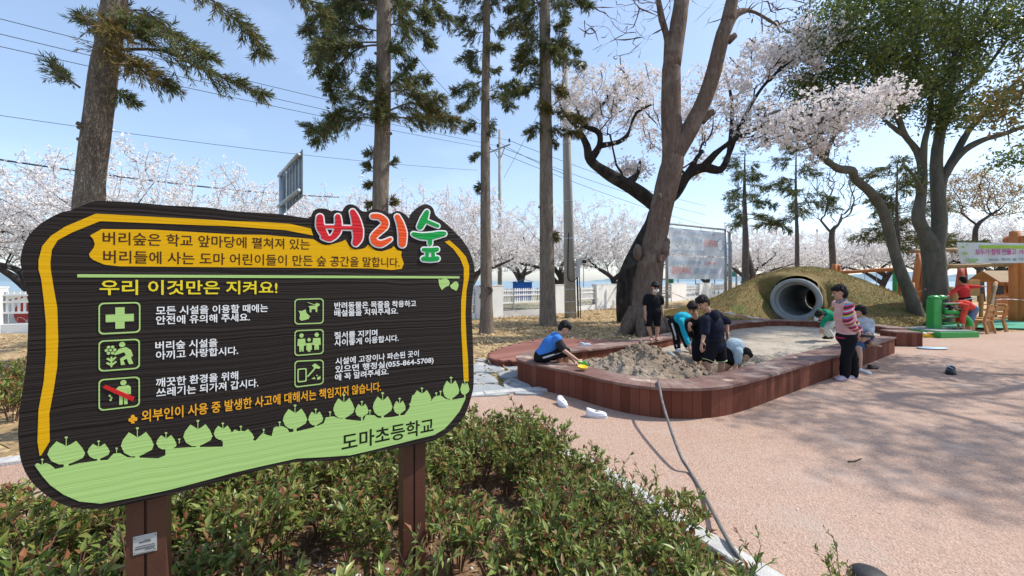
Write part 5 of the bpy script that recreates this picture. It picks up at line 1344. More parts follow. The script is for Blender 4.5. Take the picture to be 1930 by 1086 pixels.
# second cedar
Y2 = 8.0; tr2 = [Vector(((715-CX)/F*Y2, Y2, -.2)), P(717,390,Y2), P(722,200,Y2), P(724,0,Y2), P(728,-200,Y2), P(735,-420,Y2)]
def B2(*p, R=1.0, g=.12, dy=0.): return (pxb(Y2, *p, dy=dy), R, g)
br2 = [B2((720,225),(670,222),(620,240),(585,240),R=.95,dy=.3),B2((715,222),(660,210),(630,222),(600,262),R=.75,dy=-.6),B2((722,215),(770,195),(810,205),(850,225),R=1.05,g=.45,dy=-.4),B2((722,222),(770,222),(800,225),(835,220),R=.95,g=.3,dy=.5),
 B2((720,190),(690,190),(655,170),(622,120),(600,80),R=1.1,dy=.5),B2((718,60),(690,55),(650,60),(615,90),R=1.1,dy=.4),B2((720,80),(680,80),(640,85),(605,95),(598,125),R=1.0,dy=-.5),B2((716,85),(680,90),(640,120),(622,160),(632,180),R=.8,dy=.2),
 B2((722,50),(760,45),(795,60),(808,80),R=.85,dy=.3),B2((722,40),(750,10),(790,15),(805,30),R=.85,dy=-.2),B2((724,165),(750,150),(785,150),(800,148),R=.7,dy=.2),B2((724,170),(748,150),(765,128),(775,118),R=.55,dy=.3),B2((722,175),(765,170),(800,180),(825,185),R=.85,g=.3,dy=-.6),
 B2((718,120),(700,130),(690,160),R=.7,dy=-.5),B2((722,100),(740,90),(752,95),R=.6,dy=-.4),B2((716,20),(670,0),(640,10),(620,40),R=.9,dy=-.2),B2((716,0),(690,-20),(660,-5),R=.8),B2((716,10),(700,25),(688,22),R=.5),
 B2((712,300),(703,292),(695,290),R=.40),B2((712,328),(702,318),(694,314),R=.42),B2((726,312),(736,306),(742,300),R=.35),B2((712,352),(700,345),(694,348),R=.38,g=.4),B2((712,380),(702,382),(696,384),R=.36,g=.6),B2((722,384),(732,386),(740,380),R=.36,g=.7),
 B2((720,130),(715,180),(714,215),R=.7,g=.4,dy=-.35),B2((715,195),(712,208),(730,215),R=.9,g=.3,dy=-.5)]
br2 += rand_branches(rgc, tr2, 7.3, 11, 18, 1.0, 2.2, 1.1)
cedar('second cedar from the left, dense bushy boughs above the title of the notice board', (tr2[0].x, Y2, 0), tr2, [.20,.165,.155,.14,.11,.05], br2, 2, dens=60, width=.014, need=(.07,.13), cl=26, twig=(.24,.46))
# third cedar
Y3 = 11.9; b3 = G(917,632); tr3 = [b3-Vector((0,0,.1)), P(917,560,Y3), P(915,400,Y3), P(915,200,Y3), P(917,60,Y3), P(919,-120,Y3), P(922,-350,Y3)]
def B3(*p, R=1.1, g=.1, dy=0.): return (pxb(Y3, *p, dy=dy), R, g)
br3 = [B3((915,95),(895,100),(870,112),R=.8,dy=.4),B3((915,60),(890,62),(868,55),R=.9,dy=-.3),B3((915,20),(895,30),(870,38),R=.9),B3((915,15),(935,10),(960,15),R=.8,dy=.4),B3((916,45),(930,55),(945,60),R=.8),B3((915,150),(890,160),(862,170),R=.75,dy=.4),
 B3((915,165),(893,175),(872,200),R=.75,dy=-.4),B3((915,175),(940,165),(972,158),R=.85,dy=.3),B3((915,190),(940,185),(962,200),R=.75,dy=-.2),B3((914,235),(895,232),(880,240),R=.7,dy=.3),B3((915,80),(925,90),(938,88),R=.7,dy=-.5),B3((914,120),(925,128),(935,130),R=.6),B3((914,130),(900,135),(888,120),R=.6,dy=.5),
 B3((913,290),(903,290),(896,298),R=.55),B3((913,352),(905,352),(898,358),R=.35),B3((918,225),(926,232),(922,250),R=.5),B3((918,-5),(900,-12),(870,5),R=1.0),B3((918,-5),(945,-15),(985,0),R=1.0)]
br3 += rand_branches(rgc, tr3, 9.8, 15, 16, .9, 1.8, 1.1)
cedar('third cedar, slimmest trunk with a round knot, just right of the notice board', (b3.x, b3.y, 0), tr3, [.25,.175,.15,.125,.11,.09,.04], br3, 3, dens=46, width=.019, need=(.09,.17), cl=22, twig=(.30,.54))
ced3 = [o for o in bpy.data.objects if o.get('label', '').startswith('third cedar')][0]
mb = MB(); kc = P(921,547,11.77); mb.lathe([(.02,-.05),(.12,-.02),(.13,.03),(.09,.05),(.06,.02),(.001,.0)], kc, 12, (.05,-1,0)); obj('knot', mb, b_zelk, ced3, smooth=True)
# fourth cedar
b4 = G(1033,617); Y4 = b4.y; tr4 = [b4-Vector((0,0,.1)), P(1032,560,Y4), P(1030,420,Y4), P(1029,260,Y4), P(1027,100,Y4), P(1027,0,Y4), P(1027,-160,Y4), P(1027,-330,Y4)]
def B4(*p, R=1.2, g=.15, dy=0.): return (pxb(Y4, *p, dy=dy), R, g)
br4 = [B4((1026,50),(1000,65),(975,50),R=1.0,g=.4,dy=.3),B4((1026,60),(1000,85),(980,110),R=1.0,g=.3,dy=-.4),B4((1026,110),(1000,118),(978,128),R=.9,dy=.3),B4((1027,30),(1050,10),(1085,0),(1105,10),R=1.0,dy=.3),B4((1026,20),(1000,0),(975,10),R=1.0,dy=-.3),
 B4((1028,95),(1055,80),(1085,95),R=.9,dy=.4),B4((1028,100),(1060,110),(1095,122),R=.9,dy=.2),B4((1028,160),(1005,160),(980,172),R=.8,dy=-.4),B4((1025,155),(990,165),(955,180),R=.8,g=.1,dy=.2),B4((1028,160),(1050,165),(1062,175),R=.8,g=.7,dy=-.5),
 B4((1028,225),(1010,240),(1000,250),R=.8,g=.5,dy=-.3),B4((1028,210),(1060,215),(1095,225),R=.85,g=.7,dy=-.4),B4((1030,235),(1050,245),(1085,250),R=.7,g=.7,dy=-.4),B4((1028,180),(1020,195),(1035,205),R=.7,g=.7,dy=-.6),B4((1028,75),(1030,90),(1045,95),R=.8,dy=-.6),B4((1028,260),(1036,265),(1046,272),R=.5,g=.4),B4((1033,440),(1042,440),(1049,448),R=.42,g=.6),B4((1028,40),(1045,50),(1060,45),R=.9,dy=-.4),B4((1027,130),(1012,140),(1005,120),R=.8,dy=-.5)]
br4 += rand_branches(rgc, tr4, 10.2, 16, 16, 1.0, 2.0, 1.2)
cedar('fourth cedar with a long bark scar near its foot, directly left of the concrete pole', (b4.x, Y4, 0), tr4, [.33,.27,.24,.22,.20,.17,.10,.05], br4, 4, dens=46, width=.022, need=(.10,.19), cl=22, twig=(.32,.56))
# right-hand conifers
def small_conifer(px, py_base, Y, top, bare, w, seed, label, name='conifer', r=.16, dens=24, dark=True, twin=False, n=21, gold=.08):
    base = Vector(((px-CX)/F*Y, Y, 0)); H = zt(top, Y); rg = np.random.RandomState(seed)
    tr = [base-Vector((0,0,.1)), base+Vector((.05,0,H*.35)), base+Vector((0,.05,H*.7)), base+Vector((0,0,H))]
    br = []
    for k in range(n):
        t = (k+rg.uniform(0, 1))/n; z = bare+(H-bare)*t; L = w*(1-t*.45)*rg.choice([.45,.6,.85,1.15,1.3]); a = rg.uniform(0, 6.28); d = Vector((math.cos(a), math.sin(a), 0)); c = base+Vector((0,0,z))
        br.append(([c, c+d*L*.5+Vector((0,0,.02*L)), c+d*L+Vector((0,0,rg.uniform(-.38,.05)*L))], rg.uniform(.75,1.35)))
    return cedar(label, tuple(base), tr, [r,r*.75,r*.42,.02], br, seed, gold=gold, dens=dens, width=.035, need=(.14,.26), name=name, cl=16, twig=(.5,.85), bmat=b_bare)
c1 = small_conifer(1404, 550, 27, 285, 5.4, 1.9, 31, 'dark conifer with forked foot right of the banner frame', r=.32)
mb = MB(); q = c1.location; mb.tube([q+Vector((.9,.1,-.1)), q+Vector((.55,0,2.0)), q+Vector((.15,0,3.6))], [.27,.2,.14], 10); obj('second_stem', mb, b_bare, c1, smooth=True)
small_conifer(1501, 520, 25, 262, 5.2, 1.8, 32, 'slender dark conifer rising just behind the pipe mound', r=.19)
small_conifer(1692, 600, 21.5, 305, 3.2, 2.3, 33, 'layered conifer with flat olive tiers behind the leaning trunk', r=.2, n=34, dens=20, gold=.3)

# ---- big leaning tree with the reddish-brown trunk (bare twigs above)
bb = G(1215,632); YB = bb.y
rgb = np.random.RandomState(9)
trB = [bb-Vector((0,0,.15)), P(1216,605,YB), P(1221,560,YB), P(1226,500,YB), P(1237,440,YB), P(1250,380,YB), P(1262,330,YB), P(1268,295,YB)]
rB = [.60,.49,.43,.38,.345,.33,.35,.33]
limbsB = [([P(1268,295,YB),P(1264,215,YB),P(1265,130,YB),P(1279,40,YB),P(1292,-60,YB+.2),P(1310,-220,YB+.6)],[.34,.29,.27,.25,.20,.10]),
 ([P(1268,295,YB),P(1300,245,YB-.1),P(1326,190,YB-.2),P(1347,130,YB-.3),P(1370,45,YB-.4),P(1390,-40,YB-.4),P(1430,-160,YB)],[.35,.26,.24,.22,.20,.17,.08]),
 ([P(1265,130,YB),P(1258,75,YB),P(1245,25,YB),P(1236,-40,YB+.2)],[.1,.11,.09,.06]),
 ([P(1385,60,YB-.4),P(1410,20,YB),P(1460,45,YB+.5)],[.05,.05,.03])]
atB = []
for c, rd, n in (((P(1180,30,YB)),(1.6,1.4,1.1),170),((P(1260,-150,YB)),(3.5,2.5,1.8),200),((P(1420,-60,YB)),(2.6,2,1.6),190),((P(1460,20,YB)),(1.2,1.1,.8),110)):
    atB.append(envelope(rgb, [(tuple(c), rd, 1)], n))
atB = np.concatenate(atB)
big = tree('leaning_tree', 'big reddish-brown leaning trunk forking into two bare limbs behind the standing boy in black', tuple(bb), trB, rB, atB, b_zelk, None, bf=.35, tip_r=.0035, expo=.48, limbs=limbsB)
# root flare, burls and a cut knot
for a, L in ((200,.85),(245,.72),(300,.66),(350,.8),(150,.7)):
    d = Vector((math.cos(R(a)), math.sin(R(a)), 0)); mb = MB(); mb.tube(catmull([bb+d*.25+Vector((0,0,.75)), bb+d*.5+Vector((0,0,.32)), bb+d*L+Vector((0,0,.02)), bb+d*(L+.35)+Vector((0,0,-.08))], 4), list(np.interp(np.linspace(0,3,13), range(4), [.24,.20,.11,.04])), 12); o_ = obj('root', mb, b_zelk, big, smooth=True); roughen(o_.data, .02, 7, 5)
for c, ax3 in ((P(1202,476,YB-.1),[(.12,0,0),(0,.18,0),(0,0,.24)]),(P(1252,470,YB-.22),[(.15,0,.05),(0,.16,0),(-.04,0,.27)]),(P(1257,456,YB-.2),[(.09,0,0),(0,.12,0),(0,0,.13)]),(P(1243,370,YB-.40),[(.07,0,0),(0,.06,0),(0,0,.1)])):
    mb = MB(); mb.ell(c, ax3, 20, 14); o_ = obj('burl', mb, b_zelk, big, smooth=True); roughen(o_.data, .03, 9, 9)
mb = MB(); mb.tube([P(1322,228,YB-.15), P(1337,214,YB-.15), P(1346,211,YB-.2)], [.13,.11,.10], 9); obj('branch_stub', mb, b_zelk, big, smooth=True)
mb = MB(); mb.tube([P(1372,78,YB-.4), P(1386,66,YB-.45)], [.11,.085], 8); obj('branch_stub', mb, b_zelk, big, smooth=True)
mb = MB(); mb.lathe([(.001,.02),(.06,.03),(.10,.05),(.115,.01),(.1,-.05)], P(1248,487,YB-.40), 14, (.35,-1,-.1)); obj('cut_knot', mb, M('cut_wood', (.32,.20,.14), (.14,.08,.06), scale=14), big)
# ---- old dark cherry behind it, in full bloom
bc = Vector(((1183-CX)/F*15.2, 15.2, 0)); YC = 15.2; rgd = np.random.RandomState(14)
trC = [bc-Vector((0,0,.15)), P(1180,565,YC), P(1184,520,YC), P(1205,470,YC), P(1228,425,YC), P(1240,392,YC)]
rC = [.42,.39,.37,.34,.29,.26]
limbsC = [([P(1240,392,YC),P(1212,368,YC-.1),P(1180,348,YC-.2),P(1142,326,YC-.3),P(1113,302,YC-.4),P(1106,275,YC-.4),P(1092,248,YC-.3),P(1062,212,YC)],[.30,.27,.25,.22,.16,.12,.10,.05]),
 ([P(1113,302,YC-.4),P(1130,275,YC-.6),P(1128,250,YC-.7),P(1100,235,YC-.8),P(1085,200,YC-.8)],[.12,.12,.10,.07,.04]),([P(1130,275,YC-.6),P(1165,268,YC-.8),P(1182,255,YC-.9),P(1188,240,YC-1)],[.10,.10,.09,.05]),
 ([P(1092,248,YC-.3),P(1120,215,YC+.2),P(1150,180,YC+.4),P(1170,160,YC+.5)],[.08,.08,.06,.03]),([P(1180,222,YC-.9),P(1200,212,YC-.9),P(1232,196,YC-.9)],[.05,.06,.04]),
 ([P(1240,392,YC),P(1272,365,YC-.2),P(1296,330,YC-.4),P(1325,316,YC-.5),P(1358,320,YC-.6),P(1374,290,YC-.7),P(1392,245,YC-.9),P(1420,190,YC-1.2),P(1450,150,YC-1.6),P(1500,110,YC-2)],[.28,.23,.20,.18,.16,.10,.07,.055,.04,.03]),
 ([P(1325,316,YC-.5),P(1360,280,YC-1),P(1420,245,YC-1.6),P(1480,225,YC-2.2)],[.09,.08,.06,.03]),([P(1374,290,YC-.7),P(1380,220,YC+.2),P(1375,165,YC+.4),P(1362,125,YC+.6)],[.06,.055,.045,.03]),([P(1296,330,YC-.4),P(1312,300,YC-.5),P(1324,284,YC-.5)],[.11,.09,.07]),
 ([P(1180,348,YC-.2),P(1200,330,YC-.1),P(1206,305,YC)],[.1,.1,.06])]
E = lambda px, py, Y, rx, ry, rz, w: (tuple(P(px, py, Y)), (rx, ry, rz), w)
atC = envelope(rgd, [E(1085,190,YC-.2,1.0,1.4,1.35,4),E(1150,185,YC,1.4,1.5,1.4,6),E(1210,180,YC+.2,1.0,1.3,1.3,4),E(1235,265,YC+.6,1.0,.8,1.1,2.5),E(1300,240,YC+.5,.9,.9,1.2,2),E(1190,320,YC+.4,.9,.6,.45,2.0),E(1330,200,YC+.3,1.3,1.5,1.7,4),E(1400,150,YC-.6,1.6,1.6,1.3,5),E(1470,110,YC-1.4,1.5,1.5,1.1,5),E(1440,230,YC-1.2,1.2,1.4,.8,3),E(1530,85,YC-2,1.2,1.3,.9,3),E(1300,310,YC+.6,.9,.6,.6,1)], 1250)
tree('old_cherry_tree', 'old near-black cherry in full bloom behind the leaning trunk, boughs spreading both sides', tuple(bc), trC, rC, atC, b_cherry, cherry_foliage(9, .085, .062, 3, 5, m_blos), bf=.3, tip_r=.005, expo=.5, limbs=limbsC)
# ---- leaning cherry on the right with nearer blossom
YL = 13.6; rgl = np.random.RandomState(15); bl = Vector(((1738-CX)/F*YL, YL, 0))
trL = [bl-Vector((0,0,.2)), P(1722,575,YL), P(1700,520,YL), P(1682,460,YL), P(1665,400,YL-.1), P(1640,362,YL-.3), P(1612,338,YL-.5)]
rL = [.32,.28,.24,.21,.20,.19,.18]
limbsL = [([P(1612,338,YL-.5),P(1606,322,YL-.8),P(1580,318,YL-1.1),P(1555,300,YL-1.5),P(1535,280,YL-1.9),P(1515,258,YL-2.3),P(1490,240,YL-2.7)],[.2,.19,.16,.13,.11,.09,.06]),([P(1555,300,YL-1.5),P(1570,260,YL-2),P(1610,215,YL-2.5),P(1650,195,YL-2.9),P(1690,165,YL-3.1)],[.09,.08,.07,.05,.03]),
 ([P(1535,280,YL-1.9),P(1500,235,YL-2.6),P(1480,205,YL-3),P(1440,220,YL-3.2)],[.07,.06,.05,.03]),([P(1515,258,YL-2.3),P(1560,215,YL-2.8),P(1600,170,YL-3.2)],[.06,.06,.03])]
atL = envelope(rgl, [E(1500,235,YL-2.8,1.0,1,.75,4),E(1560,215,YL-2.9,1.0,1,.75,4),E(1610,200,YL-3,.9,.9,.65,3),E(1665,185,YL-3.1,.7,.7,.45,2.4),E(1450,240,YL-3,.6,.7,.6,1.8),E(1540,275,YL-2,.6,.7,.5,1.5),E(1590,255,YL-2.4,.7,.7,.45,1.5)], 430)
tree('leaning_cherry', 'leaning dark cherry whose near blossom hangs in front of the big evergreen', tuple(bl), trL, rL, atL, b_ever, cherry_foliage(7, .085, .060, 4, 4, m_blos), bf=.3, tip_r=.005, limbs=limbsL)
# ---- big evergreen
YE = 14.2; rge = np.random.RandomState(16); be = Vector(((1768-CX)/F*YE, YE, 0))
trE = [be-Vector((0,0,.2)), P(1765,575,YE), P(1762,520,YE), P(1757,475,YE)]
rE = [.62,.52,.46,.45]
limbsE = [([P(1757,475,YE),P(1742,440,YE),P(1730,410,YE),P(1736,365,YE),P(1738,320,YE),P(1728,285,YE+.1),P(1706,255,YE),P(1690,215,YE-.2),P(1660,150,YE-.6),P(1620,90,YE-1)],[.5,.36,.32,.29,.25,.21,.17,.15,.11,.06]),
 ([P(1757,475,YE),P(1770,430,YE),P(1768,370,YE),P(1765,310,YE+.1),P(1772,250,YE+.1),P(1786,180,YE+.2),P(1800,100,YE+.2),P(1810,10,YE+.3)],[.52,.42,.38,.33,.28,.24,.18,.10]),
 ([P(1768,370,YE),P(1778,335,YE),P(1810,290,YE-.2),P(1850,265,YE-.4),P(1900,250,YE-.7),P(1960,225,YE-1)],[.30,.25,.21,.18,.14,.08]),([P(1778,335,YE),P(1800,290,YE),P(1835,235,YE+.2),P(1880,190,YE+.2),P(1950,120,YE+.2)],[.22,.20,.18,.14,.06]),
 ([P(1738,320,YE),P(1742,270,YE-.1),P(1755,210,YE-.2),P(1748,130,YE-.3)],[.2,.18,.15,.08]),([P(1772,250,YE+.1),P(1800,190,YE+.2),P(1850,140,YE+.2),P(1910,60,YE+.2)],[.18,.16,.13,.06]),([P(1706,255,YE),P(1676,235,YE),P(1640,200,YE),P(1590,170,YE)],[.13,.11,.09,.05]),([P(1786,180,YE+.2),P(1830,90,YE),P(1870,0,YE)],[.15,.12,.06]),
 ([P(1738,365,YE),P(1725,335,YE-.4),P(1712,320,YE-.5)],[.11,.09,.07])]
limbsE = [(p, [q*.74 for q in rr]) for p, rr in limbsE]
atE = envelope(rge, [E(1580,90,YE-.8,1.8,1.8,1.6,6),E(1660,60,YE-.6,1.9,1.9,1.8,7),E(1760,40,YE,2.0,2,2.0,7),E(1540,180,YE,1.0,1.3,.9,2.5),E(1650,170,YE-.3,1.4,1.5,.9,4),E(1740,170,YE,1.2,1.5,1.0,3.5),E(1830,110,YE+.3,1.6,1.8,1.5,4),E(1900,40,YE+.2,1.6,1.8,1.5,4),E(1700,-60,YE,3.4,2.6,1.8,6),E(1850,-80,YE,3,2.6,2,5),E(1880,200,YE-.2,1.0,1.2,.45,1.3),E(1790,215,YE-.5,.7,1.0,.5,1.2),E(1925,300,YE-.5,.8,.9,.3,.8),E(1560,230,YE+.3,.8,1,.5,1)], 1050)
def ever_foliage(per, spread, size, seed, mat, maxtips=4, wr=.45):
    def f(pos, par, tips, t):
        rg = np.random.RandomState(seed); C, D = twig_points(pos, par, tips, rg, per, spread, maxtips); n = len(C)
        LD = unit(D*.5+randdir(n, rg)+np.array([0,0,.1])); L = rg.uniform(.7, 1.3, n)*size
        V, Fq = diamonds(C, LD, perp(LD, rg), L, L*wr); np_obj('crown', V, Fq, mat, t)
    return f
tree('evergreen_tree', 'big dark broadleaf evergreen with a twin grey trunk behind the green pump', tuple(be), trE, rE, atE, b_ever, ever_foliage(62, .19, .125, 6, m_leaf_e), bf=.3, tip_r=.006, limbs=limbsE)
# ---- bare tree and ochre tree
YT = 26; rgt = np.random.RandomState(17); bt = Vector(((1571-CX)/F*YT, YT, 0))
trT = [bt-Vector((0,0,.2)), P(1570,500,YT), P(1568,440,YT)]
atT = envelope(rgt, [E(1560,370,YT,2.2,1.6,2.1,4),E(1600,360,YT,2.2,1.6,1.8,4),E(1565,320,YT,2.0,1.5,1.3,3)], 460)
tree('bare_tree', 'leafless spreading tree behind the right slope of the mound', tuple(bt), trT, [.32,.24,.20], atT, b_bare, None, bf=.45, tip_r=.008, expo=.47)
YO = 30; rgo = np.random.RandomState(18); bo = Vector(((1850-CX)/F*YO, YO, 0))
trO = [bo-Vector((0,0,.2)), P(1846,500,YO), P(1838,455,YO), P(1842,425,YO)]
atO = envelope(rgo, [E(1845,355,YO,3.0,2.2,1.7,5),E(1795,380,YO,1.8,1.6,1.2,2),E(1900,380,YO,2.0,1.6,1.6,3)], 520)
tree('ochre_tree', 'open-crowned tree with ochre young leaves above the white banner', tuple(bo), trO, [.34,.28,.25,.22], atO, b_far, ever_foliage(17, .15, .12, 8, m_leaf_y, 4, .5), bf=.4, tip_r=.007)
# a nearer tree just outside the right edge: its ochre-green boughs enter the frame and its crown shades the paving
YR = 7.2; rgr = np.random.RandomState(19); br_ = Vector((12.4, YR, 0))
trR = [br_-Vector((0,0,.2)), br_+Vector((0,0,1.2)), br_+Vector((-.1,.1,2.4)), br_+Vector((-.2,.1,3.4)), br_+Vector((.2,.0,5.4)), br_+Vector((.4,-.2,7.6))]
limbsR = [([br_+Vector((-.2,.1,3.4)), br_+Vector((-1.0,.5,4.3)), br_+Vector((-1.7,1.0,4.9))],[.2,.10,.04]),([br_+Vector((-.2,.1,3.4)), br_+Vector((.2,-1.3,4.6)), br_+Vector((.3,-2.6,5.4))],[.2,.15,.06]),([br_+Vector((-.1,.1,2.4)), br_+Vector((-1.4,-1.0,4.4)), br_+Vector((-2.3,-2.0,5.4))],[.18,.13,.06])]
atR = envelope(rgr, [((11.9,8.6,5.6),(1.5,1.2,.7),3),((13.2,7.2,9.6),(3.6,2.8,1.2),8),((12.9,5.0,9.8),(2.4,1.9,.9),4),((15.5,8.6,9.6),(2.6,2.4,1.2),4),((14.2,4.4,9.4),(2.2,2.0,1.0),3),((11.2,7.6,4.3),(.9,.6,.4),1)], 620)
tree('shade_tree', 'ochre-green bough of a tree reaching in at the upper right edge', tuple(br_), trR, [.34,.3,.27,.25,.2,.14], atR, b_ever, ever_foliage(30, .17, .12, 9, M('olive_leaf', (.12,.12,.03), island=[(.09,.09,.025),(.20,.15,.04),(.28,.19,.05),(.11,.12,.03)], rough=.5, trans=.3), 4, .45), bf=.3, limbs=limbsR)
# ================================================================== people
def skin(c): return M('skin', c, tuple(x*.9 for x in c), scale=8, rough=.55, spec=.35)
m_skin = skin((.52,.30,.20)); m_hair = M('black_hair', (.006,.005,.005), (.016,.013,.012), scale=40, rough=.62, spec=.2, bump=.6, bscale=90, stretch=(1,1,.3))
def cloth(name, c, c2=None, b=.5): return M(name, c, c2 or tuple(x*.8 for x in c), scale=7, rough=.9, bump=b, bscale=16, spec=.15)
m_eye = M('eye_dark', (.02,.015,.012)); m_lip = M('lip', (.40,.16,.13))
c_black = cloth('black_cloth', (.012,.012,.014)); c_navy = cloth('navy_cloth', (.014,.016,.032)); c_blue = cloth('blue_shirt', (.055,.21,.60)); c_char = cloth('charcoal_sleeve', (.035,.033,.04))
c_turq = cloth('turquoise_cloth', (.02,.40,.52)); c_pale = cloth('pale_blue_cloth', (.47,.58,.62)); c_grey = cloth('grey_marl', (.45,.47,.50)); c_green = cloth('green_cloth', (.01,.26,.13)); c_red = cloth('red_cloth', (.60,.045,.045)); c_oran = cloth('red_orange_cloth', (.70,.075,.05))
c_denim = cloth('denim', (.05,.10,.20)); c_ldenim = cloth('light_denim', (.14,.21,.33)); c_cream = cloth('cream_cloth', (.62,.60,.52)); c_white = cloth('white_cloth', (.72,.72,.72)); c_pink = cloth('pink_vest', (.74,.43,.40)); c_mag = cloth('magenta_hem', (.55,.03,.12))
c_wshoe = M('white_shoe', (.74,.74,.76), (.70,.70,.72), rough=.5); c_lil = M('lilac_shoe', (.50,.40,.47), (.45,.36,.42), rough=.6); c_mask = cloth('white_mask', (.75,.74,.72))
def stripes_mat():
    m, nt, b = new_mat('striped_knit'); N, L = nt.nodes.new, nt.links.new; b.inputs['Roughness'].default_value = .9
    tc = N('ShaderNodeTexCoord'); sp = N('ShaderNodeSeparateXYZ'); L(tc.outputs['Object'], sp.inputs[0])
    a = N('ShaderNodeMath'); a.operation = 'MULTIPLY_ADD'; L(sp.outputs['X'], a.inputs[0]); a.inputs[1].default_value = -.45; L(sp.outputs['Z'], a.inputs[2])
    k = N('ShaderNodeMath'); k.operation = 'MULTIPLY'; L(a.outputs[0], k.inputs[0]); k.inputs[1].default_value = 5.6
    f = N('ShaderNodeMath'); f.operation = 'FRACT'; L(k.outputs[0], f.inputs[0])
    r = N('ShaderNodeValToRGB'); cr = r.color_ramp; cr.interpolation = 'CONSTANT'
    cols = [(.55,.03,.10),(.02,.02,.02),(.62,.05,.14),(.10,.35,.60),(.70,.45,.05),(.02,.02,.02),(.62,.05,.14),(.55,.50,.5)]
    while len(cr.elements) < len(cols): cr.elements.new(.5)
    for i, c in enumerate(cols): cr.elements[i].position = i/len(cols); cr.elements[i].color = c4(c)
    L(f.outputs[0], r.inputs[0]); L(r.outputs[0], b.inputs['Base Color']); return m
m_stripe = stripes_mat()

def frame(fwd, up):
    f = Vector(fwd).normalized(); u = Vector(up); u = (u-f*u.dot(f)).normalized(); return f, u, f.cross(u)
def hand(mb, w, d, palm, s, curl=.5, side=1):
    """w wrist, d forearm direction, palm: palm normal; five unequal bent fingers and a thumb"""
    d = Vector(d).normalized(); n = Vector(palm); n = (n-d*n.dot(d)).normalized(); x = d.cross(n)
    k = .075*s
    mb.ell(w+d*k*.62, [x*.038*s, d*k*.66, n*.016*s], 10, 7)
    for i, (o, L) in enumerate(((-.028,.062),(-.0095,.072),(.0095,.068),(.028,.052))):
        b = w+d*k*1.1+x*o*s; c1 = curl*.55; d1 = d*math.cos(c1)+n*math.sin(c1); m = b+d1*L*.5*s; c2 = curl*1.5; d2 = d*math.cos(c2)+n*math.sin(c2); e = m+d2*L*.5*s
        mb.capsule(b, m, .0095*s, .0088*s, 7, 2); mb.capsule(m, e, .0088*s, .007*s, 7, 2)
    b = w+d*k*.35-x*.03*s*side; m = b+(d*.55-x*.75*side+n*.35).normalized()*.035*s; e = m+(d*.85-x*.2*side+n*.45).normalized()*.03*s
    mb.capsule(b, m, .012*s, .010*s, 7, 2); mb.capsule(m, e, .010*s, .008*s, 7, 2)
def foot(mb, ankle, toe, s, grow=0.):
    a = Vector(ankle); t = Vector(toe); d = (t-a); d.z = 0; d.normalize(); z = min(a.z-.055*s, t.z); h = Vector((a.x, a.y, 0))-d*.03*s
    x = Vector((-d.y, d.x, 0)); g = grow; 
    mb.ell(Vector((h.x, h.y, z+.032*s)), [x*(.032*s+g), d*(.045*s+g), Vector((0,0,.036*s+g))], 10, 7)
    mb.ell(Vector((a.x, a.y, z+.030*s))+d*.06*s, [x*(.036*s+g), d*(.10*s+g), Vector((0,0,.030*s+g))], 12, 8)
    mb.ell(Vector((a.x, a.y, z+.022*s))+d*.125*s, [x*(.042*s+g), d*(.05*s+g), Vector((0,0,.022*s+g))], 10, 7)
    mb.capsule(a, Vector((a.x, a.y, z+.03*s)), .032*s+g*.6, .036*s+g, 10, 3)
def head_parts(body, hair, eyes, c, fwd, up, hs, long=0., neck=None):
    hs = hs*.95
    f, u, r = frame(fwd, up)
    body.ell(c+u*.018*hs, [r*.074*hs, f*.092*hs, u*.098*hs], 18, 12)                       # skull
    body.ell(c+f*.030*hs-u*.045*hs, [r*.056*hs, f*.058*hs, u*.066*hs], 16, 10)             # jaw
    body.ell(c+f*.072*hs-u*.086*hs, [r*.022*hs, f*.018*hs, u*.018*hs], 8, 6)               # chin
    body.capsule(c+f*.088*hs+u*.0*hs, c+f*.104*hs-u*.028*hs, .008*hs, .014*hs, 8, 3)       # nose
    for s in (-1, 1):
        body.ell(c+r*s*.076*hs-f*.004*hs-u*.012*hs, [r*.011*hs, f*.018*hs, u*.030*hs], 8, 6)   # ears
        body.ell(c+r*s*.036*hs+f*.066*hs-u*.026*hs, [r*.024*hs, f*.02*hs, u*.02*hs], 8, 6)     # cheeks
        eyes.ell(c+r*s*.031*hs+f*.0865*hs+u*.004*hs, [r*.014*hs, f*.006*hs, u*.0065*hs], 8, 5)
        eyes.ell(c+r*s*.032*hs+f*.0895*hs+u*.022*hs, [r*.018*hs, f*.005*hs, u*.0035*hs], 8, 5)
    eyes.ell(c+f*.088*hs-u*.055*hs, [r*.020*hs, f*.006*hs, u*.005*hs], 8, 5)
    # hair: cap, back, sides and a fringe of locks
    hair.ell(c+u*.050*hs-f*.016*hs, [r*.080*hs, f*.094*hs, u*.082*hs], 18, 12)
    hair.ell(c-f*.045*hs-u*(.005+long*.3)*hs, [r*.080*hs, f*.062*hs, u*(.085+long)*hs], 16, 10)
    for k in range(-4, 5):
        a = k/4*1.15; dr = f*math.cos(a)+r*math.sin(a); b = c+u*.085*hs+dr*.065*hs; e = c+u*(.050+.014*math.sin(k*2.3)-.016*abs(k)/4)*hs+f*math.cos(a)*.094*hs+r*math.sin(a)*.081*hs
        hair.capsule(b, e, .024*hs, .010*hs, 7, 2)
    for s in (-1, 1): hair.capsule(c+r*s*.070*hs+u*.05*hs-f*.01*hs, c+r*s*.078*hs-u*(.012+long*.5)*hs-f*.022*hs, .026*hs, .015*hs, 7, 2)
def lerp(a, b, t): return a+(b-a)*t

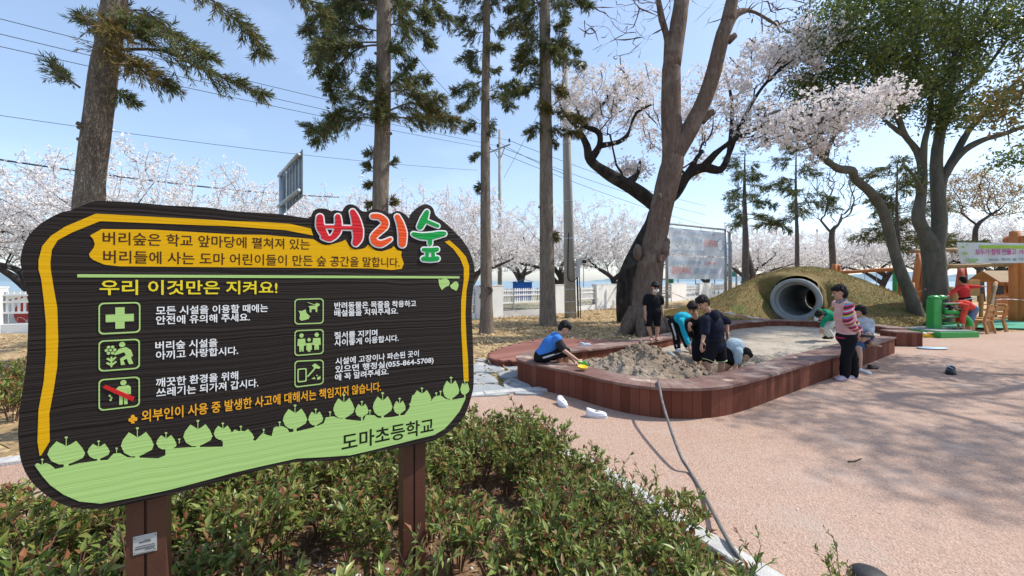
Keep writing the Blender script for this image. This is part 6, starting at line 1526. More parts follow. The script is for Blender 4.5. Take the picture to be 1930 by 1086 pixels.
def person(label, base, s, pel, chest, neck, head, fwd, up, arms, legs, parts, hs=1.0, shw=.155, hipw=.085, side=None, hairlong=0., mask=False, group='children playing round the sandpit', chub=1.0):
    """pel, chest, neck, head: torso joints. side: shoulder line direction (towards arm 0).
    arms: [(elbow, wrist, palm normal, curl)], legs: [(knee, ankle, toe)], first of each on the 'side' side.
    parts: list of (kind, material, extra)"""
    t = thing('person', label, 'person', base, group)
    side = Vector(side).normalized(); body, hair, eyes = MB(), MB(), MB()
    ax = (neck-pel).normalized(); side = (side-ax*side.dot(ax)).normalized(); fr = side.cross(ax)
    sh = [neck-ax*.05*s+side*shw*s, neck-ax*.05*s-side*shw*s]; hp = [pel+side*hipw*s, pel-side*hipw*s]
    c = chub
    def torso(mb, g=0., lo=True):
        mb.ell(lerp(pel, chest, .08), [side*(.135*s*c+g), fr*(.100*s*c+g), ax*(.12*s+g)], 16, 10)
        mb.ell(lerp(pel, chest, .55), [side*(.130*s*c+g), fr*(.098*s*c+g), ax*(.16*s+g)], 16, 10)
        mb.ell(chest, [side*(.150*s*c+g), fr*(.105*s*c+g), ax*(.15*s+g)], 16, 10)
        mb.capsule(sh[0]-side*.02*s, sh[1]+side*.02*s, .052*s+g, .052*s+g, 12, 3)
        mb.capsule(neck-ax*.04*s, chest, .06*s+g, .09*s+g, 12, 3)
    torso(body); body.capsule(neck-ax*.05*s, lerp(neck, head, .7), .048*s, .044*s, 12, 3)
    head_parts(body, hair, eyes, head, fwd, up, hs, hairlong)
    for i, (el, wr, palm, curl) in enumerate(arms):
        body.capsule(sh[i], el, .043*s, .034*s, 10, 3); body.capsule(el, wr, .034*s, .023*s, 10, 3); hand(body, wr, wr-el, palm, s*1.05, curl, 1 if i else -1)
    for i, (kn, an, toe) in enumerate(legs):
        body.capsule(hp[i], kn, .072*s*c, .047*s, 12, 3); body.capsule(kn, lerp(kn, an, .35), .046*s, .047*s, 10, 3); body.capsule(lerp(kn, an, .35), an, .047*s, .030*s, 10, 3); foot(body, an, toe, s)
    remeshed('body', body, m_skin, t, .0075, 3)
    hmesh = remeshed('hair', hair, m_hair, t, .009, 2)
    obj('face_features', eyes, m_eye, t)
    for kind, mat, ex in parts:
        mb = MB(); vx, it = .011, 3
        if kind == 'shirt':     # ex: sleeve length 0..2 (1 = to the elbow), slack
            g = .012+ex[1]; torso(mb, g)
            for i, (el, wr, _, _) in enumerate(arms):
                L = ex[0]
                if L > 0: mb.capsule(sh[i], lerp(sh[i], el, min(L, 1)), .047*s+g, .044*s+g, 10, 3)
                if L > 1: mb.capsule(el, lerp(el, wr, L-1), .040*s+g, .030*s+g, 10, 3)
            name = 'shirt'
        elif kind == 'jacket' or kind == 'vest':
            g = .012+ex[1]; torso(mb, g); mb.capsule(neck-ax*.03*s, neck+ax*.005*s, .062*s, .058*s, 12, 3)
            for i, (el, wr, _, _) in enumerate(arms):
                L = ex[0]
                if L > 0: mb.capsule(sh[i], lerp(sh[i], el, min(L, 1)), .050*s+g, .044*s+g, 10, 3)
                if L > 1: mb.capsule(el, lerp(el, wr, L-1), .042*s+g, .032*s+g, 10, 3)
            if len(ex) > 2: # hanging hem
                mb.ell(pel+ex[2], [side*(.15*s*c+g), fr*(.115*s*c+g), ax*(.12*s)], 16, 10)
            name = kind
        elif kind == 'sleeves':
            g = .016+ex[1]
            for i, (el, wr, _, _) in enumerate(arms):
                L = ex[0]; mb.capsule(sh[i], lerp(sh[i], el, min(L, 1)), .047*s+g, .042*s+g, 10, 3)
                if L > 1: mb.capsule(el, lerp(el, wr, L-1), .040*s+g, .030*s+g, 10, 3)
            name = 'sleeve'
        elif kind == 'trousers': # ex: leg length 0..2, slack
            g = .010+ex[1]; mb.ell(lerp(pel, chest, .03), [side*(.138*s*c+g), fr*(.104*s*c+g), ax*(.115*s+g)], 16, 10)
            for i, (kn, an, toe) in enumerate(legs):
                L = ex[0]; mb.capsule(hp[i], lerp(hp[i], kn, min(L, 1)), .067*s*c+g, (.060 if L <= 1 else .048)*s+g, 12, 3)
                if L > 1: mb.capsule(kn, lerp(kn, an, L-1), .052*s+g, .042*s+g, 12, 3)
            name = 'shorts' if ex[0] < 1.4 else 'trousers'
        elif kind == 'shoes':
            for i, (kn, an, toe) in enumerate(legs):
                if ex is None or i in ex: foot(mb, an, toe, s, .010)
            name = 'shoe'; vx, it = .009, 2
        elif kind == 'hood':
            mb.ell(neck-fr*.075*s-ax*.015*s, [side*.105*s, fr*.055*s, ax*.075*s], 14, 9); mb.capsule(neck+side*.07*s, neck-side*.07*s, .045*s, .045*s, 10, 3); name = 'hood'
        elif kind == 'scarf':
            mb.capsule(neck+side*.03*s-ax*.01, neck-side*.03*s-ax*.01, .066*s, .066*s, 12, 3); name = 'scarf'
        elif kind == 'sleeve_panel':
            for i, (el, wr, _, _) in enumerate(arms): o2 = (side if i == 0 else -side); mb = MB(); mb.capsule(sh[i]+o2*.042*s, lerp(sh[i], el, .8)+o2*.040*s, .024*s, .024*s, 8, 3); obj('sleeve_panel', mb, mat, t, smooth=True)
            continue
        elif kind == 'hem_trim':
            for i, (kn, an, toe) in enumerate(legs): mb.tube([lerp(hp[i], kn, ex-.015), lerp(hp[i], kn, ex+.02)], .062*s+.016, 18)
            obj('hem_trim', mb, mat, t, smooth=True); continue
        elif kind == 'hem_band':
            mb.ell(lerp(pel, chest, .04), [side*(.142*s*c+.02), fr*(.108*s*c+.02), ax*.06*s], 16, 10); name = 'hem_band'
        elif kind == 'mask':
            f, u, r = frame(fwd, up); mb.ell(head+f*.064*hs-u*.050*hs, [r*.066*hs, f*.058*hs, u*.050*hs], 14, 9); name = 'face_mask'
        elif kind == 'stripe':   # side stripe down the trouser leg; ex: (leg index, offset dir, t1)
            i, od, t1 = ex; od = Vector(od); kn, an, toe = legs[i]; g = .010
            pts = [hp[i]+od*.083*s*c, lerp(hp[i], kn, .5)+od*(.080*s), lerp(hp[i], kn, 1)+od*(.064*s)]
            if t1 > 1: pts += [lerp(kn, an, (t1-1)*.5)+od*.058*s, lerp(kn, an, t1-1)+od*.052*s]
            else: pts = [lerp(pts[0], pts[2], q*t1) for q in (0, .5, 1)]
            mb.tube(catmull(pts, 4), .017, 6); obj('side_stripe', mb, mat, t, smooth=True); continue
        remeshed(name, mb, mat, t, vx, it)
    return t
V3 = lambda *a: Vector(a)
# 1 seated boy in blue, leaning over the sand
Y = 6.2
person('boy in blue shirt with dark sleeves sitting on the sandpit edge, scooping sand', tuple(P(1020,684,Y)), .98, P(1021,672,Y), P(1037,650,Y), P(1052,633,Y), P(1064,619,Y+.02), V3(.80,-.22,-.50), V3(.45,-.05,.85),
 [(P(1063,661,Y-.22), P(1088,679,Y-.30), V3(-.2,.8,-.4), .8), (P(1070,668,Y+.16), P(1085,684,Y-.02), V3(0,-.6,-.6), .8)],
 [(P(1058,664,Y-.10), P(1050,700,Y+.02), P(1062,703,Y)), (P(1066,664,Y+.16), P(1070,694,Y+.18), P(1082,697,Y+.2))],
 [('shirt', c_blue, (.05,.016)), ('sleeves', c_char, (.72,.006)), ('trousers', c_black, (1.0,.014)), ('stripe', c_white, (0, V3(0,-1,.15), 1.0))], side=V3(.1,-1,0), shw=.15, hs=1.0)
# 2 boy in black standing on the far wall
Yb = 8.45
person('boy in black with a white face mask standing barefoot on the far sandpit wall', tuple(P(1234,641,Yb)), .93, P(1231,587,Yb), P(1231,569,Yb), P(1232,557,Yb), P(1235,541,Yb-.06), V3(.1,-.85,-.55), V3(0,-.5,.85),
 [(P(1247,572,Yb), P(1249,587,Yb-.06), V3(-1,0,0), .4), (P(1216,573,Yb), P(1216,592,Yb-.05), V3(1,0,0), .5)],
 [(P(1239,614,Yb-.02), P(1238,636,Yb), P(1241,640,Yb-.15)), (P(1222,614,Yb-.02), P(1228,636.5,Yb), P(1226,641,Yb-.15))],
 [('shirt', c_black, (.85,.012)), ('trousers', c_black, (.85,.012)), ('sleeve_panel', M('beige_sleeve', (.42,.31,.25)), None), ('mask', c_mask, None), ('stripe', M('beige_panel', (.42,.30,.24)), (1, V3(-.9,-.45,0), .85))], side=V3(1,0,0), hs=.98)
# 3 boy in turquoise bending into the pit
Yt = 7.9
person('boy in turquoise top bent double, reaching into the dug pit', tuple(P(1277,662,Yt)), .98, P(1272,606,Yt), P(1284,599,Yt-.10), P(1295,600,Yt-.22), P(1301,610,Yt-.30), V3(.35,-.35,-.85), V3(.85,-.35,.15),
 [(P(1292,634,Yt-.35), P(1299,653,Yt-.45), V3(0,.6,0), .6), (P(1304,632,Yt-.1), P(1310,650,Yt-.3), V3(0,.6,0), .6)],
 [(P(1274,632,Yt-.08), P(1277,657,Yt), P(1281,661,Yt-.14)), (P(1288,632,Yt+.10), P(1296,654,Yt+.14), P(1300,658,Yt))],
 [('jacket', c_turq, (1.75,-.006)), ('trousers', c_black, (1.9,.012)), ('stripe', c_white, (0, V3(-.5,-.85,0), 1.85)), ('shoes', c_wshoe, None)], side=V3(-.3,-1,0))
# 4 second boy in black, behind the hooded boy's shoulder
Yk = 6.75
person('boy in black bending beside the hooded boy, bare shins in the pit', tuple(P(1312,700,Yk)), 1.0, P(1322,646,Yk), P(1318,622,Yk), P(1312,600,Yk-.1), P(1305,581,Yk-.2), V3(-.45,-.7,-.6), V3(-.2,-.5,.8),
 [(P(1302,630,Yk-.1), P(1299,618,Yk-.28), V3(1,0,0), .9), (P(1334,628,Yk+.05), P(1330,650,Yk-.05), V3(-1,0,0), .6)],
 [(P(1314,676,Yk-.05), P(1310,700,Yk), P(1303,706,Yk-.15)), (P(1328,676,Yk+.05), P(1326,700,Yk+.1), P(1318,706,Yk))],
 [('jacket', c_black, (1.5,0)), ('trousers', c_black, (.9,.010))], side=V3(-1,-.1,0))
# 5 boy in the navy hooded sweatshirt
Yh = 6.05
person('boy in dark navy hoodie and black shorts, back half turned, standing at the pit', tuple(P(1345,715,Yh)), 1.05, P(1349,646,Yh), P(1346,616,Yh), P(1338,592,Yh-.03), P(1325,571,Yh-.07), V3(-.82,-.25,-.52), V3(-.35,-.1,.93),
 [(P(1328,627,Yh-.20), P(1324,644,Yh-.27), V3(1,0,0), .5), (P(1370,606,Yh+.10), P(1371,626,Yh+.05), V3(-1,0,0), .6)],
 [(P(1334,682,Yh-.10), P(1335,714,Yh-.08), P(1326,719,Yh-.12)), (P(1360,683,Yh+.06), P(1357,714,Yh+.08), P(1343,719,Yh))],
 [('jacket', c_navy, (1.05,.008,V3(0,0,-.03))), ('hood', c_navy, None), ('trousers', c_black, (.80,.012)), ('hem_trim', M('pale_lime_trim', (.55,.60,.30)), .93)], side=V3(-.72,-.6,0), chub=1.02, shw=.16)
# 6 boy in pale blue on his knees
Yg = 6.5
person('boy in pale blue T-shirt crouching head down beside the hooded boy', tuple(P(1380,698,Yg)), .98, P(1368,662,Yg), P(1381,652,Yg-.02), P(1393,658,Yg-.06), P(1403,669,Yg-.08), V3(.55,-.2,-.75), V3(.75,-.1,.5),
 [(P(1389,681,Yg-.18), P(1383,697,Yg-.25), V3(1,0,0), .6), (P(1396,680,Yg+.12), P(1393,697,Yg+.05), V3(1,0,0), .6)],
 [(P(1378,682,Yg-.14), P(1362,698,Yg-.10), P(1352,702,Yg-.1)), (P(1382,682,Yg+.10), P(1366,698,Yg+.12), P(1356,702,Yg+.1))],
 [('shirt', c_pale, (.95,.014)), ('trousers', c_black, (.85,.02))], side=V3(.1,-1,0))
# 7 woman with striped sleeves
Yw = 6.55
person('woman in a pink padded vest with rainbow striped sleeves standing outside the sandpit', tuple(P(1598,717,Yw)), 1.13, P(1596,636,Yw), P(1592,596,Yw), P(1587,569,Yw), P(1582,551,Yw-.02), V3(-.92,.25,-.25), V3(-.1,0,1),
 [(P(1597,605,Yw-.24), P(1616,627,Yw-.08), V3(0,1,0), .9), (P(1606,602,Yw+.14), P(1622,628,Yw+.06), V3(0,1,0), .9)],
 [(P(1594,675,Yw-.06), P(1592,709,Yw-.05), P(1574,715,Yw-.12)), (P(1607,675,Yw+.08), P(1609,708,Yw+.08), P(1592,713,Yw+.02))],
 [('sleeves', m_stripe, (1.85,.002)), ('vest', c_pink, (0,.006)), ('hem_band', c_mag, None), ('trousers', c_black, (1.93,.012)), ('scarf', M('patterned_scarf', (.08,.08,.12), (.35,.33,.35), scale=45, rough=.9), None), ('shoes', c_lil, None)], side=V3(-.25,-1,0), hs=1.08, shw=.165, hairlong=.02, group='adults', chub=1.02)
# 8 child on the wall beside her
Yc = 7.55
person('child in grey hooded top and denim shorts sitting on the wall beside the woman', tuple(P(1624,655,Yc)), .96, P(1624,644,Yc), P(1627,620,Yc), P(1627,602,Yc-.02), P(1621,587,Yc), V3(-.7,.55,-.25), V3(0,0,1),
 [(P(1641,622,Yc-.1), P(1640,634,Yc-.35), V3(-1,0,0), .7), (P(1612,622,Yc-.1), P(1616,634,Yc-.3), V3(1,0,0), .7)],
 [(P(1637,630,Yc-.42), P(1640,648,Yc-.15), P(1650,651,Yc-.2)), (P(1619,657,Yc-.45), P(1621,697,Yc-.52), P(1634,704,Yc-.62))],
 [('jacket', c_grey, (1.6,.006)), ('hood', c_grey, None), ('trousers', c_denim, (.85,.016)), ('shoes', c_wshoe, (1,))], side=V3(.95,.1,0))
# 9 child in green bending behind the woman
Yn = 9.4
person('child in green top and cream trousers stooping inside the sandpit behind the woman', tuple(P(1556,640,Yn)), .95, P(1564,606,Yn), P(1561,594,Yn-.05), P(1553,588,Yn-.12), P(1546,594,Yn-.16), V3(-.6,-.1,-.8), V3(-.75,-.1,.5),
 [(P(1552,606,Yn-.25), P(1548,618,Yn-.3), V3(1,0,0), .6), (P(1556,606,Yn), P(1551,618,Yn-.1), V3(1,0,0), .6)],
 [(P(1553,620,Yn-.12), P(1560,634,Yn-.05), P(1554,637,Yn-.1)), (P(1556,620,Yn+.12), P(1566,634,Yn+.1), P(1560,637,Yn+.05))],
 [('jacket', c_green, (1.7,0)), ('trousers', c_cream, (1.85,.02)), ('shoes', c_black, None)], side=V3(-.1,-1,0))
# 10 adult in red by the play tower
Ym = 13.5
person('person in a red long-sleeved top with arms spread, standing among the timber play frames', tuple(P(1820,605,Ym)), 1.12, P(1819,564,Ym), P(1816,548,Ym), P(1815,538,Ym), P(1815,528,Ym-.04), V3(.2,.9,-.2), V3(0,0,1),
 [(P(1831,541,Ym-.05), P(1847,540,Ym-.1), V3(0,0,-1), .5), (P(1801,547,Ym-.05), P(1789,556,Ym-.1), V3(0,0,-1), .5)],
 [(P(1823,584,Ym), P(1824,603,Ym), P(1826,606,Ym-.1)), (P(1814,584,Ym), P(1813,603,Ym), P(1811,606,Ym-.1))],
 [('hem_band', c_white, None), ('jacket', c_red, (1.9,.004)), ('trousers', c_black, (1.9,.012)), ('shoes', c_black, None)], side=V3(1,0,0), hs=1.05, hairlong=.03, group='adults')
# 11 person in red-orange bending at the pump
Yp = 12.0
person('person in orange-red top and light denim shorts bent over at the green pump', tuple(P(1829,632,Yp)), 1.08, P(1829,582,Yp), P(1817,574,Yp-.05), P(1804,575,Yp-.12), P(1793,582,Yp-.16), V3(-.5,-.15,-.85), V3(-.8,0,.5),
 [(P(1814,598,Yp-.32), P(1815,612,Yp-.35), V3(-1,0,0), .6), (P(1806,598,Yp+.05), P(1806,612,Yp), V3(-1,0,0), .6)],
 [(P(1827,606,Yp-.1), P(1828,627,Yp-.08), P(1820,630,Yp-.1)), (P(1831,606,Yp+.14), P(1834,627,Yp+.16), P(1826,630,Yp+.12))],
 [('shirt', c_oran, (1.7,.010)), ('trousers', c_ldenim, (.85,.016))], side=V3(-.05,-1,0), group='adults')
# 12 small child by the swing frame
Yx = 15.6
person('small child in pale top standing behind the swing frame legs', tuple(P(1707,592,Yx)), .85, P(1707,564,Yx), P(1707,555,Yx), P(1707,548,Yx), P(1706,541,Yx), V3(-.7,-.6,-.1), V3(0,0,1),
 [(P(1713,557,Yx), P(1712,566,Yx-.1), V3(-1,0,0), .5), (P(1701,557,Yx), P(1701,566,Yx-.1), V3(1,0,0), .5)],
 [(P(1709,578,Yx), P(1709,589,Yx), P(1709,592,Yx-.12)), (P(1704,578,Yx), P(1704,589,Yx), P(1703,592,Yx-.12))],
 [('jacket', cloth('mint_cloth', (.45,.55,.48)), (1.7,0)), ('trousers', c_black, (1.9,.012)), ('shoes', c_black, None)], side=V3(1,0,0))
# ================================================================== play area at the right
m_log = M('orange_timber', (.46,.15,.045), (.58,.23,.08), scale=3, rough=.65, bump=.25, bscale=30, stretch=(1,1,.25), spots=((.33,.10,.035), 4, .62))
m_log2 = M('golden_timber', (.52,.27,.10), (.42,.20,.07), scale=3, rough=.65, bump=.25, bscale=30, stretch=(1,1,.25))
m_logy = M('weathered_timber', (.34,.22,.11), (.27,.17,.09), scale=4, rough=.75, bump=.2, bscale=30)
m_grn = M('gloss_green', (.02,.30,.05), (.03,.36,.07), scale=4, rough=.35, spec=.5)
m_ylw = M('toy_yellow', (.75,.48,.02), (.8,.52,.03), rough=.4)
def log(mb, a, b, r0, r1=None, n=12):
    a, b = Vector(a), Vector(b); r1 = r1 or r0; m = 6; d = (b-a); x = d.orthogonal().normalized()
    mb.tube([a+d*(i/m)+x*.02*math.sin(i*2.1)*r0*4 for i in range(m+1)], [r0+(r1-r0)*i/m+.01*math.sin(i*1.7) for i in range(m+1)], n)
def gz(px, py, Y): p = P(px, py, Y); return p
# swing frame left of the evergreen
sf = thing('swing_frame', 'orange log swing frame with one green leg behind the turf mound', 'swing', tuple(P(1690,590,17)))
mb = MB(); log(mb, P(1561,515,17.8), P(1697,507,16.6), .075, .075); obj('top_beam', mb, m_log, sf, smooth=True)
for pts, r, m in ((((1573,498,17.6),(1569,600,17.6)),.13,m_log),(((1580,500,17.6),(1592,600,18.6)),.10,m_log),(((1688,507,16.7),(1684,590,16.2)),.11,m_grn),(((1692,507,16.7),(1703,590,17.0)),.14,m_log)):
    mb = MB(); a = P(*pts[0]); b = P(*pts[1]); b.z = -.1; log(mb, a, b, r*.72, r*.8); obj('leg', mb, m, sf, smooth=True)
mb = MB(); 
for px, Y in ((1630,17.2),(1652,17.0)): a = P(px,511,Y); mb.tube([a, Vector((a.x, a.y, .55))], .012, 5)
obj('chain', mb, m_steel, sf); mb = MB(); a = P(1630,511,17.2); b = P(1652,511,17.0); mb.beam(Vector((a.x,a.y,.53)), Vector((b.x,b.y,.53)), .2, .04); obj('seat', mb, m_blk, sf, bevel=.01)
po = thing('log_post', 'single short orange log post beside the small child', 'post', tuple(P(1714,592,15.2)))
mb = MB(); a = P(1716,533,15.2); b = P(1712,600,15.2); b.z = -.1; log(mb, b, a, .15, .13); obj('shaft', mb, m_log2, po, smooth=True)
# A-frame by the trunk
af = thing('log_a_frame', 'orange log A-frame partly behind the big evergreen trunk', 'play frame', tuple(P(1735,600,16.2)))
for p0, p1, r in (((1733,478,16.2),(1714,600,15.8),.17),((1735,478,16.2),(1728,600,17.0),.16),((1738,480,16.2),(1742,600,15.6),.14)):
    mb = MB(); a = P(*p0); b = P(*p1); b.z = -.1; log(mb, b, a, r*.72, r*.6); obj('leg', mb, m_log, af, smooth=True)
mb = MB(); log(mb, P(1716,474,16.2), P(1808,470,17.4), .07); obj('beam', mb, m_logy, af, smooth=True)
# tower of orange logs at the right edge
tw = thing('play_tower', 'tall orange log play tower at the right edge, carrying the white banner', 'play tower', tuple(P(1925,600,15.5)))
for px, Y, top, r in ((1913,15.2,436,.22),(1932,15.0,445,.25),(1948,15.6,440,.25),(1926,16.6,470,.2)):
    mb = MB(); b = Vector(((px-CX)/F*Y, Y, -.1)); a = P(px, top, Y); log(mb, b, a, r*.8, r*.72); obj('log_column', mb, m_log, tw, smooth=True)
mb = MB(); log(mb, P(1775,503,15.4), P(1940,497,15.2), .075); obj('rail', mb, m_logy, tw, smooth=True)
mb = MB(); log(mb, P(1895,452,15.5), P(1960,462,15.2), .13); obj('cross_log', mb, m_log, tw, smooth=True)
af2 = thing('swing_frame', 'reddish log A-frame right behind the person in red with spread arms', 'swing', tuple(P(1808,600,16.4)))
for p0, p1, r in (((1813,500,16.4),(1797,600,16.4),.12),((1815,500,16.4),(1822,600,17.3),.12),((1811,500,16.4),(1806,600,15.6),.11)):
    mb = MB(); a = P(*p0); b = P(*p1); b.z = -.1; log(mb, b, a, r, r*.85); obj('leg', mb, M('red_timber', (.40,.07,.04), (.48,.11,.06), scale=4, rough=.6), af2, smooth=True)
# low stumps and box benches
for px, Y, y0, r, lab in ((1790,14.2,541,.22,'short golden log stump left of the person in red'),(1797,14.9,541,.2,'second golden log stump behind the left arm of the person in red')):
    mb = MB(); b = Vector(((px-CX)/F*Y, Y, -.05)); a = P(px, y0, Y); t = thing('log_stump', lab, 'stump', tuple(b)); log(mb, b, a, r, r*.95, 14); obj('shaft', mb, m_log2, t, smooth=True)
cb = thing('climbing_box', 'golden timber climbing box with slanted side rails right of the person in red', 'climbing frame', tuple(P(1858,600,14.0)))
x0, x1 = P(1846,0,14).x, P(1868,0,14).x
mb = MB(); mb.box(((x0+x1)/2, 14.4, 1.36), (x1-x0, .16, .58)); obj('box', mb, m_log2, cb, bevel=.02)
for px, Y in ((1849,14.35),(1866,14.35),(1869,14.7)): mb = MB(); b = Vector(((px-CX)/F*Y, Y, -.05)); log(mb, b, b+Vector((0,0,1.2)), .06); obj('leg', mb, m_log2, cb, smooth=True)
for q in ((1877,532,14.2,1864,598,13.6),(1871,535,14.8,1876,598,14.8)): mb = MB(); log(mb, P(*q[:3]), P(*q[3:]), .05); obj('side_rail', mb, m_logy, cb, smooth=True)
cab = thing('play_cabin', 'low orange timber play cabin with picnic bench at the far right', 'play house', tuple(P(1900,600,20)))
x0, x1 = P(1862,0,21).x, P(1960,0,21).x
mb = MB(); n = 16
for i in range(n): w = (x1-x0)/n; mb.box((x0+w*(i+.5), 21, .85), (w*.94, .12, 1.5))
obj('wall', mb, m_log, cab)
mb = MB(); mb.add([(x0-.2,20.3,1.55),(x1,20.3,1.55),(x1,21.1,2.15),(x0-.2,21.1,2.15),(x0-.2,21.9,1.55),(x1,21.9,1.55)], [(0,1,2,3),(3,2,5,4)]); obj('roof', mb, m_logy, cab)
for px in (1885,1908): mb = MB(); q = P(px,547,20.85); mb.box(q, (.34,.06,.45)); obj('window', mb, M('cabin_window_dark', (.05,.05,.06)), cab)
pb2 = thing('picnic_bench', 'small timber picnic bench in front of the orange cabin', 'bench', tuple(P(1908,585,16.4)))
q = P(1908,560,16.4); mb = MB(); mb.box(q, (1.0,.5,.05)); obj('table_top', mb, m_log2, pb2, bevel=.008)
for dx in (-.35,.35): mb = MB(); mb.beam(q+Vector((dx,-.3,-.02)), Vector((q.x+dx,q.y-.55,.05)), .08, .06); mb.beam(q+Vector((dx,.3,-.02)), Vector((q.x+dx,q.y+.55,.05)), .08, .06); mb.beam(q+Vector((dx,-.5,-.35)), q+Vector((dx,.5,-.35)), .06, .08); obj('leg', mb, m_log2, pb2)
for dy in (-.6,.6): mb = MB(); mb.box(q+Vector((0,dy,-.33)), (1.0,.2,.04)); obj('seat', mb, m_log2, pb2, bevel=.008)
# two small wooden chairs by the pump
def wood_chair(px, py, Y, sc, rz, lab):
    b = P(px, py, Y); b.z = .0; t = thing('wooden_chair', lab, 'chair', tuple(b), 'small wooden chairs by the pump'); Rz = Matrix.Rotation(rz, 3, 'Z')
    T = lambda x, y, z: b+Rz @ Vector((x*sc, y*sc, z*sc))
    mb = MB()
    for y in (-.16,-.05,.06,.16): mb.beam(T(-.24,y,.40), T(.24,y,.40), .095*sc, .04*sc)
    obj('seat', mb, m_log2, t)
    for sx in (-.2,.2):
        for sy, ky in ((-.17,-.24),(.17,.26)): mb = MB(); mb.beam(T(sx,sy,.40), T(sx*1.1,ky,0), .075*sc, .055*sc); obj('leg', mb, m_log2, t)
    mb = MB()
    for sx in (-.2,.2): mb.beam(T(sx,.18,.40), T(sx,.28,.86), .06*sc, .05*sc)
    for z, y in ((.58,.22),(.76,.26)): mb.beam(T(-.26,y,z), T(.26,y,z), .03*sc, .10*sc)
    obj('backrest', mb, m_log2, t)
    return t
wood_chair(1846,628,12.4,1.0,R(200),'small wooden chair nearest the pump, beside the bending person'); wood_chair(1866,625,12.9,1.0,R(170),'small wooden chair at the right of the pair by the pump')
# green pump
pu = thing('water_pump', 'bright green play water pump with stepped trays on a low green platform', 'pump', tuple(P(1795,642,11.8)))
A = G(1752,642); A.y = 11.3; x0 = P(1752,0,11.4).x; x1 = P(1838,0,11.4).x
rotp = Matrix.Rotation(R(8), 3, 'Z')
mb = MB(); mb.box(((x0+x1)/2, 11.95, .085), (x1-x0, 1.35, .17), rotp); obj('platform', mb, m_grn, pu, bevel=.012)
mb = MB(); mb.box(((x0+x1)/2+.02, 11.95, .185), (x1-x0-.12, 1.2, .03), rotp); obj('grating', mb, M('grating', (.35,.36,.36), (.2,.2,.2), scale=60, rough=.6), pu)
xb0, xb1 = P(1757,0,11.9).x, P(1777,0,11.9).x; H = 1.02
mb = MB(); mb.box(((xb0+xb1)/2, 12.0, H/2+.1), (xb1-xb0-.06, .24, H-.1)); 
body_o = obj('body', mb, m_grn, pu, bevel=.04)
mb = MB(); c = Vector(((xb0+xb1)/2, 12.0, H+.08)); mb.ell(c, [(.15,0,0),(0,.13,0),(0,0,.08)]); mb.ell(c+Vector((.20,0,.02)), [(.15,0,0),(0,.12,0),(0,0,.07)]); obj('dome', mb, m_grn, pu, smooth=True)
mb = MB()
for z, L, xo in ((.93,.45,.0),(.78,.55,.02),(.55,.72,.0),(.36,.5,.02)): mb.box((xb1+L/2+xo-.02, 11.95, z), (L, .24, .04))
obj('trays', mb, m_grn, pu, bevel=.01)
mb = MB()
for z, L in ((.952,.42),(.80,.50),(.572,.66)): mb.box((xb1+L/2+.02, 11.84, z), (L, .04, .02))
obj('tray_rims', mb, M('pale_rim', (.6,.63,.6), (.55,.58,.55)), pu)
mb = MB(); mb.tube(catmull([Vector((xb1,11.85,.70)), Vector((xb1+.35,11.8,.66)), Vector((xb1+.6,11.75,.45)), Vector((xb1+.62,11.75,.28))], 5), [.07]*15+[.05], 10); obj('spout', mb, m_grn, pu, smooth=True)
yb = thing('yellow_block', 'flat yellow plastic block lying beside the green platform', 'block', tuple(P(1744,637,11.6))); mb = MB(); mb.box(P(1744,634,11.5)*1.0, (.22,.3,.09)); mb.box(P(1744,634,11.5)+Vector((0,0,.055)), (.16,.22,.03)); obj('body', mb, m_ylw, yb, bevel=.01)
# white banner on the tower
wbn = thing('banner', 'white banner with magenta lettering and green leaves hung at the right edge', 'banner', tuple(P(1805,496,14.9)))
TL, TR, BR, BL = P(1803,457,14.9), P(1990,459,14.2), P(1990,495,14.2), P(1813,497,14.9)
nx, nz = 30, 6; vs = []; fs = []
for j in range(nz+1):
    for i in range(nx+1):
        a = TL+(TR-TL)*(i/nx); b = BL+(BR-BL)*(i/nx); p = a+(b-a)*(j/nz); p.y += .03*math.sin(i*.7+j*.3); vs.append(p)
for j in range(nz):
    for i in range(nx): a = j*(nx+1)+i; fs.append((a, a+nx+1, a+nx+2, a+1))
m0 = len(vs); vs += [v+Vector((0,.006,0)) for v in vs]; fs += [tuple(m0+k for k in f[::-1]) for f in fs]
mb = MB(); mb.add(vs, fs); wcl = obj('cloth', mb, M('white_banner', (.70,.73,.74), (.64,.68,.69), scale=1.5, rough=.8), wbn, smooth=True)
ux = (TR-TL).normalized(); off = Vector((0,-.05,0))
def bpt(px, py): Y = 14.9+(14.2-14.9)*(px-1803)/187; return P(px, py, Y)+off
tmb = text_mesh([('모두가 함께 만들고', .02), ('가꾸는 버리숲', .02), ('2022. 학교 숲 가꾸기 한마당', .02)])
mb = MB(); a = bpt(1836,481); w = (bpt(1912,480)-a).length; hang_text(mb, tmb[0], Vector((a.x,a.y,0)), ux, w, .20, a.z, Vector((0,0,0))); a = bpt(1917,480); hang_text(mb, tmb[1], Vector((a.x,a.y,0)), ux, .9, .15, a.z, Vector((0,0,0))); obj('magenta_lettering', mb, M('magenta_ink', (.55,.05,.28)), wcl)
mb = MB(); a = bpt(1860,492); hang_text(mb, tmb[2], Vector((a.x,a.y,0)), ux, 1.7, .09, a.z, Vector((0,0,0))); obj('grey_lettering', mb, M('grey_ink', (.18,.22,.25)), wcl)
mb = MB(); q = [bpt(1844,462.5), bpt(1960,463), bpt(1960,469), bpt(1844,468.5)]; mb.add(q, [(0,3,2,1)]); obj('green_bar', mb, M('lime_bar', (.42,.62,.10)), wcl)
mb = MB(); rb = random.Random(4)
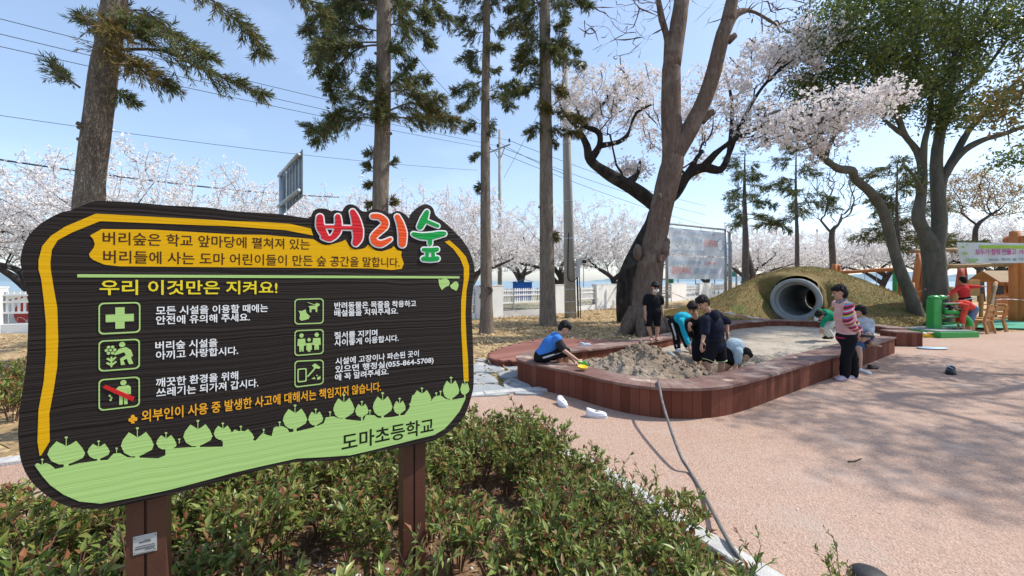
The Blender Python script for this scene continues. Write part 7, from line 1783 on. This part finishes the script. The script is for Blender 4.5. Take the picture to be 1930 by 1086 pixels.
for px, py, r in ((1816,478,.07),(1822,489,.05),(1830,491,.06),(1812,466,.05),(1838,490,.05),(1826,493,.045),(1820,462,.03),(1834,494,.04)):
    c = bpt(px, py); n = 10; mb.add([c+ux*(r*1.2*math.cos(a))+Vector((0,-.002*rb.random(),r*.8*math.sin(a))) for a in np.linspace(0, 2*np.pi, n+1)[:-1]], [tuple(range(n))])
obj('leaf_motif', mb, M('leaf_motif_green', (.36,.58,.16), (.30,.5,.2)), wcl)

# ================================================================== small things
def shoe_mesh(mb, o, d, L, W, H, z, open_=True):
    """low slip-on: sole, upper with an opening"""
    d = Vector(d).normalized(); x = Vector((-d.y, d.x, 0)); up = Vector((0,0,1)); n = 22
    def ring(t): # outline half width along the length
        return W/2*(.70+.40*math.sin(math.pi*min(1, t*1.04)**.85))*(1 if t < .93 else .72)*(1 if t > .05 else .8)
    prof = []; m = 14
    vs = []; fs = []
    rows = [(0, 1.04), (.18, 1.06), (.22, 1.0), (.55, .97), (.85, .86), (1.0, .70)]
    for h, k in rows:
        for i in range(2*m):
            t = i/m if i < m else (2*m-i)/m; sg = 1 if i < m else -1
            tt = min(1, t); toph = H*(.62 if tt > .45 else .62+.38*(.45-tt)/.45) if h > .3 else H
            w = ring(tt)*k; ln = (tt-.5)*L*(1 if h < .3 else (.99-.05*h))
            zz = h*toph if h > .3 else h*H
            if h > .5 and tt > .5: zz *= 1-.35*((tt-.5)/.5)**2
            vs.append(o+d*ln+x*w*sg*(1 if 0 < tt < 1 else .25)+up*(z+zz))
    q = 2*m
    for r in range(len(rows)-1):
        for i in range(q): fs.append((r*q+i, r*q+(i+1) % q, (r+1)*q+(i+1) % q, (r+1)*q+i))
    fs.append(tuple(range(q-1,-1,-1)))
    # vamp: close the front 55%, leave the foot hole sunk
    r = len(rows)-1; base = len(vs)
    ctr = [o+d*(.20*L)+up*(z+H*.60), o-d*(.20*L)+up*(z+H*.25)]; vs += ctr
    for i in range(q):
        a, b = r*q+i, r*q+(i+1) % q; t = i/m if i < m else (2*m-i)/m
        fs.append((a, b, base if t > .47 else base+1))
    mb.add(vs, fs)
def shoe(name, lab, px, py, d, L, mat, sole=None, grp=None, z=PINK_Z, H=.085, W=.095, lace=True):
    o = G(px, py, z); t = thing(name, lab, 'shoe', tuple(o), grp); mb = MB(); shoe_mesh(mb, o, d, L, W, H, z+.004); ob = obj('upper', mb, mat, t, smooth=True)
    mb = MB(); dd = Vector(d).normalized(); xx = Vector((-dd.y, dd.x, 0)); n = 20
    pts = [o+dd*(L*.515*math.cos(a))+xx*(W*.56*math.sin(a)*(1+.08*math.cos(a))) for a in np.linspace(0, 2*np.pi, n+1)[:-1]]
    mb.add([Vector((p.x, p.y, z)) for p in pts]+[Vector((p.x, p.y, z+.018)) for p in pts], [(i, (i+1) % n, n+(i+1) % n, n+i) for i in range(n)]+[tuple(range(n, 2*n))]); obj('sole', mb, sole or mat, t)
    if lace:
        mb = MB()
        for k in range(3): c = o+dd*(L*(.06+.07*k))+Vector((0,0,z+H*(.60-.04*k))); mb.ell(c, [xx*.007, dd*.007, Vector((0,0,.004))], 6, 4); mb.ell(c+xx*.02, [xx*.006, dd*.006, Vector((0,0,.005))], 6, 4); mb.ell(c-xx*.02, [xx*.006, dd*.006, Vector((0,0,.005))], 6, 4)
        obj('eyelets', mb, M('eyelet_grey', (.3,.3,.33)), t)
    return t
m_sole = M('pale_sole', (.68,.68,.72), (.62,.62,.66), rough=.6)
shoe('slip_on_shoe', 'white slip-on shoe standing heel-up nearer the flagstone kerb', 1060, 764, (.25,-.95,0), .23, c_wshoe, m_sole, 'white shoes left in front of the sandpit')
shoe('slip_on_shoe', 'white slip-on shoe lying sideways to view in front of the curved sandpit wall', 1124, 786, (.97,-.22,0), .245, c_wshoe, m_sole, 'white shoes left in front of the sandpit')
# shoe on the deck edge
q = P(1103,650,7.7); q.z = WH
t = thing('slip_on_shoe', 'pale grey shoe lying on the bench top behind the boy in blue', 'shoe', tuple(q)); mb = MB(); shoe_mesh(mb, q-Vector((0,0,WH)), (.95,.2,0), .24, .10, .08, WH); obj('upper', mb, M('grey_shoe', (.55,.56,.60), (.32,.36,.45), scale=12), t, smooth=True)
# black shoes on the plaza
shoe('sandal', 'brown-black sandal lying next to the seated child\'s white shoe', 1646, 695, (.95,.35,0), .25, M('dark_sandal', (.05,.035,.03), (.07,.05,.045), rough=.6), M('sandal_strap', (.03,.025,.022)), None, lace=False, H=.07)
shoe('slip_on_shoe', 'lone black shoe with white lining lying out on the open paving', 1792, 705, (-.75,-.6,0), .25, m_blk, m_blk, None, lace=False, H=.11, W=.12)
q = G(1792,703, PINK_Z)
mb = MB(); mb.lathe([(.06,0),(.055,.018),(.045,.004)], q+Vector((0,0,.10)), 14, (.1,-.4,.9)); o_ = obj('shoe_lining', mb, c_white); o_.parent = None
lone = [o for o in bpy.data.objects if o.get('label', '').startswith('lone black shoe')][0]
o_.parent = lone; o_.matrix_parent_inverse = Matrix.Identity(4); o_.location = -Vector(lone.location)
# shoe in the woman's hand
q = P(1633,631,6.5); t = thing('slip_on_shoe', 'black shoe held behind her back by the woman in pink', 'shoe', tuple(q)); mb = MB(); shoe_mesh(mb, Vector((q.x,q.y,0)), (.9,-.35,0), .22, .09, .075, q.z-.04); obj('upper', mb, m_blk, t, smooth=True)
# blue skateboard-like flat toy
q = G(1757,658, PINK_Z); t = thing('flat_toy', 'flat pale blue oval toy lying on the paving by the bench block', 'toy', tuple(q)); mb = MB(); mb.lathe([(.001,.0),(.30,.004),(.34,.018),(.31,.035),(.001,.026)], Vector((0,0,0)), 28)
mb.v = [(q.x+v[0]*.95+v[1]*.1, q.y+v[1]*.38-v[0]*.12, PINK_Z+.003+v[2]) for v in mb.v]; obj('body', mb, M('pale_blue_plastic', (.35,.50,.66), (.45,.58,.70), rough=.4), t, smooth=True)
# sand toys
m_lime = M('lime_plastic', (.12,.62,.05), (.15,.68,.07), rough=.35)
q = P(1101,688,5.75); t = thing('toy_bucket', 'bright lime green toy scoop tipped in the sand before the boy in blue', 'toy', tuple(q)); mb = MB(); mb.lathe([(.030,-.045),(.036,-.04),(.046,.035),(.05,.04),(.045,.042),(.032,-.03),(.001,-.03)], q, 18, (.75,.1,.5)); obj('scoop', mb, m_lime, t, smooth=True); mb = MB(); mb.capsule(q+Vector((-.03,0,.04)), q+Vector((-.09,-.02,.05)), .010, .009); obj('handle', mb, m_lime, t, smooth=True)
q = P(1098,693,5.55); t = thing('toy_tray', 'yellow toy dish lying under the boy\'s hands on the bench edge', 'toy', tuple(q)); mb = MB(); mb.lathe([(.03,-.014),(.045,-.01),(.068,.014),(.072,.018),(.066,.016),(.04,-.003),(.001,-.003)], q, 20, (.1,-.15,1)); obj('dish', mb, m_ylw, t, smooth=True)
q = P(1549,607,12.5); q.z = WH; t = thing('toy_truck', 'small yellow toy standing on the far wall behind the woman', 'toy', tuple(q)); mb = MB(); mb.box(q+Vector((0,0,.07)), (.26,.14,.09)); mb.box(q+Vector((.06,0,.14)), (.12,.12,.08)); obj('body', mb, m_ylw, t, bevel=.015); mb = MB()
for dx in (-.08,.08): mb.tube([q+Vector((dx,-.09,.035)), q+Vector((dx,.09,.035))], .035, 10)
obj('wheels', mb, m_blk, t)
q = P(1538,607,12.4); q.z = WH; t = thing('water_bottle', 'small clear white bottle on the far wall left of the yellow toy', 'bottle', tuple(q)); mb = MB(); mb.lathe([(.05,0),(.055,.02),(.055,.11),(.02,.15),(.02,.17)], q, 14); obj('body', mb, M('bottle_plastic', (.65,.68,.70), rough=.2), t, smooth=True); mb = MB(); mb.lathe([(.024,.165),(.024,.19),(.001,.192)], q, 12); obj('cap', mb, c_wshoe, t)
# grey hose from the sandpit over the wall to the planting bed
hp = [P(1243,724,4.95), P(1240,718,4.86), P(1243,727,4.60), P(1249,760,4.25), P(1266,815,3.75), P(1284,862,3.42), G(1300,888,.03), G(1316,915,.02), G(1338,955,.05), G(1362,1000,.09), G(1385,1040,.085), G(1420,1085,.03), G(1450,1130,.03)]
hp[0].z = WH-.05; hp[1].z = WH+.022; hp[2].z = WH+.024
mb = MB(); mb.tube(catmull(hp, 8), .0135, 10); tag(obj('hose', mb, M('grey_hose', (.11,.10,.095), (.19,.18,.165), scale=10, rough=.5), smooth=True), 'grey hose running from the sandpit wall down across the paving', 'hose')
# twig on the paving
mb = MB(); mb.tube([G(1598,870,.02), G(1612,869,.024), G(1624,864,.02)], [.006,.005,.003], 5); tag(obj('fallen_twig', mb, b_cherry), 'short bent brown twig lying alone on the paving', 'twig')
# cut-off stake in the bed
q = G(1032,1095,.03); t = thing('wooden_stake', 'sawn wooden stake end poking out of the soil at the bottom edge', 'stake', tuple(q)); mb = MB()
mb.add([q+Vector(v) for v in ((-.055,-.03,-.1),(.055,-.03,-.1),(.055,.05,-.1),(-.055,.05,-.1),(-.045,-.03,.05),(.045,-.03,.05),(.05,.05,.06),(-.05,.05,.06),(-.012,.01,.09),(.02,.01,.09))], [(0,1,5,4),(1,2,6,5),(2,3,7,6),(3,0,4,7),(4,5,9,8),(5,6,9),(6,7,8,9),(7,4,8)]); obj('shaft', mb, M('cut_stake', (.42,.30,.17), (.26,.18,.10), scale=18, rough=.9, stretch=(1,1,.2)), t)
# dark rubber ball just entering the bottom edge
q = G(1640,1096,.0); t = thing('rubber_cap', 'dark round object just showing at the bottom edge of the frame', 'cap', tuple(q)); mb = MB(); mb.lathe([(.085,0),(.09,.02),(.075,.035),(.04,.045),(.001,.047)], q+Vector((0,0,PINK_Z)), 20); obj('body', mb, m_blk, t, smooth=True)
# grass patch in the bottom right corner
pts = [(2.85+rs.normal(0,.16), 2.32+rs.normal(0,.16), PINK_Z) for _ in range(500)]
# ================================================================== low shrubs in the planting bed
m_sleaf = M('shrub_leaf', (.06,.12,.025), island=[(.08,.135,.028),(.17,.235,.046),(.26,.31,.068),(.13,.19,.044),(.36,.38,.11),(.21,.25,.055)], rough=.38, trans=.32, spec=.45)
m_sred = M('shrub_young_leaf', (.25,.08,.04), island=[(.22,.06,.035),(.34,.15,.06),(.13,.05,.03),(.30,.20,.08),(.24,.09,.04)], rough=.5, trans=.3)
m_stem = M('shrub_stem', (.12,.06,.04), (.20,.11,.07), scale=20, rough=.85)
def leaf6(C, D, S, L, W, N):
    """folded two-quad leaves"""
    L = L[:,None]; W = W[:,None]; f = N*W*.22
    V = np.stack([C, C+D*L*.4-S*W*.5+f, C+D*L*.95+N*L*-.12, C+D*L*.42-N*L*.03, C+D*L*.4+S*W*.5+f], 1)
    n = len(C); b = np.arange(n)[:,None]*5
    Fq = np.concatenate([b+np.array([[0,1,2,3]]), b+np.array([[0,3,2,4]])], 1).reshape(-1,4)
    return V.reshape(-1,3), Fq
def make_shrub(seed, H, spread, nst, red, sparse=1.0):
    rg = np.random.RandomState(seed); t = thing('shrub', '', 'shrub', (0,0,0), 'low shrubs in the planting bed'); st = MB(); CL, DL, kind = [], [], []
    for k in range(nst):
        a = rg.uniform(0, 6.28); d = np.array([math.cos(a), math.sin(a), 0]); h = H*rg.uniform(.65, 1.05); s = spread*rg.uniform(.25, 1)
        p = [np.array([0,0,-.03])+d*.02, d*s*.35+[0,0,h*.38], d*s*.75+[0,0,h*.72]+rg.normal(0,.012,3), d*s+[0,0,h]+rg.normal(0,.015,3)]
        q = catmull([Vector(x) for x in p], 4); st.tube(q, list(np.linspace(.0045,.0018,len(q))), 4, cap=False)
        tips = [(q, .30)]
        for b in range(rg.randint(2, 5)):
            i = rg.randint(len(q)//3, len(q)-2); o = np.array(q[i]); a2 = rg.uniform(0, 6.28); e = o+np.array([math.cos(a2)*.10, math.sin(a2)*.10, rg.uniform(.06,.16)])*rg.uniform(.6,1.1)
            bq = [Vector(o), Vector((o+e)/2+rg.normal(0,.008,3)), Vector(e)]; st.tube(bq, [.0025,.002,.0013], 3, cap=False); tips.append((catmull(bq, 4), .15))
        for q2, st0 in tips:
            n = len(q2); arr = np.array([tuple(x) for x in q2]); m = int(rg.randint(8, 15)*sparse)
            tt = st0+(1-st0)*rg.uniform(0, 1, m)**.55; ii = np.clip((tt*(n-1)).astype(int), 0, n-2); fr = (tt*(n-1)-ii)[:,None]
            c = arr[ii]*(1-fr)+arr[ii+1]*fr; ax = unit(arr[ii+1]-arr[ii]); sd_ = perp(ax, rg); up = np.clip(tt, 0, 1)[:,None]
            dd = unit(sd_*(1.1-.5*up)+ax*(.35+.5*up)+np.array([0,0,.15])); CL.append(c); DL.append(dd); kind.append(np.where((tt > .93) & (rg.uniform(0,1,m) < red*2.2), 1, 0)+np.where((tt < .5) & (rg.uniform(0,1,m) < red), 1, 0))
    C = np.concatenate(CL); D = np.concatenate(DL); K = np.concatenate(kind) > 0; n = len(C)
    N_ = unit(np.array([0,0,1])-D*D[:,2:3]+rg.normal(0,.35,(n,3))); S = unit(np.cross(D, N_)); N_ = np.cross(S, D)
    L = rg.uniform(.030, .074, n)*np.where(rg.uniform(0, 1, n) < .3, .75, 1); W = L*rg.uniform(.26, .42, n)
    obj('stems', st, m_stem, t)
    V, Fq = leaf6(C[~K], D[~K], S[~K], L[~K], W[~K], N_[~K]); np_obj('leaves', V, Fq, m_sleaf, t, True)
    if K.any(): V, Fq = leaf6(C[K], D[K], S[K], L[K]*.8, W[K], N_[K]); np_obj('young_leaves', V, Fq, m_sred, t, True)
    return t
SH = [make_shrub(101,.40,.20,12,.34), make_shrub(102,.36,.22,13,.45), make_shrub(103,.44,.17,10,.3), make_shrub(104,.32,.20,12,.5), make_shrub(105,.38,.15,7,.45,.6)]
rsx = random.Random(12)
# how far each spot is from the bed kerb
kbp = [Vector((p.x, p.y, 0)) for p in kb]
spots = []
def clear(x, y, d):
    return all((x-a)**2+(y-b)**2 > d*d for a, b, _, _ in spots)
def post_clear(x, y):
    for s, o_ in (((-.98)), -.1), ((0.), -.1):
        p = SR+sd*s+sn*o_
        if (p.x-x)**2+(p.y-y)**2 < .16**2: return False
    return True
tries = 0
while len(spots) < 200 and tries < 9000:
    tries += 1
    x = rsx.uniform(-4.6, 2.0); y = rsx.uniform(1.0, 3.9)
    if not inp1(x, y, bp) or not post_clear(x, y): continue
    dk = min((Vector((x, y, 0))-p).length for p in kbp)
    if dk < (.24 if x > .5 else .18) or (x > 1.12 and y < 2.2): continue
    # denser hedge along the kerb, open soil in the middle in front of the right post
    u = (x/y*F+CX); vy = HZ+F*CAMH/y
    band = .95 if x > -.3 else 1.2
    openp = .0
    if dk > band:
        if 430 < u < 1010 and vy > 900: openp = .62
        else: openp = .22
    if 540 < u < 1010 and vy > 970: openp = .86 if u < 800 else .96
    if 560 < u < 760 and dk > .55: openp = max(openp, .15)
    if 830 < u < 1010 and vy > 960: openp = max(openp, .72)
    if rsx.random() < openp: continue
    if not clear(x, y, .155): continue
    dsign = (Vector((x, y, 0))-SR).dot(sn)
    spots.append((x, y, dk, u))
used = set()
for i, (x, y, dk, u) in enumerate(spots):
    v = rsx.choice([0,0,1,1,2,3,4]); sc = rsx.uniform(.78, 1.15)
    if dk < .5: sc *= .84 if x > .3 else .92
    if x < -1.5: sc *= 1.05
    lab = 'low leafy shrub with reddish stems in the soil bed under and behind the notice board' if u < 830 else 'low leafy shrub of the hedge between the right sign post and the pink paving'
    z = bed_h(x, y)-.005; rz = rsx.uniform(0, 6.28)
    if v not in used: used.add(v); t = SH[v]; t.location = (x, y, z); t.rotation_euler = (0,0,rz); t.scale = (sc,)*3; t['label'] = lab
    else: t = dup(SH[v], (x, y, z), rz, lab, sc)
for x, y in ((-6.2,5.0),(-5.7,4.6),(-6.6,5.6),(-5.3,4.9),(-6.9,4.9),(-5.9,5.5),(-7.2,5.7),(-5.0,4.45),(-7.6,5.3),(-6.0,4.3)):
    t = dup(SH[rsx.choice([0,1,3])], (x, y, mulch_h(x, y)), rsx.uniform(0, 6), 'small shrub growing in the straw beyond the pale kerb, left of the notice board', rsx.uniform(1.0, 1.4)); t['group'] = 'shrubs beyond the kerb'
x, y = 1.62, 1.98
t = dup(SH[4], (x, y, .01), 1.0, 'lone sprig of shrub at the bottom edge beside the hose end', .62)
flush()
